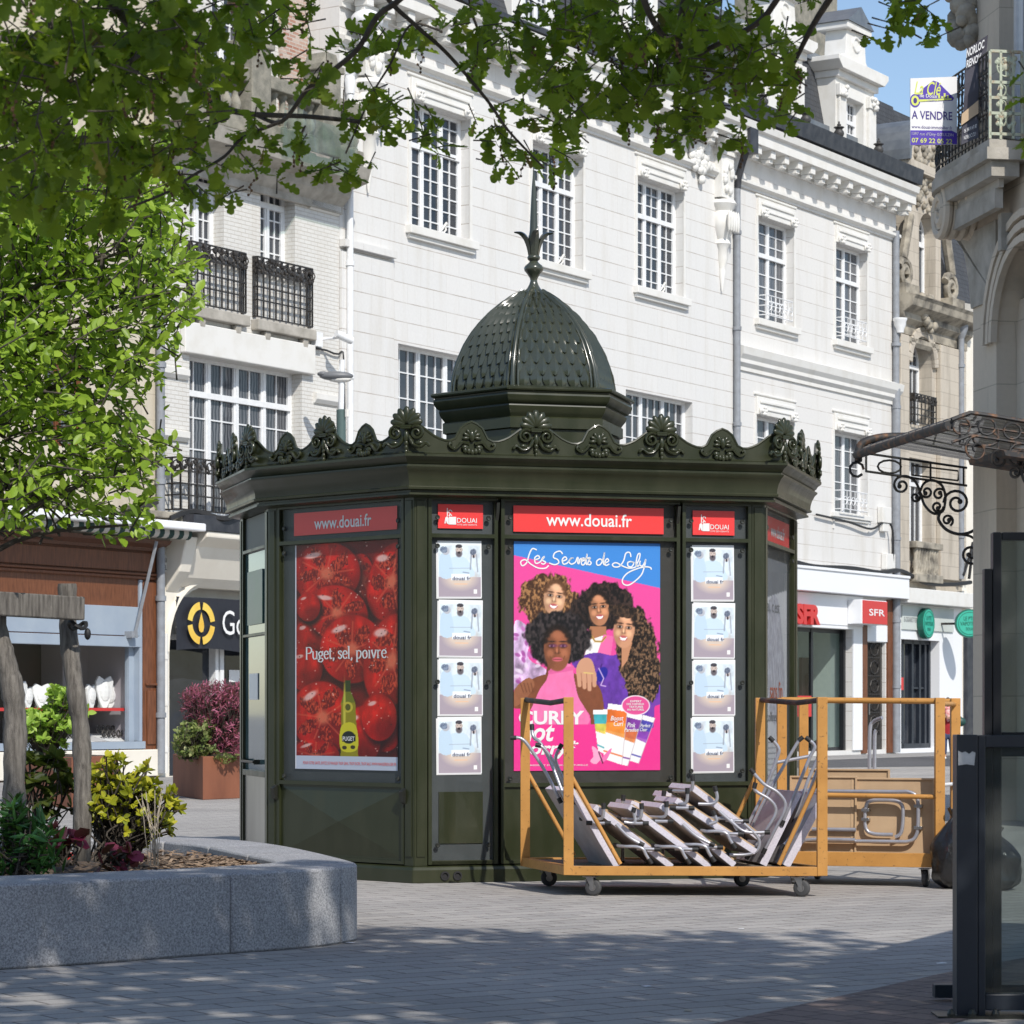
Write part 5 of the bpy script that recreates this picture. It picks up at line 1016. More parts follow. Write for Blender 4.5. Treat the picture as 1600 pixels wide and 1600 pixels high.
f = MB(); hloft(f, [(.155,Z0+ZH-.04),(.165,Z0+ZH-.02),(.12,Z0+ZH+.005),(.05,Z0+ZH+.02)]); kp('dome_cap', f, M['dome'])
zf0 = Z0+ZH+.01
f = MB(); f.lathe([(.085,0),(.06,.02),(.04,.055),(.03,.085),(.034,.11),(.06,.15),(.082,.175),(.086,.195),(.075,.215),(.045,.24),(.035,.255),(.052,.27),(.058,.285),(.05,.3),(.036,.31),(.042,.34),(.05,.40),(.045,.45),(.036,.52),(.03,.65),(.02,.85),(.008,1.0),(.003,1.06)],(DC[0],DC[1],zf0),12); fin = kp('finial', f, M['dome'], smooth=60)
lf = None
for k in range(4):
    mm = Matrix.Translation((DC[0],DC[1],zf0)) @ Matrix.Rotation(R(90*k-6),4,'Z')
    if lf is None:
        f = MB(); pts = crom([(.030,0,.30),(.045,0,.40),(.072,0,.465),(.115,0,.497),(.170,0,.50)],5); n = len(pts); wd = [.034*math.sin(.7+2.4*i/(n-1))+.002 for i in range(n)]
        vs = []
        for p,w in zip(pts,wd): vs += [(p[0],-w,p[2]),(p[0]+w*.5,0,p[2]-w*.7-.003),(p[0],w,p[2]),(p[0]-w*.3,0,p[2]+w*.3+.002)]
        f.add(vs,[(i*4+k,i*4+(k+1)%4,i*4+4+(k+1)%4,i*4+4+k) for i in range(n-1) for k in range(4)]+[(3,2,1,0),tuple(range(4*n-4,4*n))]); lf = build('finial_leaf', f, M['dome'], fin, smooth=60, M=mm)
    else: dup(lf, mm, fin)
# ------------------------------------------------------------------ posters
def place(o, i, x, z, y): o.matrix_local = KM @ side(i)[0] @ Matrix.Translation((x,y,z)); return o
# hair-care advertisement, drawn in photo-crop units
c = Canvas(148,270,888,1412,236,(234,78,158)); S = c
S.put(S.mask([(100,200),(900,200),(900,497),(100,330)]), (66,138,216)); S.put(np.clip((300-S.y)/40,0,1)*.35, (30,70,150))
S.hair(312,560,150,135,(70,46,32),(176,128,84)); S.face(352,548,54,84,(214,162,128),8,hi=(96,64,42))
S.hair(606,590,158,128,(24,20,20),(66,50,44),rag=.2); S.hair(480,640,60,90,(24,20,20),(60,46,40))
S.poly([(530,690),(612,690),(618,790),(560,850),(520,790)],(176,120,86)); S.face(576,600,52,82,(184,126,92),-6)
S.poly([(520,760),(600,735),(640,760),(630,850),(500,850)],(244,240,240)); S.poly([(600,730),(650,740),(632,860),(560,850)],(238,110,170)); S.line([(538,738),(556,765),(590,766),(610,742)],9,(214,176,92)); S.line([(538,738),(556,765),(590,766),(610,742)],3,(120,84,30))
S.smooth([(148,690),(200,680),(228,740),(222,850),(300,900),(330,930),(260,985),(148,1010)],(208,176,214),1,.5,22); 
for k in range(26): q = rng.random(2); S.ell(150+q[0]*130,700+q[1]*270,15,9,[(160,70,150),(236,220,238),(190,110,180)][k%3],q[0]*180,.5,.8)
S.smooth([(440,880),(500,835),(570,822),(640,835),(700,830),(880,880),(900,1120),(560,1140),(560,990)],(104,60,164),1,.2); S.line([(590,880),(565,960),(600,1090)],7,(70,36,120)); S.ell(590,930,26,40,(40,40,150),30,.2); S.line([(575,900),(600,950),(585,985),(610,990)],5,(210,180,230))
S.hair(775,820,112,235,(28,21,18),(126,96,72),-8,.22,34); S.hair(800,960,100,120,(28,21,18),(140,108,82),0,.3,38); S.poly([(690,770),(745,770),(720,860),(690,900)],(196,140,106)); S.face(704,702,54,90,(208,152,118),6); S.hair(700,612,72,34,(34,26,22),(80,60,46),12,.25)
S.hair(366,752,172,142,(22,20,22),(66,58,58),0,.2,22); S.poly([(320,870),(420,870),(440,960),(300,960)],(116,68,46))
S.smooth([(150,1070),(220,970),(310,930),(440,925),(540,960),(592,1030),(600,1190),(540,1190),(500,1110),(240,1110),(160,1130)],(128,76,52),1,.12); S.smooth([(340,895),(430,880),(452,960),(470,1040),(520,1180),(230,1200),(262,1040),(310,960)],(240,122,176),1,.06); S.line([(330,920),(442,900)],22,(226,100,160))
S.face(366,800,68,108,(142,86,60),0,False,(206,100,112)); S.ell(345,788,22,8,(120,60,110),0,.6,.6); S.ell(395,788,22,8,(120,60,110),0,.6,.6)
S.smooth([(150,1010),(215,950),(250,970),(240,1010),(200,1060),(150,1090)],(150,96,68),1,.1); 
for k in range(4): S.line([(180+k*18,975),(196+k*16,1020)],3,(96,56,38))
S.smooth([(468,880),(500,848),(540,860),(560,930),(562,965),(500,970),(462,930)],(206,154,124)); 
for k in range(4): S.line([(472+k*27,930),(478+k*25,985+10*(k%3))],20,(208,156,126)); 
for k in range(3): S.line([(486+k*27,925),(491+k*25,980)],3,(160,104,80))
S.line([(500,922),(545,926)],6,(222,196,120))
S.put((S.y > 1180).astype(float), (236,58,146)); S.poly([(148,1100),(240,1110),(240,1200),(148,1200)],(236,58,146)); S.poly([(830,1100),(888,1030),(888,1200),(820,1200)],(120,66,170)); S.poly([(860,1090),(888,1080),(888,1412),(840,1412)],(236,58,146))
for pts, c1, c2 in (([(545,1110),(625,1105),(632,1345),(572,1312)],(60,170,180),(240,210,70)),([(800,1133),(862,1150),(778,1378),(728,1362)],(70,64,170),(150,70,180)),([(716,1116),(800,1136),(722,1390),(662,1376)],(120,50,150),(240,130,60)),([(622,1076),(722,1088),(692,1384),(598,1352)],(230,110,40),(242,150,60))):
    S.poly(pts,(246,244,244)); (x0,y0),(x1,y1),(x2,y2),(x3,y3) = pts; l = lambda a,b,t: (a[0]+(b[0]-a[0])*t, a[1]+(b[1]-a[1])*t)
    S.poly([l(pts[0],pts[3],.1),l(pts[1],pts[2],.1),l(pts[1],pts[2],.48),l(pts[0],pts[3],.48)],c1,.95,.3,14); S.poly([l(pts[0],pts[3],.34),l(pts[1],pts[2],.30),l(pts[1],pts[2],.55),l(pts[0],pts[3],.52)],c2,.85,.3,14); S.line([l(pts[3],pts[0],.14),l(pts[2],pts[1],.14)],7,c1); S.line([pts[1],pts[2]],3,(190,180,190))
S.ell(763,1086,73,51,(250,240,246)); S.ell(763,1086,68,46,(226,84,150))
S.smooth([(540,1290),(570,1310),(590,1345),(560,1380),(532,1365),(548,1340)],(250,170,205)); S.smooth([(590,1350),(640,1300),(620,1350),(590,1372)],(240,120,180)); S.line([(575,1320),(595,1375)],6,(70,20,50))
p1 = place(S.sheet('poster', 1.20, 1.79, M['print']), 0, .807, .858, .036); tag(p1, 'pink and blue hair care poster of four smiling women with curly hair', 'poster')
def pxz(x, z): return ((x-148)/740*1.20, (1412-z)/1142*1.79)
STR = [[(262,312),(240,306),(224,335),(212,375),(190,392),(182,372),(205,362),(235,385),(270,402),(305,402),(322,388)],[(252,362),(275,352),(268,340),(252,352),(256,378),(278,372),(292,350),(300,345),(290,362),(306,372),(296,382),(284,378)],
 [(392,330),(378,316),(352,326),(346,348),(366,358),(372,374),(352,384),(324,376)],[(392,366),(412,356),(404,344),(390,358),(396,380),(416,374),(432,352),(446,350),(434,352),(424,368),(436,380),(456,370),(464,350),(470,348),(468,372),(474,376),(480,354),(494,352),(490,360)],[(486,366),(502,358),(497,348),(486,360),(489,382),(503,376),(516,328),(510,372),(516,380),(526,354),(532,348),(526,360),(536,372),(528,382),(518,378)],[(498,354),(530,346)],
 [(592,360),(580,352),(564,364),(566,382),(582,380),(595,356),(604,318),(597,370),(605,382)],[(606,372),(624,362),(618,350),(606,364),(610,384),(628,376)],
 [(738,340),(732,318),(712,322),(700,360),(678,388),(652,390),(644,378),(664,370),(700,388),(730,396),(756,392),(772,380)],[(738,362),(722,368),(724,386),(742,388),(752,370),(738,362),(756,368)],[(762,384),(780,350),(784,322),(772,330),(764,372),(772,386),(786,372)],[(786,358),(782,378),(796,384),(808,366),(814,350),(806,390),(790,430),(752,466),(722,482),(698,474),(696,450),(722,420),(770,398),(812,388),(838,392),(842,402)]]
f = MB()
for s in STR: f.ribbon([pxz(p[0],p[1]) for p in crom([(a,b,0) for a,b in s],6)], .0105, -.003)
build('script_lettering', f, M['white_print'], p1, recalc=False)
f = MB()
def pt(body, x0, x1, z0, z1, off=.02, sh=0.): a, b = pxz(x0,z1); c_, d = pxz(x1,z0); f.text(body, a, c_, b, d, -.003, off, sh)
pt('CURLY',172,500,1112,1182,.03); pt('not',180,352,1182,1266,.025,.25); pt('sorry*',182,472,1262,1352,.025,.25); pt('EXPERT',735,792,1060,1070); pt('DES CHEVEUX',716,806,1074,1084); pt('TEXTURES',728,800,1088,1098); pt('AU NATUREL',718,806,1102,1112); pt('Boost',634,700,1138,1162,.01,.3); pt('Curl',650,700,1164,1190,.01,.3); pt('Pink',718,762,1172,1196,.01,.3); pt('Paradise',704,776,1198,1218,.01,.3); pt('Perfect',786,838,1178,1196,.01,.3); pt('Clear',784,822,1198,1216,.01,.3); pt('* INGREDIENT D ORIGINE NATURELLE',180,520,1380,1388,.0)
build('lettering', f, M['white_print'], p1, recalc=False)
# tomato poster
zt0 = [kx(7,455,852)[1],kx(7,455,1201)[1]]; ux0, ux1 = kx(7,456,900)[0], kx(7,616,900)[0]
c = Canvas(245,160,663,1095,224,(96,8,10),50); S = c; rr_ = np.random.default_rng(5)
S.put(vnoise(S.h,S.w,6,3)*.6, (160,20,16))
def tomato(cx, cy, rx, ry, rot, cut=True):
    S.ell(cx+8,cy+14,rx*1.07,ry*1.07,(34,2,4),rot,.3,.95); S.ell(cx,cy,rx,ry,(168,14,10),rot,.05,1,.35,9); S.ell(cx-rx*.1,cy-ry*.12,rx*.86,ry*.84,(216,30,18),rot,.35,.75,.5,14); S.ell(cx+rx*.35,cy+ry*.45,rx*.7,ry*.5,(92,4,6),rot,.8,.6)
    if cut:
        for k in range(5):
            a = R(rot+k*72+20); px, py = cx+rx*.52*math.cos(a), cy+ry*.52*math.sin(a); S.hair(px,py,rx*.36,ry*.2,(112,8,8),(216,74,44),math.degrees(a),.5,30)
        S.ell(cx,cy,rx*.2,ry*.2,(232,134,96),rot,.9,.8)
        for k in range(5): a = R(rot+k*72+56); S.line([(cx,cy),(cx+rx*.8*math.cos(a),cy+ry*.8*math.sin(a))],7,(226,104,74),.55)
    S.ell(cx-rx*.4,cy-ry*.6,rx*.25,ry*.09,(255,214,204),rot-20,.6,.85)
for t in ((300,560,60,90,0,0),(290,680,70,90,10,0),(600,900,80,120,-10,0),(525,320,52,110,-8,1),(640,330,95,160,14,1),(375,285,140,130,10,1),(420,450,130,110,30,1),(480,600,130,140,0,1),(640,650,110,190,10,1),(360,880,130,150,-14,1),(330,1040,100,70,0,1),(520,960,80,130,8,0),(590,880,70,95,0,0),(300,420,50,60,0,0)): tomato(*t)
for k in range(260): x, y = 245+rr_.random()*418, 160+rr_.random()*880; S.ell(x,y,1.5+2*rr_.random(),1.5+2*rr_.random(),(40,8,10) if k%2 else (250,220,205),0,.5,.75)
S.put(np.clip((S.y-980)/90,0,1)*.3+np.clip((300-S.x)/80,0,1)*.35, (60,6,10))
S.poly([(452,728),(474,728),(476,788),(494,820),(498,900),(506,1040),(434,1040),(438,900),(436,820),(448,788)],(150,140,18)); S.poly([(452,728),(474,728),(474,775),(452,775)],(50,66,24)); S.poly([(450,775),(476,775),(494,820),(436,820)],(112,120,22)); S.ell(450,850,5,110,(232,220,90),0,.9,.8)
S.smooth([(438,915),(494,910),(502,1010),(436,1012)],(216,206,40)); S.ell(467,962,27,26,(20,34,26)); S.poly([(440,952),(496,950),(496,978),(440,980)],(20,34,26)); S.ell(464,838,20,22,(206,190,60)); S.ell(464,838,11,14,(90,90,24)); S.ell(450,1004,10,8,(60,50,20)); S.ell(484,1002,10,8,(60,50,20))
S.put((S.y > 1040).astype(float), (196,204,222)); S.put((S.x < 249).astype(float), (225,225,232))
hT = zt0[0]-zt0[1]; p2 = place(S.sheet('poster', ux1-ux0, hT, M['print'], None, 1.0), 7, ux0, zt0[1], .036); tag(p2, 'red poster of sliced tomatoes with an oil bottle and white words', 'poster')
wT = ux1-ux0; qx = lambda x: (x-245)/418*wT; qz = lambda y: (1095-y)/935*hT
GL = {'P':(.62,[[(.1,0),(.1,1)],[(.1,.97),(.38,.98),(.55,.85),(.55,.66),(.4,.5),(.1,.48)]],[(.02,.2,0),(.02,.2,.985)]),'u':(.56,[[(.1,.62),(.1,.2),(.18,.02),(.32,.02),(.44,.16)],[(.45,.65),(.45,0)]],[(.0,.12,.64),(.34,.46,.64),(.44,.54,.01)]),'g':(.52,[[(.26,.62),(.1,.5),(.1,.34),(.25,.24),(.4,.34),(.4,.52),(.26,.62)],[(.2,.24),(.12,.14),(.4,.04),(.46,-.1),(.3,-.24),(.08,-.18),(.08,-.06),(.24,.06)],[(.4,.58),(.5,.64)]],[]),
 'e':(.48,[[(.08,.36),(.44,.38),(.4,.56),(.26,.65),(.1,.5),(.08,.28),(.18,.06),(.32,.01),(.46,.12)]],[]),'t':(.36,[[(.16,.86),(.16,.14),(.24,.02),(.36,.08)]],[(.02,.34,.63)]),',':(.26,[[(.1,.08),(.14,-.02),(.06,-.16)]],[]),'s':(.42,[[(.36,.5),(.28,.63),(.12,.6),(.1,.46),(.34,.26),(.34,.1),(.2,.0),(.06,.14)]],[]),'l':(.28,[[(.14,1.02),(.14,0)]],[(.03,.14,1.0),(.04,.25,.01)]),'p':(.58,[[(.12,.62),(.12,-.28)],[(.12,.54),(.28,.64),(.46,.52),(.48,.28),(.36,.04),(.22,.02),(.12,.1)]],[(.02,.12,.62),(.03,.24,-.28)]),
 'o':(.54,[[(.27,.64),(.1,.5),(.08,.28),(.16,.06),(.27,.0),(.42,.1),(.46,.32),(.4,.56),(.27,.64)]],[]),'i':(.28,[[(.14,.64),(.14,0)],[(.13,.86),(.16,.9)]],[(.03,.14,.63),(.04,.25,.01)]),'v':(.52,[[(.06,.64),(.26,.0)],[(.27,.0),(.46,.64)]],[(.0,.18,.64),(.36,.52,.64)]),'r':(.4,[[(.12,.64),(.12,0)],[(.12,.44),(.22,.62),(.36,.6)]],[(.02,.12,.63),(.03,.24,.01)]),'.':(.24,[[(.1,.02),(.13,.06)]],[]),' ':(.24,[],[])}
f = MB(); u = 0; tw = sum(GL[ch][0] for ch in 'Puget, sel, poivre.'); fx0, fx1 = qx(290), qx(630); zb_, sc = qz(638), (fx1-fx0)/tw
sv = (qz(588)-qz(638))
for ch in 'Puget, sel, poivre.':
    w, st, se = GL[ch]
    for s in st:
        pts = crom([(p[0],p[1],0) for p in s],4) if len(s) > 2 else [Vector((*p,0)) for p in s]
        f.ribbon([(fx0+(u+p[0])*sc, zb_+p[1]*sv) for p in pts], lambda t: sc*(.045+.085*abs(t.y)), -.003)
    for a,b,zz in se: f.ribbon([(fx0+(u+a)*sc,zb_+zz*sv),(fx0+(u+b)*sc,zb_+zz*sv)], sc*.05, -.003)
    u += w
f.text('PUGET', qx(444), qx(492), qz(976), qz(958), -.003, .02); build('serif_lettering', f, M['white_print'], p2, recalc=False)
f = MB(); f.text('POUR VOTRE SANTE, EVITEZ DE MANGER TROP GRAS, TROP SUCRE, TROP SALE. WWW.MANGERBOUGER.FR', qx(280), qx(658), qz(1077), qz(1063), -.003, .0); build('lettering', f, M['red'], p2, recalc=False)
# eight small notices
c = Canvas(0,0,180,240,80,(236,242,246),90); S = c
S.put((S.y > 152).astype(float), (172,160,172)); S.ell(92,158,62,42,(224,206,190),0,.7,.9); S.put(((S.y<152)&(S.y>20)).astype(float)*.25, (170,200,230), .6, 8)
S.smooth([(60,70),(110,70),(140,110),(145,150),(35,150),(44,100)],(206,226,242)); S.smooth([(12,60),(50,60),(60,150),(10,150)],(196,218,238)); S.ell(88,38,15,15,(190,176,170)); S.ell(88,54,13,15,(104,98,104),0,.4); S.ell(88,36,12,12,(206,190,182),0,.3); S.hair(88,22,15,8,(60,58,66),(84,82,90)); S.ell(88,49,4.5,5.5,(40,36,42)); S.ell(82,36,2,2,(50,46,50)); S.ell(94,36,2,2,(50,46,50)); S.ell(34,44,15,16,(188,190,200)); S.hair(26,38,16,14,(96,110,134),(150,164,186)); S.ell(148,56,11,16,(206,196,196)); S.hair(146,46,13,14,(90,98,118),(130,140,160)); S.line([(138,58),(134,120)],6,(140,146,162),.7); S.line([(159,58),(164,130)],5,(140,146,162),.7); S.ell(148,66,4,7,(50,40,50)); S.line([(48,116),(136,115)],2.5,(150,158,176),.7); S.line([(104,132),(128,136)],4,(90,104,140),.6)
S.poly([(56,140),(132,140),(132,166),(56,166)],(240,244,250)); S.line([(70,182),(120,182)],4,(240,190,150),.8); S.poly([(148,205),(160,205),(160,222),(148,222)],(248,246,246))
S.put(np.maximum(np.maximum(S.x<4,S.x>176),np.maximum(S.y<3,S.y>236)).astype(float), (250,250,252))
NL = [('narrow left front panel',0,.197),('narrow right front panel',0,2.277)]; RK = ['topmost','second from the top','third from the top','lowest']
n0 = None
for nm_, i, x in NL:
    for k in range(4):
        z = (.838+(3-k)*.4545); y = .036; mm = KM @ side(i)[0] @ Matrix.Translation((x+.004*((k*7)%3),y,z)) @ Matrix.Rotation(R((k*5%3-1)*.5),4,'Y')
        lab = f'town notice with a bearded man, {RK[k]} in the {nm_}'
        if n0 is None:
            n0 = S.sheet('notice', .352, .44, M['print']); n0.matrix_local = mm; tag(n0, lab, 'notice', 'town notices in the narrow kiosk panels')
            f = MB(); f.text('douai fr', .118, .262, .136, .164, -.003, .006); build('lettering', f, mat('navy_print',(.02,.03,.10),rough=.5), n0, recalc=False); f = MB(); f.box(-.01,.35,.003,.005,-.008,.43); build('paper_stack', f, M['white_print'], n0)
        else: dup(n0, mm, None, lab)
# right chamfer sheet
c = Canvas(0,0,100,175,90,(226,228,232),120); S = c; S.put(vnoise(S.h,S.w,5,8)*.5, (150,154,164)); S.smooth([(10,40),(60,30),(90,90),(60,120),(20,110)],(176,178,190),.8,.3); S.poly([(0,0),(100,0),(100,20),(0,30)],(120,126,134))
p3 = place(S.sheet('poster', 1.15, 1.95, M['print']), 1, .26, .62, .036); tag(p3, 'greyish white poster with black and orange words on the right kiosk face', 'poster')
f = MB(); f.text("ai, c'est", .1, .75, 1.50, 1.62, -.003, .0); f.text('collines Taux', .1, 1.0, .62, .70, -.003, .0)
for k in range(9): f.text('domaine parc et jardins', .15, .95, .08+.045*k, .10+.045*k, -.003, 0.)
build('lettering', f, M['signgrey'], p3, recalc=False); f = MB(); f.text('sans fin', .25, .9, .80, .95, -.003, .0); build('orange_lettering', f, mat('orange_print',(.6,.12,.03),rough=.5), p3, recalc=False)
# ------------------------------------------------------------------ trolleys
def caster(par, x, y, r=.062, rz=0.):
    m = Matrix.Translation((x,y,0)) @ Matrix.Rotation(rz,4,'Z'); f = MB(); f.box(-.05,.05,-.04,.04,.135,.142); f.prism([(-.03,.135),(.03,.135),(.035,.05),(.015,.05)],-.028,-.024); f.prism([(-.03,.135),(.03,.135),(.035,.05),(.015,.05)],.024,.028); f.prism([(-.06,.11),(-.03,.12),(-.03,.10)],-.01,.01)
    c = build('caster', f, M['steel'], par, M=m, bevel=.002); f = MB(Matrix.Translation((.02,0,r)) @ Matrix.Rotation(R(90),4,'X')); f.lathe([(.02,-.02),(r-.012,-.02),(r-.004,-.016),(r,-.008),(r,.008),(r-.004,.016),(r-.012,.02),(.02,.02)],(0,0,0),20); w = build('wheel', f, M['wheelgrey'], c, smooth=40)
    f = MB(Matrix.Translation((.02,0,r)) @ Matrix.Rotation(R(90),4,'X')); f.lathe([(.026,-.0215),(.026,.0215)],(0,0,0),14); build('hub', f, M['steel'], c)
def cart_frame(c, FL, FR, RL, RR, zd, zt, off):
    """plan corners; deck edge from .15 to zd, end posts up to zt"""
    L = lambda p: Vector((p[0]-off[0],p[1]-off[1],0)); fl,fr,rl,rr = map(L,(FL,FR,RL,RR)); U = Vector((0,0,1)); w = .062
    for a,b in ((fl,fr),(rl,rr),(fl,rl),(fr,rr)): f = MB(); f.bar(a+U*(.15+zd)/2,b+U*(.15+zd)/2,w,zd-.15); build('deck_rail', f, M['orange'], c, bevel=.003)
    f = MB(); f.add([tuple(v+U*z) for z in (zd-.03,zd-.012) for v in (fl,fr,rr,rl)],[(0,1,2,3),(4,5,6,7),(0,1,5,4),(1,2,6,5),(2,3,7,6),(3,0,4,7)]); build('deck', f, M['ply'], c)
    for p in (fl,fr,rl,rr): f = MB(); f.bar(p+U*.152,p+U*zt,w+.010,w+.010,(0,1,0)); build('post', f, M['orange'], c, bevel=.003)
    return fl,fr,rl,rr
FL,FR,RL,RR = (.405,19.72),(2.21,19.62),(.10,20.86),(1.875,20.80)
cart = empty('trolley', 'scuffed orange steel trolley loaded with a jumble of folded grey tables', 'trolley', (FL[0],FL[1],0))
fl,fr,rl,rr = cart_frame(cart, FL, FR, RL, RR, .215, 1.425, FL); U = Vector((0,0,1))
for a,b in ((fl,rl),(fr,rr)):
    f = MB(); f.tube([a+U*1.405,a*.6+b*.4+U*1.385,b+U*1.41],.02,8); build('end_bar', f, M['rust_iron'], cart, smooth=50)
for (p,e,q) in ((fl,fr,.27),(rl,rr,.27),(fr,fl,.22),(rr,rl,.22)):
    f = MB(); d = (e-p).normalized(); f.tube([p+d*.02+U*.86,p+d*.02+d*q*1.3+U*.23],.016,8); build('brace', f, M['orange'], cart, smooth=50)
for p,dx,dy in ((fl,.16,.03),(fr,-.16,.03),(rl,.16,-.03),(rr,-.16,-.03)): caster(cart, p.x+dx, p.y+dy, rz=random.uniform(-.5,.3))
def tubes(par, paths, r=.0125, caps=True):
    for P in paths:
        f = MB(); pp = crom(P,5) if len(P) > 2 else [Vector(p) for p in P]; f.tube(pp, r, 8); lg = build('leg_frame', f, M['tubesteel'], par, smooth=60)
        if caps: 
            for a,b in ((pp[0],pp[1]),(pp[-1],pp[-2])):
                d = (b-a).normalized(); f = MB(); f.tube([a-d*.008,a+d*.035],r*1.35,8); build('rubber_cap', f, M['rubber'], lg, smooth=50)
def slab(par, p0, ang, ln, y0, y1, th=.046, name='tabletop'):
    """a board seen edge on: from the foot p0 (x,z) up at ang; y0..y1 deep"""
    d = Vector((math.cos(ang),0,math.sin(ang))); n = Vector((-math.sin(ang),0,math.cos(ang))); o = Vector((p0[0],0,p0[1])); sk = .22
    def pt(u,y,h): v = o+d*u+n*h; return (v.x-sk*y, y, v.z)
    f = MB(); f.hexa([pt(0,y0,0),pt(ln,y0,0),pt(ln,y1,0),pt(0,y1,0),pt(0,y0,th),pt(ln,y0,th),pt(ln,y1,th),pt(0,y1,th)]); t = build(name, f, [M['tabletop']], par, bevel=.003)
    f = MB(); e = .002; f.hexa([pt(-e,y0-e,.003),pt(ln+e,y0-e,.003),pt(ln+e,y0+.004,.003),pt(-e,y0+.004,.003),pt(-e,y0-e,th-.003),pt(ln+e,y0-e,th-.003),pt(ln+e,y0+.004,th-.003),pt(-e,y0+.004,th-.003)]); f.hexa([pt(ln-.004,y0,.003),pt(ln+e,y0,.003),pt(ln+e,y1,.003),pt(ln-.004,y1,.003),pt(ln-.004,y0,th-.003),pt(ln+e,y0,th-.003),pt(ln+e,y1,th-.003),pt(ln-.004,y1,th-.003)]); build('edge_band', f, M['tableedge'], t)
    f = MB(); f.hexa([pt(.02,y0+.02,-.012),pt(ln-.02,y0+.02,-.012),pt(ln-.02,y1-.02,-.012),pt(.02,y1-.02,-.012),pt(.02,y0+.02,-.001),pt(ln-.02,y0+.02,-.001),pt(ln-.02,y1-.02,-.001),pt(.02,y1-.02,-.001)]); build('underside', f, M['tan'], t); return pt
TB = [('T2',(1.162,.222),142,.70,19.80,20.34,'second folded table from the left in the orange trolley, leaning low'),
      ('T3',(1.434,.222),143,.72,19.78,20.36,'third folded table from the left, lying in the middle of the heap'),
      ('T4',(1.615,.235),141,.68,19.82,20.38,'fourth folded table from the left in the heap on the orange trolley'),
      ('T5',(1.767,.33),147,.68,19.84,20.40,'folded table lying on top of the middle heap, just under the highest one'),
      ('T6',(1.81,.42),143,.62,19.92,20.48,'highest folded table of the middle heap, showing a tan underside corner')]
GRP = 'folded tables in the orange trolley'
for k,(n_,p0,an,ln,y0,y1,lab) in enumerate(TB):
    t = empty('folding_table', lab, 'table', (p0[0],y0,0), 0, GRP); a = R(an)
    slab(t, (0,p0[1]), a, ln, 0, y1-y0)
    fr_ = lambda *P: [(x,y,z+p0[1]-.2) for x,y,z in P]
    tubes(t, [fr_((-.42,.05,.335),(-.36,-.03,.330),(-.28,-.05,.330),(-.225,-.06,.315),(-.20,-.06,.27),(-.165,-.06,.215)), fr_((-.30,-.02,.315),(-.20,-.035,.312),(-.105,-.04,.31)),
              fr_((-.505,-.04,.635),(-.505,-.04,.58),(-.515,-.03,.535),(-.56,.0,.525),(-.66,.12,.525)), fr_((-.62,-.02,.50),(-.53,-.03,.497),(-.46,-.035,.497))][: 4 if k < 4 else 3])
    for P in {2:[[(600,690),(650,692),(646,640),(648,625)],[(560,700),(620,760),(690,800)]],3:[[(1010,700),(1045,685),(1032,650),(1028,640)],[(880,700),(950,760),(1030,800)]],4:[[(960,605),(1030,604),(1052,575),(1040,525)],[(1180,700),(1250,770),(1246,828),(1190,850),(1090,850)],[(1060,640),(1130,700),(1190,740),(1300,742)]]}.get(k,[]):
        f = MB(); pp = crom([Vector(((.325*x-20)/F*19.78-p0[0], -.07, 1.33-(.325*y-50)/F*19.78)) for x,y in P],5); f.tube(pp,.0125,8); lg = build('leg_frame', f, M['tubesteel'], t, smooth=60)
        f = MB(); d = (pp[-1]-pp[-2]).normalized(); f.tube([pp[-1]-d*.03,pp[-1]+d*.008],.017,8); build('rubber_cap', f, M['rubber'], lg, smooth=50)
for k,(p0,an,ln,y0,y1,lab) in enumerate([((.92,.40),158,.36,20.3,20.75,'small folded table flat at the back left of the trolley heap'),((1.22,.43),158,.36,20.32,20.75,'small folded table lying flat behind the middle of the trolley heap'),((1.50,.43),150,.40,20.36,20.7,'folded table tucked behind the middle heap near the kiosk')]):
    t = empty('folding_table', lab, 'table', (p0[0],y0,0), 0, GRP); slab(t, (0,p0[1]+.1), R(an), ln, 0, y1-y0); tubes(t, [[(-.10,-.04,p0[1]+.30),(-.11,-.03,p0[1]+.22),(-.14,.05,p0[1]+.12)],[(-.1,.1,p0[1]-.22),(-.1,.1,p0[1]+.1)]])
# left one stands against the end frame, legs in the air
t = empty('folding_table', 'grey folding table standing against the left end of the trolley, bent legs in the air', 'table', (.776,19.80,0), 0, GRP); slab(t, (0,.222), R(121), .64, 0, .72, th=.05)
tubes(t, [[(-.78,.30,1.13),(-.70,.30,1.12),(-.62,.30,1.02),(-.52,.30,.86),(-.42,.30,.66)],[(-.60,.12,1.08),(-.55,.12,1.06),(-.47,.12,.95),(-.40,.12,.80),(-.34,.12,.64)],[(-.63,.40,1.22),(-.62,.38,1.14),(-.56,.34,1.08),(-.48,.28,.92),(-.38,.2,.66)],[(-.42,.05,1.08),(-.46,.04,1.0),(-.45,.04,.93),(-.38,.03,.78),(-.33,.02,.66)]])
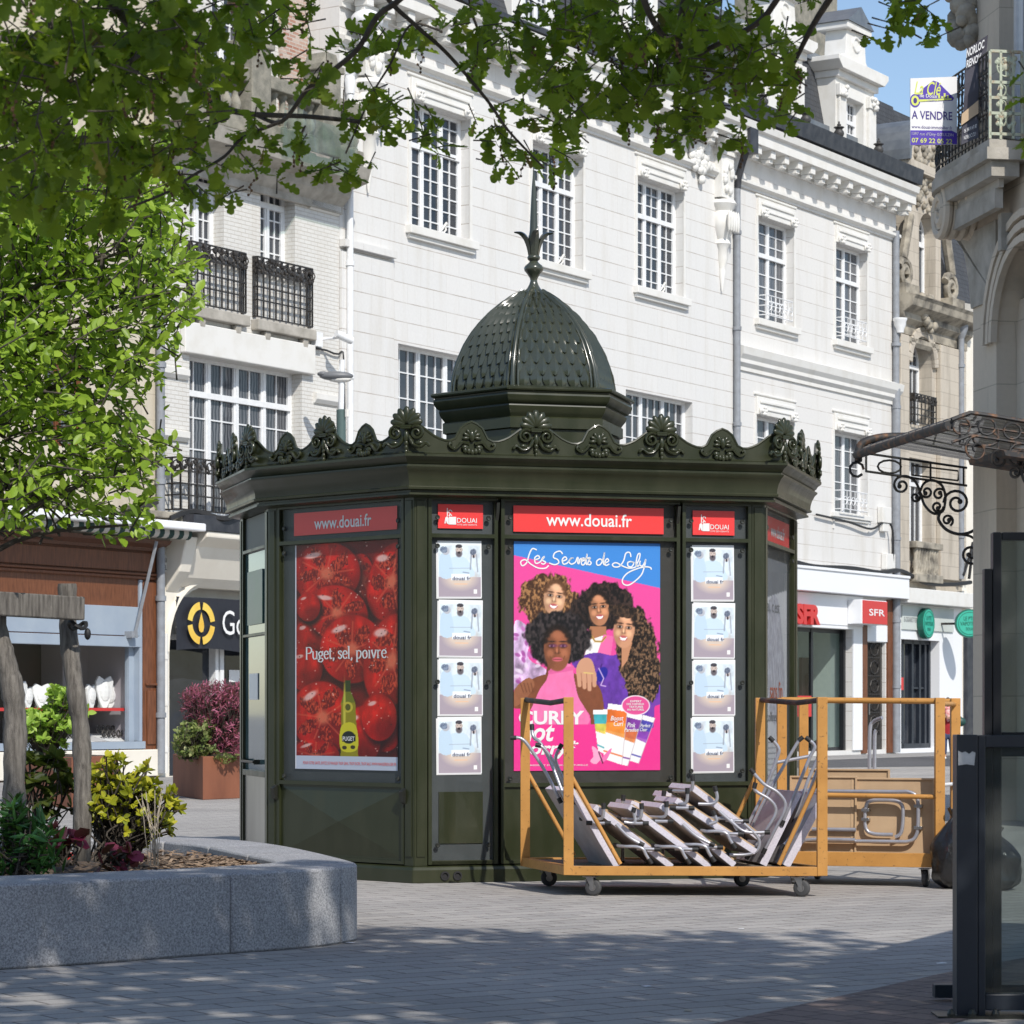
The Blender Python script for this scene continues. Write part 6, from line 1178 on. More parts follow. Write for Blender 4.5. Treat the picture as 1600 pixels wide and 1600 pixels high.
# right pair leans the other way
t = empty('folding_table', 'tan folding table leaning right beside the right posts, its legs bent upward', 'table', (1.80,19.95,0), 0, GRP); slab(t, (0,.222), R(64), .58, 0, .60, th=-.046)
tubes(t, [[(.02,-.02,.30),(.10,-.03,.46),(.18,-.03,.63),(.13,-.03,.73),(.02,-.03,.80),(-.07,-.03,.90)],[(-.10,-.02,.26),(.05,-.04,.48),(.11,-.04,.60),(.07,-.04,.68),(-.04,-.04,.75),(-.04,-.04,.80)],[(-.12,.1,.42),(.02,.1,.70),(.13,.1,.98),(.14,.1,1.06),(.08,.1,1.13)],[(-.10,.25,.36),(.08,.25,.72),(.24,.25,1.0),(.30,.25,1.1),(.33,.25,1.13)]])
t = empty('folding_table', 'outermost grey folding table leaning on the right end frame of the orange trolley', 'table', (1.955,19.80,0), 0, GRP); slab(t, (0,.222), R(62), .58, 0, .60, th=-.046)
tubes(t, [[(-.02,-.03,.34),(.10,-.04,.50),(.20,-.04,.80),(.28,-.04,1.0),(.30,-.04,1.08)],[(.0,.15,.5),(.1,.15,.74),(.2,.15,.98),(.24,.15,1.07),(.18,.15,1.13)],[(.1,.3,.5),(.2,.3,.8),(.29,.3,1.02),(.26,.3,1.1)]])
f = MB(); 
# second trolley
c2FL,c2FR,c2RL,c2RR = (2.06,21.02),(3.21,20.66),(2.30,21.72),(3.44,21.36)
cart2 = empty('trolley', 'orange trolley with long top rails holding tan table tops, beside the kiosk', 'trolley', (c2FR[0],c2FR[1],0))
fl,fr,rl,rr = cart_frame(cart2, c2FL, c2FR, c2RL, c2RR, .255, 1.425, c2FR)
for a,b in ((fl,fr),(rl,rr)): f = MB(); f.tube([a+U*1.41,b+U*1.40],.022,8); build('top_rail', f, M['orange'], cart2, smooth=50)
f = MB(); f.tube([fl+U*.69,fr+U*.68],.018,8); build('middle_rail', f, M['orange'], cart2, smooth=50); f = MB(); f.tube([fr+U*.77,rr+U*.76],.014,8); build('side_rail', f, M['frame'], cart2, smooth=50); f = MB(); f.tube([fr+U*1.38,rr+U*1.38],.018,8); build('end_bar', f, M['orange'], cart2, smooth=50)
for p,dx,dy in ((fl,.1,.06),(fr,-.1,.06),(rl,.1,-.06),(rr,-.1,-.06)): caster(cart2, p.x+dx, p.y+dy, .07, 1.2)
dx2 = (Vector(c2FR)-Vector(c2FL)).normalized(); ang2 = math.atan2(dx2.y,dx2.x)
def front_table(lab, px0, px1, py0, py1, Z, loops, tilt=.06):
    a, b = P3(px0,py1,Z), P3(px1,py0,Z); w, h = (b.x-a.x)/math.cos(ang2), b.z-a.z; t = empty('folding_table', lab, 'table', (a.x,a.y,a.z), ang2, 'tan table tops on the second trolley'); t.rotation_euler = (-tilt,0,ang2)
    f = MB(); f.box(0,w,0,.022,0,h); tp = build('tabletop', f, M['tan'], t, bevel=.003); f = MB(); e = .014
    f.box(0,w,-e,-.0005,0,e); f.box(0,w,-e,-.0005,h-e,h); f.box(0,e,-e,-.0005,e,h-e); f.box(w-e,w,-e,-.0005,e,h-e); build('rim', f, M['tan'], tp, bevel=.002)
    for P in loops(w,h): f = MB(); f.tube(crom(P,6) if len(P) > 2 else [Vector(p) for p in P], .015, 8); build('leg_frame', f, M['tubesteel'], t, smooth=60)
    return t, w, h
Zt = 20.95
t,w,h = front_table('front tan table top with two grey tube loops, upright on the second trolley', 1329, 1453, 1215, 1336, Zt, lambda w,h: [[(-.38,-.05,h*.82),(w*.5,-.05,h*.82),(w*.7,-.05,h*.82),(w*.80,-.05,h*.76),(w*.82,-.05,h*.62),(w*.82,-.05,h*.4),(w*.80,-.05,h*.26),(w*.72,-.05,h*.19),(w*.5,-.05,h*.18),(-.38,-.05,h*.18)],[(w*.52,-.045,h*.27),(w*.28,-.045,h*.28),(w*.19,-.045,h*.36),(w*.19,-.045,h*.60),(w*.25,-.045,h*.70),(w*.5,-.045,h*.71),(w*.62,-.045,h*.66),(w*.64,-.045,h*.5),(w*.62,-.045,h*.3),(w*.55,-.045,h*.24)]])
for (x,z) in ((.19,.58),(.19,.46),(.82,.64),(.82,.36)): f = MB(); f.box(w*x-.03,w*x+.03,-.07,-.001,h*z-.012,h*z+.012); build('clamp', f, M['steel'], t, bevel=.003)
front_table('rear tan table top with a round hole, behind the front one on the second trolley', 1233, 1334, 1212, 1336, 21.08, lambda w,h: [[(w*.35,-.03,h*.33),(w*1.0,-.03,h*.33)],[(w*.1,-.04,h*.62),(w*.2,-.04,h*.8),(w*.5,-.04,h*.82)],[(w*.16,-.06,.03),(w*.2,-.06,h*.16),(w*.4,-.06,h*.2),(w*1.,-.06,h*.2)]])
f = MB(); f.tube([(P3(1293,1273,21.05).x+.03*math.cos(k*.5236),21.03,P3(1293,1273,21.05).z+.03*math.sin(k*.5236)) for k in range(12)],.009,6,True); tag(build('cable_grommet', f, M['steel'], smooth=60), 'pale ring around the hole in the rear tan table top', 'ring')
t,w,h = front_table('tan table top at the back of the second trolley with one leg pair standing upright', 1262, 1384, 1201, 1300, 21.5, lambda w,h: [[(w*.74,.05,h-.05),(w*.74,.05,h+.30),(w*.78,.05,h+.37),(w*.9,.0,h+.40)],[(w*.80,.05,h-.05),(w*.80,.05,h+.26),(w*.82,.05,h+.30)]])
tubes_o = empty('table_leg', 'loose grey table leg lying across the top of the first trolley jumble, by the posts', 'table leg', (2.0,20.6,0)); f = MB(); f.tube([(-.02,0,.94),(.24,0,.99)],.013,8); build('tube', f, M['tubesteel'], tubes_o, smooth=60)
# bin bags
def bag(lab, c, rx, ry, hz, seed):
    n, m = 40, 26; r = np.random.default_rng(seed); ph = r.random(9)*6.28; f = MB(); vs = []
    for i in range(m+1):
        v = i/m
        for k in range(n):
            q = 2*math.pi*k/n; prof = (math.sin(min(1,.12+v*5)*1.57)**.7)*(1-.12*v if v < .55 else max(.10,(1-.12*v)*(1-((v-.55)/.36)**1.5)) if v < .90 else .12+(v-.9)*1.6)
            wv = 1+.07*math.sin(3*q+ph[0]+v*3)+.05*math.sin(7*q+ph[1]-v*5)+.05*math.sin(11*q+ph[2]+v*9)*v+.035*math.sin(17*q+ph[3]-v*14)+.05*math.sin(v*11+ph[4]+2*q)
            vs.append((c[0]+rx*prof*wv*math.cos(q), c[1]+ry*prof*wv*math.sin(q), c[2]+hz*(v+.015*math.sin(5*q+ph[5]))))
    f.add(vs,[(i*n+k,i*n+(k+1)%n,(i+1)*n+(k+1)%n,(i+1)*n+k) for i in range(m) for k in range(n)]+[tuple(range(n-1,-1,-1))]); o = build('bin_bag', f, M['bag'], smooth=70); return tag(o, lab, 'bin bag')
p = G(1492,1391); bag('tall tied black bin bag standing against the right end of the second trolley', p+Vector((.03,.22,0)), .165, .18, .60, 1)
p = G(1562,1392); bag('lower black bin bag behind the glass of the terrace screen', p+Vector((.0,.1,0)), .17, .18, .46, 2)
# ------------------------------------------------------------------ granite planter
OUT = [(-4.6,13.0),(-2.62,14.1),(-1.65,14.93),(-1.14,15.4),(-.93,15.80),(-.905,16.02),(-1.0,16.45),(-1.27,17.4),(-1.56,18.25),(-1.92,18.95),(-2.5,19.4),(-4.6,20.2)]
oc = [Vector((p.x,p.y)) for p in crom([(a,b,0) for a,b in OUT],6)]
INP = [(-4.9,13.6),(-2.85,14.75),(-2.1,15.32),(-1.66,15.72),(-1.45,15.98),(-1.40,16.16),(-1.47,16.5),(-1.72,17.2),(-1.98,17.95),(-2.25,18.5),(-2.72,18.9),(-4.9,19.6)]
ic = [Vector((p.x,p.y)) for p in crom([(a,b,0) for a,b in INP],6)]
pl = empty('granite_planter', 'low curved planter of grey granite blocks, at the left in front of the kiosk', 'planter', (-1.65,14.93,0)); po = Vector((-1.65,14.93)); HP = .44
cut = [0,5,13,22,31,40,48,57,len(oc)-1]
for a,b in zip(cut,cut[1:]):
    f = MB(); o_ = [oc[i]-po for i in range(a,b+1)]; i_ = [ic[i]-po for i in range(a,b+1)]
    if a: d = (o_[1]-o_[0]).normalized()*.006; o_[0] = o_[0]+d; i_[0] = i_[0]+d
    f.prism([tuple(p) for p in o_]+[tuple(p) for p in reversed(i_)], 0, HP, 'z'); build('granite_block', f, M['granite'], pl, bevel=.014, smooth=25)
f = MB(); nx, ny = 44, 90; r = np.random.default_rng(4)
V = {}
for i in range(nx+1):
    for j in range(ny+1):
        t = j/ny*(len(ic)//2-1); k = int(t); fr_ = t-k; A_ = ic[k].lerp(ic[k+1],fr_); kk = len(ic)-1-k; B_ = ic[kk].lerp(ic[kk-1],fr_); p = A_.lerp(B_,i/nx)-po; f.v.append((p.x,p.y,.335+.03*r.random()+.03*math.sin(p.x*7)*math.cos(p.y*6)))
for i in range(nx):
    for j in range(ny): f.f.append((i*(ny+1)+j,i*(ny+1)+j+1,(i+1)*(ny+1)+j+1,(i+1)*(ny+1)+j)); f.mi.append(0)
build('soil', f, M['soil'], pl, smooth=60)
f = MB()
for k in range(2600):
    t = r.random()**.7*(len(ic)//2-2); i = int(t); p = ic[i].lerp(ic[len(ic)-1-i], r.random()*.9+.05); z = .375+.03*r.random(); a = r.random()*6.28; l = .012+.028*r.random(); w = .005+.008*r.random(); d = Vector((math.cos(a),math.sin(a),r.random()*.5-.25))*l; e = Vector((-math.sin(a),math.cos(a),r.random()*.4-.2))*w; c = Vector((p.x,p.y,z)); f.quad(c-d-e,c+d-e,c+d+e,c-d+e)
tag(build('mulch', f, M['chip'], recalc=False), 'bark chips strewn over the planter soil', None, None, 'stuff')
# timber tree support
su = empty('tree_support', 'weathered grey timber tree support of two crooked posts and a crossbeam in the planter', 'tree support', (-2.5,16.1,.3)); so3 = Vector((-2.5,16.1,.3))
def post(pts, r): 
    f = MB(); P = crom([p-so3 for p in pts],7); n = len(P); f.tube(P, [r*(1+.06*math.sin(i*.9)+.05*math.sin(i*2.3)) for i in range(n)], 12); build('post', f, M['stake'], su, smooth=60)
post([P3(105,912,16.1),P3(107,990,16.1),P3(118,1080,16.05),P3(127,1150,16.05),P3(129,1250,16.0),P3(128,1345,16.0)], .053)
post([P3(-12,930,15.6),P3(-2,1000,15.6),P3(16,1060,15.6),P3(24,1130,15.6),P3(22,1240,15.55),P3(30,1352,15.5)], .064)
f = MB(); a, b = P3(-60,940,15.2)-so3, P3(126,951,15.95)-so3; f.bar(a,b,.075,.135); build('crossbeam', f, M['stake'], su, bevel=.008)
f = MB(); q = P3(122,972,16.0)-so3; f.tube([q+Vector((.05*math.cos(t),.07*math.sin(t)-.02,-.02+.02*math.sin(t*2))) for t in np.linspace(0,6.28,14)],.012,6); f.ball(tuple(q+Vector((.06,-.03,-.07))),(.02,.02,.035),8,6); build('strap', f, M['rubber'], su, smooth=50)
# ------------------------------------------------------------------ foliage
def tmpl(kind):
    """leaf in its own plane: x across, y along from the stalk, z up; faces"""
    if kind == 'oval': L = [(0,.0),(.16,.16),(.27,.42),(.24,.68),(.12,.88),(0,1.0)]
    elif kind == 'narrow': L = [(0,0),(.07,.2),(.11,.45),(.09,.72),(.03,.92),(0,1.0)]
    elif kind == 'oak': L = [(0,0),(.04,.10),(.11,.15),(.13,.21),(.07,.27),(.10,.34),(.22,.40),(.23,.47),(.12,.51),(.17,.58),(.33,.64),(.34,.72),(.19,.75),(.24,.84),(.21,.93),(.09,.98),(0,1.0)]
    else: L = [(0,0),(.3,.05),(.46,.28),(.40,.5),(.45,.66),(.25,.82),(.12,.9),(0,1.0)]
    n = len(L); v = [(0,y,-.03*math.sin(3.14*y)-.10*y*y) for _,y in L]; f = []
    lf = [(-x,y,.22*x-.10*y*y) for x,y in L[1:-1]]; rt = [(x,y,.22*x-.10*y*y) for x,y in L[1:-1]]; v += lf+rt; a, b = n, n+len(lf)
    for i in range(n-1):
        l0 = a+i-1; r0 = b+i-1
        if i == 0: f += [(0,1,a),(0,b,1)]
        elif i == n-2: f += [(i,i+1,l0),(i,r0,i+1)]
        else: f += [(i,i+1,l0+1,l0),(i,r0,r0+1,i+1)]
    return np.array(v,float), f
def leaves(name, kind, P, D, N, S, m, parent=None, M_=None):
    """P positions, D stalk-to-tip directions, N rough normals, S lengths"""
    P, D, N, S = map(lambda a: np.asarray(a,float), (P,D,N,S)); D /= np.linalg.norm(D,axis=1)[:,None]; X = np.cross(D,N); X /= np.linalg.norm(X,axis=1)[:,None]+1e-9; Z = np.cross(X,D)
    v, f = tmpl(kind); n = len(P); V = P[:,None]+S[:,None,None]*(v[None,:,0,None]*X[:,None]+v[None,:,1,None]*D[:,None]+v[None,:,2,None]*Z[:,None]); V = V.reshape(-1,3); k = len(v)
    if parent is not None: V = V-np.array(parent.matrix_basis.translation)
    me = bpy.data.meshes.new(name); fl_ = [len(q) for q in f]; li = np.concatenate([np.array(q) for q in f]); li = (li[None]+k*np.arange(n)[:,None]).ravel(); tot = np.tile(np.array(fl_),n); st = np.concatenate([[0],np.cumsum(tot)[:-1]])
    me.vertices.add(len(V)); me.vertices.foreach_set('co',V.astype(np.float32).ravel()); me.loops.add(len(li)); me.loops.foreach_set('vertex_index',li.astype(np.int32)); me.polygons.add(len(tot)); me.polygons.foreach_set('loop_start',st.astype(np.int32)); me.update(calc_edges=True)
    me.polygons.foreach_set('use_smooth',[True]*len(tot)); me.materials.append(m); o = bpy.data.objects.new(name,me); COL.objects.link(o); o.parent = parent; return o
def rvec(n, r): v = r.normal(size=(n,3)); return v/np.linalg.norm(v,axis=1)[:,None]
def branch(name, m, paths, parent, n=7):
    f = MB(); o = Vector(parent.location)
    for P, r0, r1 in paths:
        Q = crom([Vector(p)-o for p in P],5); k = len(Q); f.tube(Q,[r0+(r1-r0)*i/(k-1) for i in range(k)],n)
    return build(name, f, m, parent, smooth=60, recalc=False)
# bright tree on the left: twigs carry rosettes of leaves
r = np.random.default_rng(21)
mt = empty('broadleaf_tree', 'bright spring green broadleaf tree rising from the granite planter', 'tree', (-3.75,16.7,.3)); MO = Vector((-3.75,16.7,.3))
CL = [(60,300,120,100,1.),(160,360,110,110,1.),(235,395,75,85,1.),(290,440,36,40,.9),(110,480,130,90,1.),(230,490,80,60,1.),(20,560,90,110,1.),(130,590,90,60,1.),(210,575,55,40,.9),(60,690,110,90,1.),(175,700,80,55,1.),(245,725,40,38,.9),(150,770,95,45,1.),(205,820,36,30,.8),(20,780,60,60,1.),(40,420,90,90,1.),(225,300,60,60,.8),(130,230,90,60,.8),(255,250,40,45,.5),(205,650,40,30,.6),(-90,330,110,110,.7),(-110,520,120,110,.7),(-90,700,110,90,.7),(-230,420,100,100,.6),(-240,600,110,110,.6),(-170,230,100,80,.5),(-330,520,80,110,.5),(-30,190,90,60,.6)]
ax = [] ; area = sum(c[2]*c[3]*c[4] for c in CL); NR = 1950
tips = []
for cx,cy,rx,ry,w in CL:
    k = int(NR*rx*ry*w/area)
    for _ in range(k):
        a, q = r.random()*6.28, r.random()**.5; Z = 16.7+r.normal()*.55; tips.append(P3(cx+rx*q*math.cos(a), cy+ry*q*math.sin(a), Z))
PP,DD,NN,SS = [],[],[],[]; tw = []
for t in tips:
    gd = Vector((t.x+3.75,(t.y-16.7)*.6,(t.z-3.1)*.7)); gd = (gd.normalized() if gd.length > .01 else Vector((1,0,0)))*.7+Vector(r.normal(size=3))*.5+Vector((0,0,.15)); gd.normalize()
    L = .10+.16*r.random(); base = t-gd*L; tw.append(([base-gd*.06,base+gd*L*.5,t],.006,.003)); n = r.integers(5,9)
    for i in range(n):
        s = i/(n-1); p = base+gd*L*s; side_ = Vector(r.normal(size=3)); side_ -= gd*side_.dot(gd); side_.normalize(); d = side_*(1.0-.5*s)+gd*(.35+.7*s)+Vector((0,0,-.12)); nn = Vector((.25,-.45,.85))+Vector(r.normal(size=3))*.4
        PP.append(p); DD.append(d); NN.append(nn); SS.append(.040+.062*r.random())
leaves('crown','oval',PP,DD,NN,SS,M['magleaf'],mt)
big = []; T0 = Vector((-3.75,16.7,.3)); big.append(([T0,T0+Vector((.03,0,1.2)),T0+Vector((.05,.05,2.4)),T0+Vector((.1,0,3.6)),T0+Vector((.2,0,4.9))],.07,.02))
for (px,py,z) in ((290,450,16.5),(230,560,16.9),(250,720,16.4),(200,820,16.6),(150,300,16.9),(230,380,16.3),(100,600,17.0),(60,760,16.6),(180,690,17.0),(20,300,16.8),(-230,420,16.5),(-240,600,17.0),(-330,520,16.6),(-150,250,16.9)):
    e = P3(px,py,z); h0 = max(1.6,min(4.2,e.z-T0.z-.9)); s = T0+Vector((.05,0,h0)); md = s.lerp(e,.5)+Vector((0,0,.18)); big.append(([s,md,e],.028,.006))
    for _ in range(7):
        q = s.lerp(e,.35+.6*r.random())+Vector((0,0,.1)); t = min(tips,key=lambda v:(v-q-Vector(r.normal(size=3))*.25).length); big.append(([q,q.lerp(t,.5)+Vector(r.normal(size=3))*.03,t],.009,.004))
branch('trunk', M['bark'], big[:1], mt, 10); branch('branches', M['bark'], big[1:]+tw[::2], mt, 5)
# oak overhead: trunk to the right of the camera, boughs crossing the top of the view, dense crown above and outside it
r = np.random.default_rng(33); OT = Vector((4.3,5.2,0)); ok = empty('oak_tree', 'large oak whose leafy boughs with hanging catkins stretch overhead', 'tree', OT)
CLO = [(30,60,110,120,8.8,1.3),(130,150,120,120,9.2,1.3),(60,250,110,80,9.0,1.2),(240,60,120,90,9.6,1.25),(240,170,90,90,9.8,1.1),(190,265,70,50,10,.9),(30,330,60,30,9.4,.7),(120,320,60,30,9.6,.6),(340,45,80,60,10.2,1.15),(330,120,60,40,10.4,.7),(345,215,70,45,10.8,.9),(300,275,60,30,11,.8),(360,300,30,22,11.2,.5),(430,30,70,40,10.8,1.),(480,90,45,40,11.2,.6),(420,215,55,35,11.2,.8),(470,255,45,28,11.5,.7),(395,275,40,26,11.3,.5),(500,160,50,30,11.6,.7),(565,85,38,45,11.8,.6),(575,175,55,40,11.8,.9),(555,255,38,32,11.8,.7),(640,185,55,35,11.9,.85),(690,215,26,40,12,.7),(600,55,40,40,11.8,.6),(640,60,40,30,11.8,.5),(735,30,55,35,11.6,.9),(720,90,50,30,11.9,.8),(775,205,45,24,12,.7),(800,235,50,28,12,.8),(855,262,45,28,12,.8),(815,160,40,30,11.8,.5),(770,70,40,45,11.4,.7),(850,40,60,50,11,1.1),(870,110,50,50,11.2,1.),(860,170,35,40,11.5,.7),(950,50,80,70,10.8,1.25),(930,150,70,60,11,1.1),(1030,90,80,90,10.8,1.3),(1020,195,50,34,11.2,.8),(1110,90,80,95,10.6,1.3),(1090,190,60,34,11,.8),(1190,80,62,85,10.8,1.15),(1215,160,36,40,11,.6),(1160,200,36,24,11.2,.5),(1245,30,30,40,11,.6),(1400,22,48,26,11.5,.95),(1450,45,34,34,11.5,.75),(1375,52,22,18,11.5,.35),(1602,140,14,26,11,.35),(1604,225,12,20,11,.3)]
PP,DD,NN,SS = [],[],[],[]; cat = MB(); tw = []
def oakspray(t, n, r, size):
    ax_ = Vector((r.normal()*.8,r.normal()*.8,-.35+r.normal()*.4)).normalized(); tw.append(([t-ax_*.10,t-ax_*.05,t],.0034,.002))
    for i in range(n):
        d = ax_*.5+Vector(r.normal(size=3))*.75+Vector((0,0,-.25)); PP.append(t-ax_*.05*r.random()); DD.append(d); NN.append(Vector((0,0,1))+Vector(r.normal(size=3))*.55); SS.append(size*(.45+1.0*r.random()))
for cx,cy,rx,ry,Z,w in CLO:
    k = max(2,int(w*rx*ry/(215*(11/Z)**1.2)))
    for _ in range(k):
        a, q = r.random()*6.28, r.random()**.55; t = P3(cx+rx*q*math.cos(a), cy+ry*q*math.sin(a), Z+r.normal()*.35); oakspray(t, r.integers(4,7), r, .085)
        if r.random() < .16:
            pts = [t]; 
            for j in range(7): pts.append(pts[-1]+Vector((r.normal()*.006,r.normal()*.006,-.014)))
            cat.tube(pts,.0016,4)
            for p in pts[2:]: cat.ball(tuple(p+Vector(r.normal(size=3))*.003),.0062,5,4)
leaves('crown','oak',PP,DD,NN,SS,M['oakleaf'],ok)
tag(build('catkins', MB() if 0 else cat, M['catkin'], None, recalc=False), 'thin brown catkins dangling from the oak twigs', None, None, 'stuff')
PP,DD,NN,SS = [],[],[],[]
for _ in range(2200):                                    # the crown above the square, whose shade falls in front of the kiosk
    v = rvec(1,r)[0]*(r.random()**.4); c = Vector((2.7+3.9*v[0],6.3+3.6*v[1],7.0+2.3*v[2]))
    if c.y+.99*c.z > 16.5+.4*math.sin(c.x*3) or c.z < 1.5+.262*c.y+.5: continue
    oakspray(c, 6, r, .19)
leaves('upper_crown','oak',PP,DD,NN,SS,M['oakleaf'],ok)
big = [([OT,OT+Vector((.02,.1,1.5)),OT+Vector((-.05,.2,3.0)),OT+Vector((-.2,.5,4.6)),OT+Vector((-.5,1.0,7.5))],.22,.08)]
def bough(pts, r0, r1, Z0_, Z1_):
    r0 *= .62; n = len(pts); big.append(([P3(x,y,Z0_+(Z1_-Z0_)*i/(n-1)) for i,(x,y) in enumerate(pts)],r0,r1))
bough([(1420,-260),(1330,-60),(1270,40),(1235,110)],.03,.008,10.2,11); bough([(1130,-200),(1080,-40),(1060,60),(1063,130)],.03,.01,10,10.9); bough([(1270,-120),(1200,20),(1110,75),(1035,118),(960,180)],.022,.006,10.2,11); bough([(980,-160),(1000,-20),(1040,60),(1100,80)],.025,.01,10.2,10.6)
bough([(540,-120),(600,-10),(650,40),(700,85),(760,155),(795,205),(850,262)],.020,.005,11,12); bough([(700,-160),(640,-20),(590,25),(560,75),(520,110),(480,140),(440,190),(400,180)],.022,.008,10.6,11.3); bough([(120,-160),(160,-20),(205,40),(240,95),(300,130),(345,165),(390,178),(480,182),(560,190)],.034,.010,9.2,11.8); bough([(440,190),(380,215),(350,245),(300,275),(262,300),(200,325)],.012,.005,11.2,11); bough([(-60,60),(40,90),(110,130),(160,120),(220,85)],.02,.008,8.8,9.6); bough([(690,50),(680,45),(640,40),(610,100),(580,150),(540,240)],.010,.004,11.6,11.8); bough([(1420,-150),(1405,-40),(1402,10),(1410,40),(1440,60)],.014,.004,11.3,11.5); bough([(80,-80),(78,0),(80,60)],.014,.01,9,9); bough([(730,-60),(735,10),(750,60),(740,90)],.012,.005,11.5,11.8)
for P,_,_ in list(big[1:]):
    s = P[0]
    if s.z < H+(HY+100)/F*s.y: continue
    big.append(([s,s.lerp(OT+Vector((-.2,.5,5.2)),.4)+Vector((0,0,.5)),OT+Vector((-.25,.55,5.2))],.045,.09))
branch('trunk', M['bark'], big[:1], ok, 12); branch('branches', M['bark'], big[1:]+tw[:900], ok, 6)
# planter plants
def shrub(name, lab, cat_, base, spots, kind, m, size, nw, r, stem_m='bark', up=.3, droop=0., whorl=True):
    o = empty(name, lab, cat_, base); PP,DD,NN,SS = [],[],[],[]; st = []
    for t in spots:
        t = Vector(t); ax_ = ((t-Vector(base)).normalized()*.5+Vector(r.normal(size=3))*.35+Vector((0,0,up))).normalized(); md = Vector(base).lerp(t,.55)+Vector((r.normal()*.05,r.normal()*.05,.03)); b = Vector(base)+Vector((r.normal()*.06,r.normal()*.06,0)); st.append(([b,md,t],.007,.004))
        for i in range(nw):
            sd = Vector(r.normal(size=3)); sd -= ax_*sd.dot(ax_); sd.normalize(); q = r.random()
            p = t-ax_*(.0 if whorl else .16*q); PP.append(p); DD.append(sd*.9+ax_*(.45+.4*r.random())-Vector((0,0,droop))); NN.append(ax_+Vector(r.normal(size=3))*.25); SS.append(size*(.65+.6*r.random()))
    leaves('foliage', kind, PP,DD,NN,SS, M[m], o); branch('stem', M[stem_m], st, o, 5); return o
def spots(L, Z, sz, n, r):
    out = []; ar = sum(a[2]*a[3] for a in L)
    for cx,cy,rx,ry in L:
        for _ in range(max(1,int(n*rx*ry/ar))): a, q = r.random()*6.28, r.random()**.5; out.append(P3(cx+rx*q*math.cos(a), cy+ry*q*math.sin(a), Z+r.normal()*sz))
    return out
r = np.random.default_rng(5)
shrub('golden_shrub','golden yellow green shrub of leaf whorls beside the right support post','shrub',P3(185,1345,16.25),spots([(175,1195,22,14),(158,1230,34,30),(215,1235,36,25),(255,1250,25,18),(150,1270,22,25),(205,1285,40,22),(250,1290,20,20),(185,1250,40,30),(272,1262,12,10),(225,1200,14,8),(205,1320,20,8)],16.25,.14,360,r),'oval','yelleaf',.050,8,r,droop=.1)
shrub('dark_shrub','deep green shrub with narrow pointed leaves at the far left of the planter','shrub',P3(35,1365,15.3),spots([(20,1265,24,22),(15,1310,30,25),(55,1320,26,24),(45,1285,20,18),(20,1345,30,14),(70,1335,12,14),(85,1345,6,8)],15.3,.12,85,r),'narrow','dkleaf',.10,9,r,droop=.15,whorl=False)
shrub('rhododendron','leggy shrub with drooping dark olive leaves between the two support posts','shrub',P3(45,1350,16.5),spots([(60,1190,24,12),(45,1215,14,18),(95,1190,16,12),(90,1215,16,16),(75,1260,16,8),(110,1260,8,14),(100,1235,12,12),(36,1180,10,10)],16.5,.1,34,r),'oval','rholeaf',.10,8,r,droop=.55)
r2 = np.random.default_rng(8)
for lab, cx, cy, n in (('taller magenta leaved plant between the support posts',100,1310,24),('low magenta leaved plant right of the support post',185,1338,14)):
    shrub('magenta_plant', lab, 'plant', P3(cx,1352,15.75), spots([(cx-12,cy-8,14,12),(cx+12,cy,18,14),(cx-2,cy+16,24,10)],15.75,.07,n,r2),'round','heuleaf',.085,2,r2,up=.5,droop=.35)['group'] = 'magenta plants on the bark'
f = MB()
for k in range(13): x = 232+r2.random()*20; b = P3(x,1352,15.9); f.tube([b,b+Vector((r2.normal()*.03,r2.normal()*.03,.18)),b+Vector((r2.normal()*.06,r2.normal()*.05,.30+.15*r2.random()))],.0028,4)
tag(build('dry_stalks', f, M['twig'], recalc=False), 'bare pale dry stalks standing at the right of the golden shrub', 'dry plant')
f = MB(); p = P3(108,1298,17.2); f.box(p.x-.07,p.x+.05,17.1,17.25,.40,.44); tag(build('litter_box', f, M['signred'], bevel=.005), 'small red and white carton lying behind the magenta plants', 'litter')
# rusted steel planters by the shops
def corten(lab, plan, h):
    b = plan[0]; o = empty('steel_planter', lab, 'planter', (b[0],b[1],0)); L = [(x-b[0],y-b[1]) for x,y in plan]; f = MB(); f.prism(L, 0, h, 'z'); sh = build('steel_box', f, M['corten'], o, bevel=.01); f = MB(); f.prism(offset(L,-.05), h-.02, h+.004, 'z'); build('soil', f, M['soil'], o); return o
a, b, c_ = G(270,1242), G(317,1250), G(450,1244); w_ = c_-b; a2 = a+w_
corten('rust red steel planter of the purple bush, close to the kiosk flank', [tuple(a.xy),tuple(b.xy),tuple(c_.xy),tuple(a2.xy)], .645)
a, b = G(25,1256), G(112,1262); c_ = G(185,1257); d_ = a+(c_-b)
corten('rust red steel planter seen behind the golden shrub, under the jeweller window', [tuple(a.xy),tuple(b.xy),tuple(c_.xy),tuple(d_.xy)], .69)
Zc = 41.6; r = np.random.default_rng(6)
shrub('purple_bush','purple red feathery bush in the rusted planter next to the kiosk','bush',P3(335,1186,Zc),spots([(330,1085,42,22),(300,1090,20,18),(350,1110,40,30),(345,1140,35,25),(370,1085,20,20),(360,1165,30,20),(318,1118,26,14)],Zc,.22,900,r),'narrow','purpleaf',.085,9,r,whorl=False)
shrub('variegated_bush','yellow green variegated bush at the left in the rusted planter, below the purple bush','bush',P3(300,1186,Zc-.3),spots([(300,1150,24,26),(318,1135,14,14),(285,1160,12,18),(315,1172,28,10),(355,1180,14,5)],Zc-.3,.16,330,r),'oval','varileaf',.07,8,r,whorl=False)
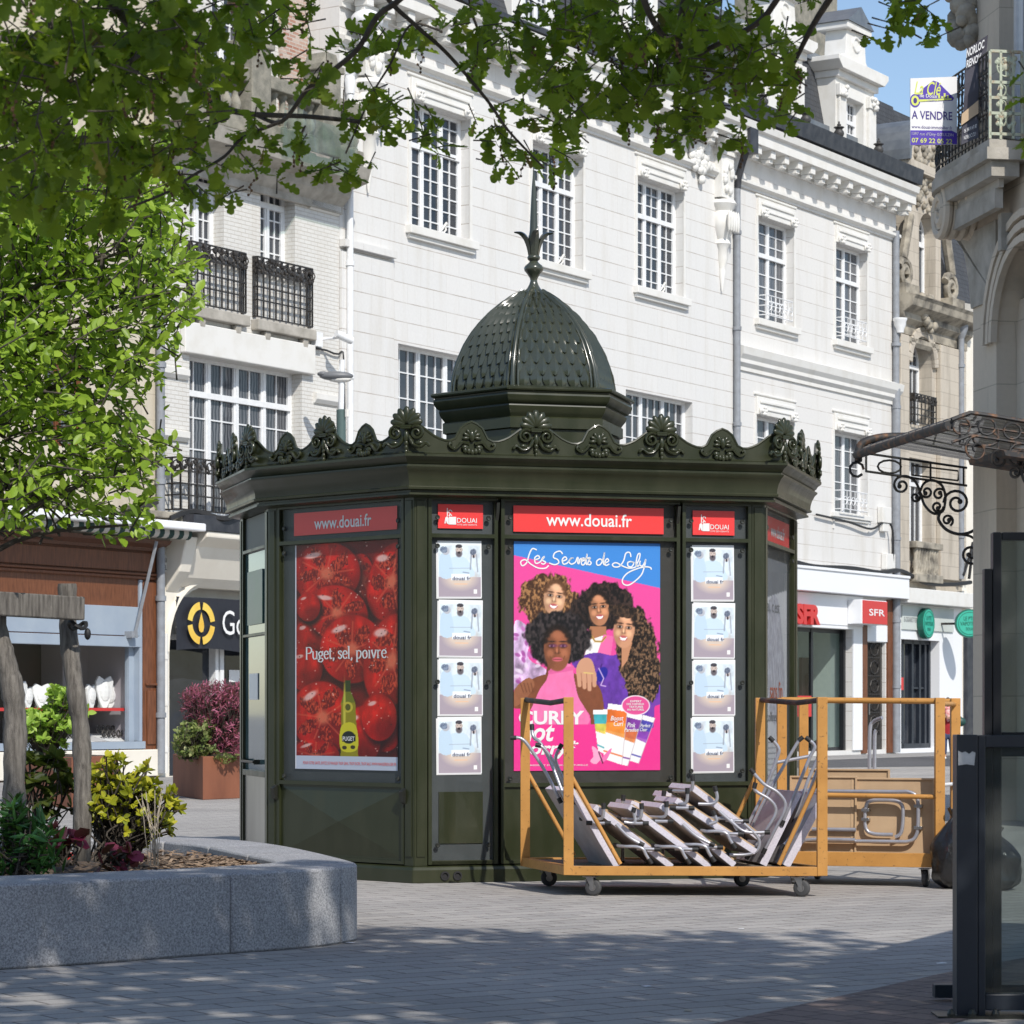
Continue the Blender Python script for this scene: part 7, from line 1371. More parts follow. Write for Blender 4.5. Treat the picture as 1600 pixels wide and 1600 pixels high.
shrub('sapling','lime green sapling with layered leaves in front of the jeweller window','tree',P3(70,1190,39.6),spots([(95,1085,16,10),(105,1100,14,10),(60,1120,32,9),(80,1135,36,9),(45,1140,18,12),(60,1150,30,8),(112,1125,10,8),(130,1115,8,5),(85,1110,16,8),(90,1160,12,5)],39.6,.2,300,r),'oval','limeleaf',.12,7,r,droop=.3)
shrub('herb','low pale green herb along the rim of the rusted planter under the window','plant',P3(45,1190,39.7),spots([(45,1182,22,5),(30,1178,8,6),(75,1184,14,4)],39.7,.12,40,r),'narrow','varileaf',.10,6,r)
# ------------------------------------------------------------------ corner building on the right
CF = Vector((5.68,33.9)); WD = Vector((.164,-.986)).normalized(); WNn = Vector((-WD.y*-1,WD.x)); WNn = Vector((WD.y,-WD.x))   # WD runs along the wall towards the camera, WNn points out of it (left)
fang = math.atan2(WD.y, WD.x)
# local frame: x along the wall from its far corner towards the camera, y into the building, z up
FMX = Matrix(((WD.x,-WNn.x,0,CF.x),(WD.y,-WNn.y,0,CF.y),(0,0,1,0),(0,0,0,1)))
bF = empty('corner_building', 'grey limestone corner building with a big arched bay and a carved balcony', 'building', (CF.x,CF.y,0)); bF.matrix_world = FMX
def wx(x, y, dep=0.):
    mi = FMX.inverted(); o = FMX @ Vector((0,dep,0)); nn = FMX.to_3x3() @ Vector((0,1,0)); d = Vector(((x-HX)/F,1,(HY-y)/F)); e = Vector((0,0,H)); t = (o-e).dot(nn)/d.dot(nn); p = mi @ (e+d*t); return p.x, p.z
zbal = 1.33+(1110-232)/F*32.5
f = MB(); top = 16; a0, a1, zs = .85, 3.0, 5.75
# lower wall with arch
f.box(0,a0,0,5,0,zbal-.2); f.box(a1,3.4,0,5,0,zbal-.2)
n = 16; r_ = (a1-a0)/2; P = [(a0+r_-r_*math.cos(math.pi*i/n), zs+r_*math.sin(math.pi*i/n)) for i in range(n+1)]
for p,q in zip(P,P[1:]): f.prism([p,q,(q[0],zbal-.2),(p[0],zbal-.2)], 0, 1.0)
f.box(a0,a1,1.001,5,zs-.2,zbal-.2)
build('arcade_wall', f, M['stoneF'], bF, recalc=True)
ww = MB(); ww.quad((a0,.6,0),(a1,.6,0),(a1,.6,zs+r_),(a0,.6,zs+r_)); fw = build('shop_window', ww, M['pane'], bF, recalc=False)
ww = MB(); 
for x in (a0+.55,a0+.62,1.9,2.5): ww.box(x,x+.06,.50,.59,0,zs+.5)
ww.box(a0,a1,.5,.59,3.0,3.12); build('window_frame', ww, M['blackframe'], fw)
ww = MB(); ww.box(a0+.001,a0+.5,.25,.599,0,zs+.5); build('inner_pier', ww, M['stoneF'], bF)
ww = MB()
for p,q in zip(P,P[1:]):
    for o_,w_ in ((.0,.08),(.16,.05),(.3,.07)):
        u = Vector((a0+r_,zs)); pp, qq = Vector(p), Vector(q); pp2, qq2 = u+(pp-u)*(1+o_/r_), u+(qq-u)*(1+o_/r_); ww.bar((pp2.x,-.05,pp2.y),(qq2.x,-.05,qq2.y),.09,w_,(0,-1,0))
build('arch_moulding', ww, M['stoneF'], bF)
# big scroll corbel at the far corner, under the balcony
ww = MB(); zk = wx(1515,335)[1]
ww.prism([(0,0)]+[(.33*math.cos(R(90+t*14)),.05+.33*math.sin(R(90+t*14))) for t in range(16)]+[(.05,-.3),(.25,-.1),(.4,.1),(.4,.4),(0,.4)], -.35, .3) if 0 else None
sp_ = spiral((.02,zk),.36,.06,R(100),-1.9,40)
for y in np.linspace(-.38,.2,6): ww.tube([(-.12+p[0]*.9,y,p[1]) for p in sp_],.06,7)
ww.tube([(-.12,-.4,zk),(-.12,.3,zk)],.2,14)
for k in range(26): ww.ball((.15+random.random()*.5,-.25+random.random()*.2,zk+.1+random.random()*.45),(.1,.08,.13),7,5)
ww.prism([(.1,zk-.2),(.6,zk+.15),(1.0,zk+.45),(1.0,zk+1.0),(-.2,zk+1.0),(-.2,zk+.25)], -.22, .2); build('scroll_corbel', ww, M['stoneF'], bF, smooth=50)
# balcony slab with rounded far end
x0, x1, pj = -.75, 1.95, .50
plan = [(x1,0),(x1,-pj)]+[(x0+.9-.9*math.sin(R(t*9)),-pj*math.cos(R(t*9))) for t in range(11)]
plan = [(a,b) for a,b in plan]
if sum(plan[i][0]*plan[(i+1)%len(plan)][1]-plan[(i+1)%len(plan)][0]*plan[i][1] for i in range(len(plan))) < 0: plan = plan[::-1]
ww = MB(); 
for (o1,za,zb2) in ((-.30,-.75,-.52),(-.22,-.52,-.42),(-.08,-.42,-.24),(.0,-.24,-.1),(-.04,-.1,0)): ww.prism(offset(plan,o1), zbal+za, zbal+zb2-.001, 'z')
z48,z43,z39,z36 = [wx(1515,q_)[1] for q_ in (485,435,395,362)]; ww.prism([(0,z48),(-.10,z43),(-.25,z39),(-.5,z36),(-.55,zbal-.752),(.9,zbal-.752),(.9,z48)], -.03, .4); ww.box(1.3,1.42,-.14,0,zbal-1.2,zbal-.76)
build('balcony', ww, M['slab'], bF, bevel=.02)
# upper wall, window, carved console at the far corner
ww = MB(); ww.box(.12,.95,.0,5,zbal+.001,top); ww.box(1.9,2.95,.0,5,zbal+.001,top); ww.box(.95,1.9,.35,5,zbal+.001,top); build('upper_wall', ww, M['stoneF'], bF)
ww = MB(); ww.box(.95,1.02,.18,.34,zbal,zbal+4); ww.box(1.02,1.16,.22,.34,zbal,zbal+4); ww.box(1.8,1.9,.2,.34,zbal,zbal+4); wf_ = build('window_frame', ww, M['frame'], bF); ww = MB(); ww.quad((1.16,.3,zbal),(1.8,.3,zbal),(1.8,.3,zbal+4),(1.16,.3,zbal+4)); build('pane', ww, M['pane'], wf_, recalc=False)
ww = MB(); zt3 = wx(1495,0)[1]; zb3 = wx(1495,96)[1]
for k in range(60): t = random.random(); ww.ball((.03+random.uniform(-.12,.1),-.12+random.uniform(-.12,.1)-.16*t,zb3+.05+(zt3+1.5-zb3)*t),random.uniform(.08,.15),7,5)
build('carved_console', ww, M['dark_stone'], bF, smooth=60)
# iron railing: long dark run and the pale end panel facing the square
rail = [(-p[1],p[0]) for p in []]
ww = MB(); edge = [(x1-.05,-pj+.05)]+[(x0+.95-.9*math.sin(R(t*9)),(-pj+.05)*math.cos(R(t*9))) for t in range(0,10)]
pts = [Vector(p) for p in edge]; acc = [0]
for a,b in zip(pts,pts[1:]): acc.append(acc[-1]+(b-a).length)
def along(d):
    for i in range(len(pts)-1):
        if d <= acc[i+1]: return pts[i].lerp(pts[i+1],(d-acc[i])/(acc[i+1]-acc[i]))
    return pts[-1]
for z in (.06,.32,.56,.80,1.02): ww.tube([(p.x,p.y,zbal+z) for p in pts],.014,5)
N = 22
for k in range(N+1):
    p = along(acc[-1]*k/N); ww.tube([(p.x,p.y,zbal),(p.x,p.y,zbal+1.02)],.010,5)
    if k < N:
        q = along(acc[-1]*(k+.5)/N)
        for zc in (.2,.44,.68,.9): ww.tube([(q.x+.05*math.cos(t*.9)*(1),q.y,zbal+zc+.08*math.sin(t*.9)) for t in range(7)],.008,4,True)
        for j in range(5): ww.ball((q.x+random.uniform(-.05,.05),q.y,zbal+random.uniform(.3,.95)),(.03,.015,.035),5,4)
build('iron_railing', ww, M['iron'], bF, smooth=50)
ww = MB(); xe = x1-.05; ya, yb = -pj+.05, -.06
for z in (.06,.30,.48,.66,1.02): ww.bar((xe,ya,zbal+z),(xe,yb,zbal+z),.03,.034)
for y in (ya,ya+.13,yb-.11,yb): ww.bar((xe,y,zbal),(xe,y,zbal+1.02),.03,.03,(1,0,0))
yc = (ya+yb)/2; ww.tube([(xe,yc+.11*math.cos(t*.4488),zbal+.84+.11*math.sin(t*.4488)) for t in range(14)],.012,5,True); ww.ball((xe,yc,zbal+.84),(.02,.05,.05),8,6)
for t in range(8): a = t*.785; ww.tube([(xe,yc+.04*math.cos(a),zbal+.84+.04*math.sin(a)),(xe,yc+.11*math.cos(a),zbal+.84+.11*math.sin(a))],.008,4)
for k in range(34): ww.ball((xe,yc+random.uniform(-.12,.12),zbal+random.uniform(.14,.95)),(.02,.03,.035),5,4)
for s in (-1,1):
    for zc in (.22,.39,.57): ww.tube([(xe,yc+s*.05+.05*math.cos(t*.8)*s,zbal+zc+.07*math.sin(t*.8)) for t in range(7)],.009,4)
build('railing_end_panel', ww, M['pale_iron'], bF, smooth=50)
# estate agent board and builder's banner tied to the railing
sbd = empty('sale_board', 'white and violet A VENDRE estate agent board tied to the balcony railing', 'sale board', P3(1459,178,34.0))
Zs = 32.8; pc = P3(1459,178,Zs); wv = lambda x: (x-1459)/F*Zs; hz_ = lambda y: (178-y)/F*Zs
sbd.location = pc; sbd.rotation_euler = (0,0,R(10))
f = MB(); f.prism([(wv(1421),hz_(228)),(wv(1497),hz_(224)),(wv(1497),hz_(118)),(wv(1421),hz_(124))], .0, .02); build('board', f, M['white_print'], sbd)
viol = mat('violet_print', S2L((84,62,168)), rough=.4); dviol = mat('dark_violet_print', S2L((66,48,130)), rough=.4); lime = mat('pale_lime_print', S2L((214,222,110)), rough=.4)
f = MB(); f.poly([(wv(1421),-.003,hz_(228)),(wv(1497),-.003,hz_(224)),(wv(1497),-.003,hz_(207)),(wv(1488),-.003,hz_(203)),(wv(1421),-.003,hz_(205))]); f.poly([(wv(1424),-.003,hz_(160)),(wv(1440),-.003,hz_(140)),(wv(1458),-.003,hz_(126)),(wv(1466),-.003,hz_(128)),(wv(1492),-.003,hz_(152)),(wv(1490),-.003,hz_(156)),(wv(1440),-.003,hz_(160))]); f.lathe
c0x, c0z = wv(1428.5), hz_(158.5); f.poly([(c0x+wv(1467.5)*math.cos(t*.3142),-.0035,c0z+wv(1469.5)*math.sin(t*.3142)) for t in range(20)]); build('violet_print', f, viol, sbd, recalc=False)
f = MB(); f.poly([(c0x+wv(1465.5)*math.cos(t*.3142),-.005,c0z+wv(1467)*math.sin(t*.3142)) for t in range(20)]); f.quad((wv(1435),-.005,hz_(160)),(wv(1488),-.005,hz_(155)),(wv(1488),-.005,hz_(152.5)),(wv(1435),-.005,hz_(156.5)))
for (x,a,b) in ((1466,153,148),(1471,153,150),(1475,153,145),(1480,152.5,148)): f.quad((wv(x),-.005,hz_(a)),(wv(x+3),-.005,hz_(a)),(wv(x+3),-.005,hz_(b)),(wv(x),-.005,hz_(b)))
f.text('La Clé', wv(1427), wv(1471), hz_(149), hz_(128), -.005, .01, .35); f.text('07 69 22 05 22', wv(1423), wv(1489), hz_(224), hz_(216.5), -.006, .012); build('lime_print', f, lime, sbd, recalc=False)
f = MB(); f.poly([(c0x+wv(1462)*math.cos(t*.3142),-.0065,c0z+wv(1463.5)*math.sin(t*.3142)) for t in range(20)]); f.text('A VENDRE', wv(1423), wv(1489), hz_(187), hz_(174), -.004, .01); f.text('www.douai-immobilier.fr', wv(1423), wv(1489), hz_(201.5), hz_(196.5), -.004, .0); build('dark_print', f, dviol, sbd, recalc=False)
for b_,x_,y_ in (('de',1436,1443),('Douai',1446,1464)): f = MB(); f.text(b_, wv(x_), wv(y_), hz_(153), hz_(147.5), -.006, .01); build('logo_word', f, M['white_print'], sbd, recalc=False); f = MB(); f.text('IMMO', wv(1448), wv(1466), hz_(158), hz_(155.5), -.006, .01); build('logo_small_lettering', f, M['white_print'], sbd, recalc=False); f = MB(); f.text('1397 rue d\'Oisy GŒULZIN', wv(1423), wv(1491), hz_(213.5), hz_(207.5), -.006, .01); build('address_lettering', f, M['white_print'], sbd, recalc=False)
Zb = 32.35; pc2 = P3(1520,150,Zb); bn = empty('railing_banner', 'narrow dark grey builder banner hanging slanted on the balcony railing', 'banner', pc2); bn.rotation_euler = (0,0,R(-8))
q = lambda x,y,o=0: ((x-1520)/F*Zb, o, (150-y)/F*Zb)
f = MB(); n = 8
for i in range(n):
    t0, t1 = i/n, (i+1)/n; L = lambda t: (1510.5-8*t-.5*t*t, 76+150*t) ; Rr = lambda t: (1543.5-14*t, 55+160*t); w0, w1 = .012*math.sin(i*1.3), .012*math.sin(i*1.3+1.3)
    f.quad(q(*L(t0),w0),q(*L(t1),w1),q(*Rr(t1),w1),q(*Rr(t0),w0))
build('banner_cloth', f, mat('grey_banner',S2L((66,64,74)),rough=.5), bn, recalc=False)
f = MB(); f.quad(q(1502,196,-.02),q(1531,176,-.02),q(1530,156,-.02),q(1503,178,-.02)); build('beige_strip', f, mat('beige_print',S2L((196,170,138)),rough=.5), bn, recalc=False)
def slant(f, body, x0, x1, y0, y1, k, off=.02):
    V, Pf = glyphs(body, off, .15); xs=[v[0] for v in V]; zs=[v[1] for v in V]; a,b,c,d=min(xs),max(xs),min(zs),max(zs)
    f.add([q(x0+(v[0]-a)/(b-a)*(x1-x0), y1+(v[1]-c)/(d-c)*(y0-y1)-k*(v[0]-a)/(b-a)*(x1-x0), -.022) for v in V], Pf)
for a_ in (('NORLOC',1510,1538,78,91,.55),('RENOV',1510,1533,95,107,.5),('06 34 04 47 80',1506.5,1526,202,208,.4,.0),('NORLOC.CO',1506,1524,213,219,.35,.0)): f = MB(); slant(f,*a_); build('lettering', f, M['white_print'], bn, recalc=False)
# glass and iron canopy over its door
cn = empty('glass_canopy', 'ornate rusting iron and glass door canopy with scroll brackets', 'canopy', (CF.x,CF.y,0)); cn.matrix_world = FMX
ho, hi, pr = 4.63, 4.42, 1.42; xa, xb = -.15, 3.4
def cy(t): return -pr*t                                # t 0 at the wall, 1 at the outer edge
def chz(t): return hi+(ho-hi)*t-.12*max(0,(t-.8)/.2)**2
f = MB(); ts_ = [0,.25,.5,.7,.85,1.0]
for i in range(len(ts_)-1): f.quad((xa,cy(ts_[i]),chz(ts_[i])),(xb,cy(ts_[i]),chz(ts_[i])),(xb,cy(ts_[i+1]),chz(ts_[i+1])),(xa,cy(ts_[i+1]),chz(ts_[i+1])))
build('glass_roof', f, glassmat('grimy_glass',(.34,.37,.37),dusty=.22), cn, recalc=False)
for k in range(15):
    x = xa+(xb-xa)*k/14; f = MB(); f.tube([(x,cy(t),chz(t)+.02) for t in ts_],.016,6); build('glazing_bar', f, M['iron'], cn, smooth=60)
f = MB(); f.tube([(x,cy(1.0)-.02,chz(1)-.04) for x in np.linspace(xa,xb,12)],.055,8); build('gutter', f, M['rust_iron'], cn, smooth=60)
f = MB(); f.tube([tuple(v) for v in crom([(xa,cy(1.0),chz(1)-.12),(xa-.02,cy(.97),chz(.9)+.02),(xa,cy(.8),chz(.8)+.10),(xa,cy(.55),chz(.55)+.17),(xa,cy(.4),chz(.4)+.2)],6)],.05,8); f.tube([(xa,cy(1.0)+.09*math.cos(t*.7)-.02,chz(1)-.22+.09*math.sin(t*.7)) for t in range(9)],.018,6); build('curved_hip', f, M['rust_iron'], cn, smooth=60)
def wx_b(zx, zy):                                     # tracing of the far bracket -> (y, z) in its plane
    mi = FMX.inverted(); o = FMX @ Vector((xa,0,0)); nn = FMX.to_3x3() @ Vector((1,0,0)); d = Vector(((1300+.3375*zx-HX)/F,1,(HY-620-.3375*zy)/F)); e = Vector((0,0,H)); t = (o-e).dot(nn)/d.dot(nn); p = mi @ (e+d*t); return p.y, p.z
for xk in (xa,xb):
    f = MB(); z1 = hi-.09; z0 = z1-.22
    for z in (z1,z0): f.tube([(xk,cy(0.02),z),(xk,cy(.93),z+.16)],.016,6)
    for t in (.05,.35,.62,.93): f.tube([(xk,cy(t),z0+.16*t),(xk,cy(t),z1+.16*t)],.014,6)
    f.tube([(xk,cy(.72)+.15*math.cos(a*.5236),z0+.22+.08*math.sin(a*.5236)) for a in range(12)],.014,5,True); f.tube([(xk,cy(.10),z0+.06),(xk,cy(.52),z0+.12),(xk,cy(.52),z1+.02),(xk,cy(.10),z1-.04),(xk,cy(.10),z0+.06)],.012,5)
    build('fretwork_frieze', f, M['rust_iron'] if xk == xb else M['iron'], cn, smooth=60)
    f = MB(); br = FMX @ Matrix.Translation((xk,0,0))
    def cv(P, rad=.017, n_=6): f.tube([(xk,v[0],v[1]) for v in crom([(*wx_b(a,b),0) for a,b in P],n_)], rad, 6)
    def sp(cx,cy,r0,r1,a0,tn,rad=.016):
        P = [(xk,*wx_b(cx+p[0],cy+p[1])) for p in spiral((0,0),r0,r1,R(a0),tn,26)]; P = [(p[0],p[1],p[2]) for p in P]; f.tube(P,rad,6); f.ball(P[-1],rad*1.9,7,5)
    cv([(300,436),(288,405),(305,375),(345,368),(385,392),(408,440),(428,500),(470,540),(512,530),(524,490)]); sp(322,410,36,10,-170,-1.1); cv([(408,440),(425,402),(465,386),(508,410),(525,460),(522,500)]); sp(438,440,30,9,200,-1.2); sp(386,464,26,8,-60,1.2)
    sp(495,452,32,9,20,-1.2); sp(488,508,28,9,0,1.2); sp(578,490,62,16,180,1.45,.018); sp(534,572,28,9,60,-1.2)
    cv([(700,452),(707,520),(690,580),(650,622),(590,636),(530,615),(494,570),(500,535)],.02); cv([(590,636),(645,648),(685,690),(700,740),(690,785),(672,800),(668,815),(682,828),(700,815)],.018); sp(645,728,50,12,20,1.4,.017); cv([(705,440),(705,830)],.02)
    build('scroll_bracket', f, M['iron'], cn, smooth=60)
f = MB(); z1 = hi+.10
for t in np.linspace(.1,.92,5): f.tube([(xb+.02,cy(t)+.10*math.cos(a*.5236),chz(t)-.11+.09*math.sin(a*.5236)) for a in range(12)],.013,5,True)
f.tube([(xb+.02,cy(t),chz(t)-.23) for t in ts_],.018,6); f.tube([(xb+.02,cy(t),chz(t)+.02) for t in ts_],.026,6)
for t in (.08,.45,.8): P = [(xb+.03,cy(t)+p[0],chz(t)-.38+p[1]) for p in spiral((0,0),.15,.03,R(90),1.4,20)]; f.tube(P,.014,6)
build('end_scrollwork', f, M['rust_iron'], cn, smooth=60)
f = MB(); f.prism([(0,hi-.42),(-.9,hi-.30),(-.92,hi-.24),(0,hi-.34)], xb-.9, xb+.3, 'x'); build('rain_shield', f, M['rust_iron'], cn)
# ------------------------------------------------------------------ glazed terrace screen, close by on the right
ts = empty('terrace_screen', 'dark navy framed glass terrace windbreak with a raised upper pane', 'windbreak', G(1495,1590)); tp = G(1495,1590); X0, Y0 = tp.x, tp.y
Wp = 33/F*Y0; zt4 = 1.33-(1148-1110)/F*Y0
f = MB(); f.box(0,Wp,0,.12,.0,zt4); f.box(Wp+.002,Wp+.034,.005,.1,.0,zt4-.002); build('lower_post', f, M['navyframe'], ts, bevel=.004)
for za_,zb_ in ((zt4-.055,zt4-.002),(.03,.10)): f = MB(); f.box(Wp+.034,2.2,.01,.09,za_,zb_); build('lower_rail', f, M['navyframe'], ts, bevel=.004)
f = MB(); f.box(Wp+.034,2.2,.045,.053,.10,zt4-.055); build('lower_pane', f, M['dusty_glass'], ts)
f = MB(); f.box(.0,2.2,.62,.70,.02,.08); f.box(Wp+.08,Wp+.14,.6,.70,.08,1.18); f.box(Wp+.14,2.2,.62,.68,1.12,1.18); build('inner_frame', f, M['navyframe'], ts, bevel=.004)
zt5 = 1.33+(1110-832)/F*(Y0+.16); xl = (1537-HX)/F*(Y0+.16)-X0
f = MB(); f.box(xl,xl+.035,.14,.20,.06,zt5-.16); f.box(xl+.037,xl+.075,.135,.205,.06,zt5); f.box(xl+.077,2.2,.135,.205,zt5-.035,zt5); f.box(xl+.077,2.2,.14,.2,zt4-.03,zt4+.01); build('upper_frame', f, M['blackframe'], ts, bevel=.004)
f = MB(); f.box(xl+.077,2.2,.165,.173,zt4+.01,zt5-.035); build('upper_pane', f, M['dusty_glass'], ts)
f = MB(); pts = [(1497,1173),(1503,1176),(1508,1174),(1514,1178),(1519,1174),(1524,1176),(1522,1196),(1510,1194),(1497,1196)]; f.poly([((x-HX)/F*Y0-X0,-.004,1.33-(y-HY)/F*Y0) for x,y in pts]); build('torn_sticker', f, M['paper'], ts, recalc=False)
f = MB()
for x in (-.03,.06,.16): f.lathe([(.018,0),(.018,.012),(.01,.03),(.002,.034)],(x,-.04,.01),10)
f.box(-.09,.3,-.06,.14,0,.012); build('foot_plate', f, M['bolt'], ts)
# unseen canopy added just outside the view to cast a straight-edged shade
pr_ = empty('shade_caster', 'large square unseen canopy added beyond the glass windbreak to shade the paving', 'shade_caster', (5.6,12.6,0)); f = MB(); A_, B_ = Vector((2.72,11.47)), Vector((4.15,14.48)); nrm = Vector((3.01,-1.43)).normalized()*4
f.add([(p.x-5.6,p.y-12.6,z) for z in (2.8,2.84) for p in (A_,B_,B_+nrm,A_+nrm)],[(0,1,2,3),(4,5,6,7),(0,1,5,4),(1,2,6,5),(2,3,7,6),(3,0,4,7)]); build('canopy', f, M['banner'], pr_); f = MB(); f.tube([(.3,-.2,0),(.3,-.2,2.8)],.03,10); build('pole', f, M['steel'], pr_)
# ------------------------------------------------------------------ woman walking by the shops
def skin(name, J, E_, m, parent, sub=2):
    ks = list(J); me = bpy.data.meshes.new(name); me.from_pydata([J[k][0] for k in ks],[],[(ks.index(a),ks.index(b)) for a,b in E_]); o = bpy.data.objects.new(name,me); COL.objects.link(o)
    md = o.modifiers.new('skin','SKIN'); md.use_smooth_shade = True; sv = me.skin_vertices[0].data
    for i,k in enumerate(ks): rr = J[k][1]; sv[i].radius = rr if isinstance(rr,tuple) else (rr,rr); sv[i].use_root = (i == 0)
    s = o.modifiers.new('sub','SUBSURF'); s.levels = sub; s.render_levels = sub; me.materials.append(m); o.parent = parent; return o
wp = G(1481,1187); wo = empty('person', 'woman in a red coat and jeans with a light scarf, walking', 'person', wp, R(0)); wo.rotation_euler = (0,0,R(-12))
SK = mat('skin',(.45,.24,.16),(.5,.28,.19),rough=.5); RC = mat('red_coat',(.36,.012,.02),(.28,.01,.015),rough=.8,scale=8); JN = mat('blue_jeans',(.03,.045,.10),(.05,.07,.14),rough=.85,scale=20); HRm = mat('dark_hair',(.02,.014,.012),rough=.5)
J = {'pel':((0,0,.88),(.13,.10)),'sp':((0,.0,1.08),(.12,.09)),'ch':((0,-.01,1.27),(.14,.10)),'nk':((0,-.03,1.42),.05),'hd':((0,-.07,1.50),.075),'ht':((0,-.08,1.60),.07),
 'shl':((-.17,0,1.34),.055),'ell':((-.25,-.02,1.08),.045),'wrl':((-.10,-.22,1.14),.03),'hal':((-.03,-.25,1.16),.032),'shr':((.17,0,1.34),.055),'elr':((.27,.03,1.09),.045),'wrr':((.14,-.20,1.10),.03),'har':((.07,-.24,1.14),.032),
 'hpl':((-.08,0,.84),.085),'knl':((-.08,-.10,.47),.06),'anl':((-.08,-.03,.09),.04),'tol':((-.08,-.17,.04),.035),'hpr':((.08,0,.84),.085),'knr':((.09,-.02,.47),.06),'anr':((.10,.14,.10),.04),'tor':((.10,.02,.04),.035)}
skin('body', J, [('pel','sp'),('sp','ch'),('ch','nk'),('nk','hd'),('hd','ht'),('ch','shl'),('shl','ell'),('ell','wrl'),('wrl','hal'),('ch','shr'),('shr','elr'),('elr','wrr'),('wrr','har'),('pel','hpl'),('hpl','knl'),('knl','anl'),('anl','tol'),('pel','hpr'),('hpr','knr'),('knr','anr'),('anr','tor')], SK, wo)
for s, ha in ((-1,'hal'),(1,'har')):
    c = Vector(J[ha][0]); JJ = {'w':(tuple(c+Vector((s*.03,.03,-.01))),.02)}; ed = []
    for k in range(5):
        b = c+Vector((s*(.0-.004*k),-.02,.02-.014*k)); JJ[f'a{k}'] = (tuple(b),.009); JJ[f'b{k}'] = (tuple(b+Vector((-s*.025,-.02,.004))),.008); JJ[f'c{k}'] = (tuple(b+Vector((-s*.04,-.008,-.006))),.007); ed += [('w',f'a{k}'),(f'a{k}',f'b{k}'),(f'b{k}',f'c{k}')]
    skin('hand', JJ, ed, SK, wo, 1)
CJ = {'pel':((0,0,.80),(.185,.15)),'hem':((0,0,.60),(.20,.16)),'sp':((0,0,1.06),(.155,.125)),'ch':((0,-.01,1.28),(.17,.13)),'nk':((0,-.02,1.39),.075),'shl':((-.18,0,1.33),.075),'ell':((-.26,-.02,1.08),.062),'wrl':((-.12,-.20,1.13),.05),'shr':((.18,0,1.33),.075),'elr':((.29,.03,1.09),.062),'wrr':((.16,-.19,1.10),.05)}
skin('coat', CJ, [('pel','hem'),('pel','sp'),('sp','ch'),('ch','nk'),('ch','shl'),('shl','ell'),('ell','wrl'),('ch','shr'),('shr','elr'),('elr','wrr')], RC, wo)
skin('jeans', {'pel':((0,0,.72),(.15,.12)),'hpl':((-.08,-.01,.66),.095),'knl':((-.08,-.10,.47),.075),'anl':((-.08,-.035,.13),.058),'hpr':((.08,.0,.66),.095),'knr':((.09,-.02,.47),.075),'anr':((.10,.13,.14),.058)}, [('pel','hpl'),('hpl','knl'),('knl','anl'),('pel','hpr'),('hpr','knr'),('knr','anr')], JN, wo)
for (x,y) in ((-.08,-.11),(.10,.07)): f = MB(); f.ball((x,y,.045),(.05,.13,.045),12,8); build('shoe', f, M['trim'], wo, smooth=60)
f = MB(); f.ball((0,-.055,1.575),(.095,.105,.10),14,10); f.ball((0,.05,1.64),(.05,.05,.045),10,7); build('hair', f, HRm, wo, smooth=60)
f = MB(); f.ball((0,-.115,1.535),(.068,.06,.095),14,10); fc = build('face', f, SK, wo, smooth=60); f = MB(); f.ball((-.028,-.172,1.55),.009,6,5); f.ball((.028,-.172,1.55),.009,6,5); build('eyes', f, HRm, fc); f = MB(); f.ball((0,-.18,1.53),(.012,.016,.02),6,5); f.ball((0,-.168,1.49),(.026,.012,.008),8,5); build('nose_and_mouth', f, mat('lips',(.4,.14,.12)), fc)
f = MB()
for k in range(9): a = k*.7; f.ball((.07*math.cos(a),-.07+.06*math.sin(a)-.03,1.41-.004*k),(.05,.05,.045),8,6)
f.ball((0,-.16,1.27),(.075,.05,.14),10,8); f.ball((.02,-.17,1.12),(.06,.045,.10),10,8); build('scarf', f, mat('pink_white_scarf',(.75,.55,.52),(.65,.12,.12),rough=.9,scale=14), wo, smooth=70)
bgm = mat('dark_green_bag',(.015,.06,.05),rough=.5); bgo = empty('shoulder_bag', 'dark green shoulder bag under the arm of the woman in red', 'bag', wp+Vector((.33,.06,0))); f = MB(); f.ball((0,0,1.02),(.17,.10,.13),14,9); build('bag_body', f, bgm, bgo, smooth=60); f = MB(); f.tube([(-.12,0,1.1),(-.17,-.02,1.3),(-.17,0,1.4),(-.12,.06,1.3),(.1,.05,1.1)],.012,6); build('strap', f, bgm, bgo, smooth=60)
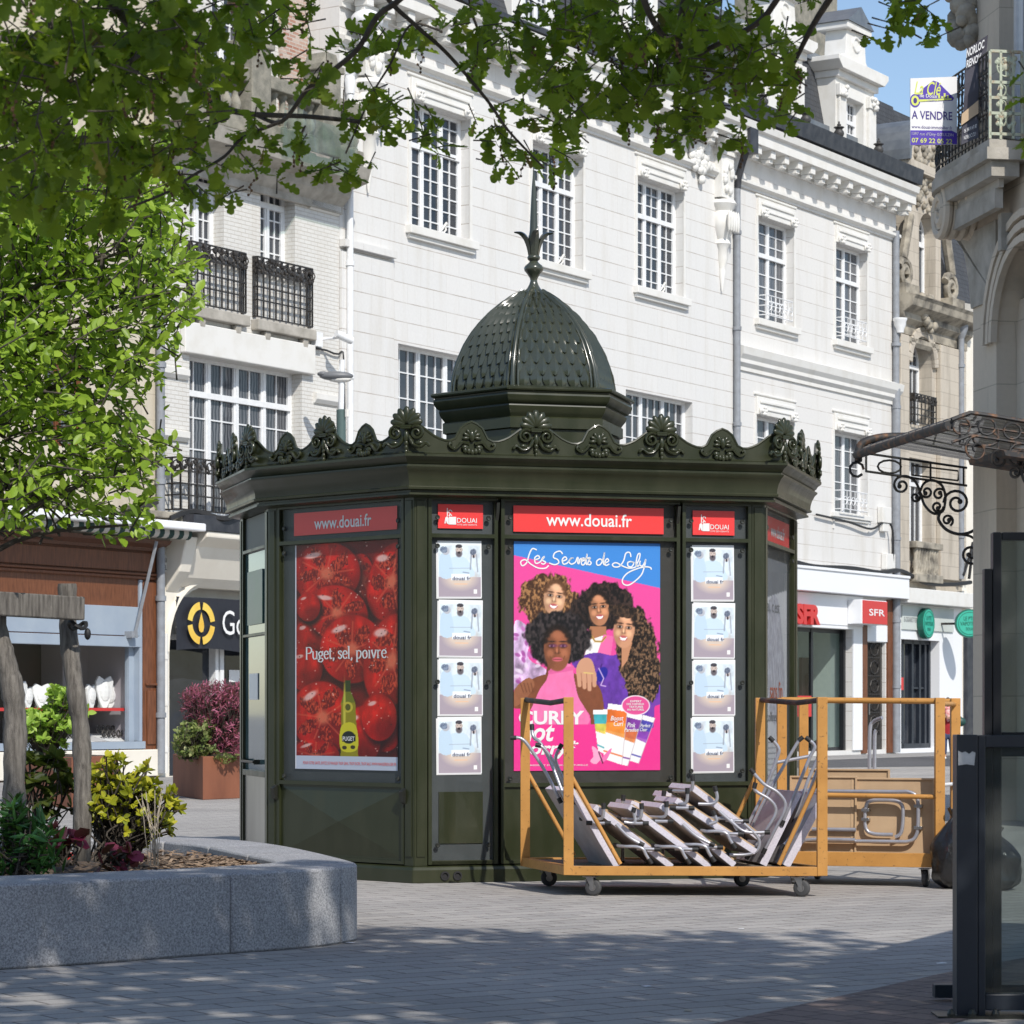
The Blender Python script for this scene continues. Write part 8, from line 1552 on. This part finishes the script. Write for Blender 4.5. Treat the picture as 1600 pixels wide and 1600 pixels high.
# ------------------------------------------------------------------ crumbs of litter on the paving
r = np.random.default_rng(77); lm = [M['white_print'],M['twig'],M['oakleaf']]
for k,(x,y,w,lab) in enumerate(((1158,1452,.03,'tiny white scrap of paper on the sunlit paving before the trolley'),(1250,1453,.025,'tiny buff scrap on the sunlit paving right of the white scrap'),(548,1474,.05,'small pale scrap at the corner of the granite planter'),(838,1420,.02,'tiny white speck of litter on the paving near the kiosk foot'),(1010,1542,.05,'crumpled clear wrapper in the shade of the paving'),(1471,1506,.05,'crumpled clear wrapper near the windbreak post'),(1075,1580,.05,'dry curled leaf standing on the shaded paving'),(580,1490,.03,'small orange cigarette end on the shaded paving'),(924,1392,.05,'crushed clear plastic cup against the left caster'))):
    p = G(x,y); f = MB(); q = w*.6
    f.add([(-q,-q*.5,.003),(q*.9,-q*.6,.004),(q,q*.5,.006),(-q*.8,q*.6,.004),(q*.2,q*.1,q*.3)],[(0,1,4),(1,2,4),(2,3,4),(3,0,4)]); tag(build('litter', f, lm[0] if k not in (1,6,7) else lm[1], M=Matrix.Translation(p) @ Matrix.Rotation(k*1.3,4,'Z')), lab, 'litter')

# houses on the other side of the square, behind the camera: what the panes and the paint reflect
for k in range(6):
    w0 = -48+k*16; hh = 11+2.5*(k%3); o = empty('opposite_house', ['cream rendered house across the square with a grey roof','red brick house across the square behind the viewpoint','pale stone house across the square, second of its kind','ochre rendered house across the square with shutters','tall brick house across the square at the corner','low stone house across the square near the street'][k], 'house', (w0,-34,0)); f = MB()
    f.box(.05,15.95,-8,0,0,hh); build('walls', f, [M['cream'],M['redbrick'],M['stoneE'],M['stoneC'],M['redbrick'],M['stoneF']][k], o)
    f = MB(); f.prism([(-8,hh),(0.2,hh),(-3,hh+3.2),(-6,hh+3.2)],.0,16,'x'); build('roof', f, M['slate'], o)
    for fl_ in range(3):
        for q_ in range(5): f = MB(); x = 1.6+q_*2.9; f.box(x,x+1.2,.001,.06,1.2+fl_*3.4,3.3+fl_*3.4); build('window', f, M['pane'], o)
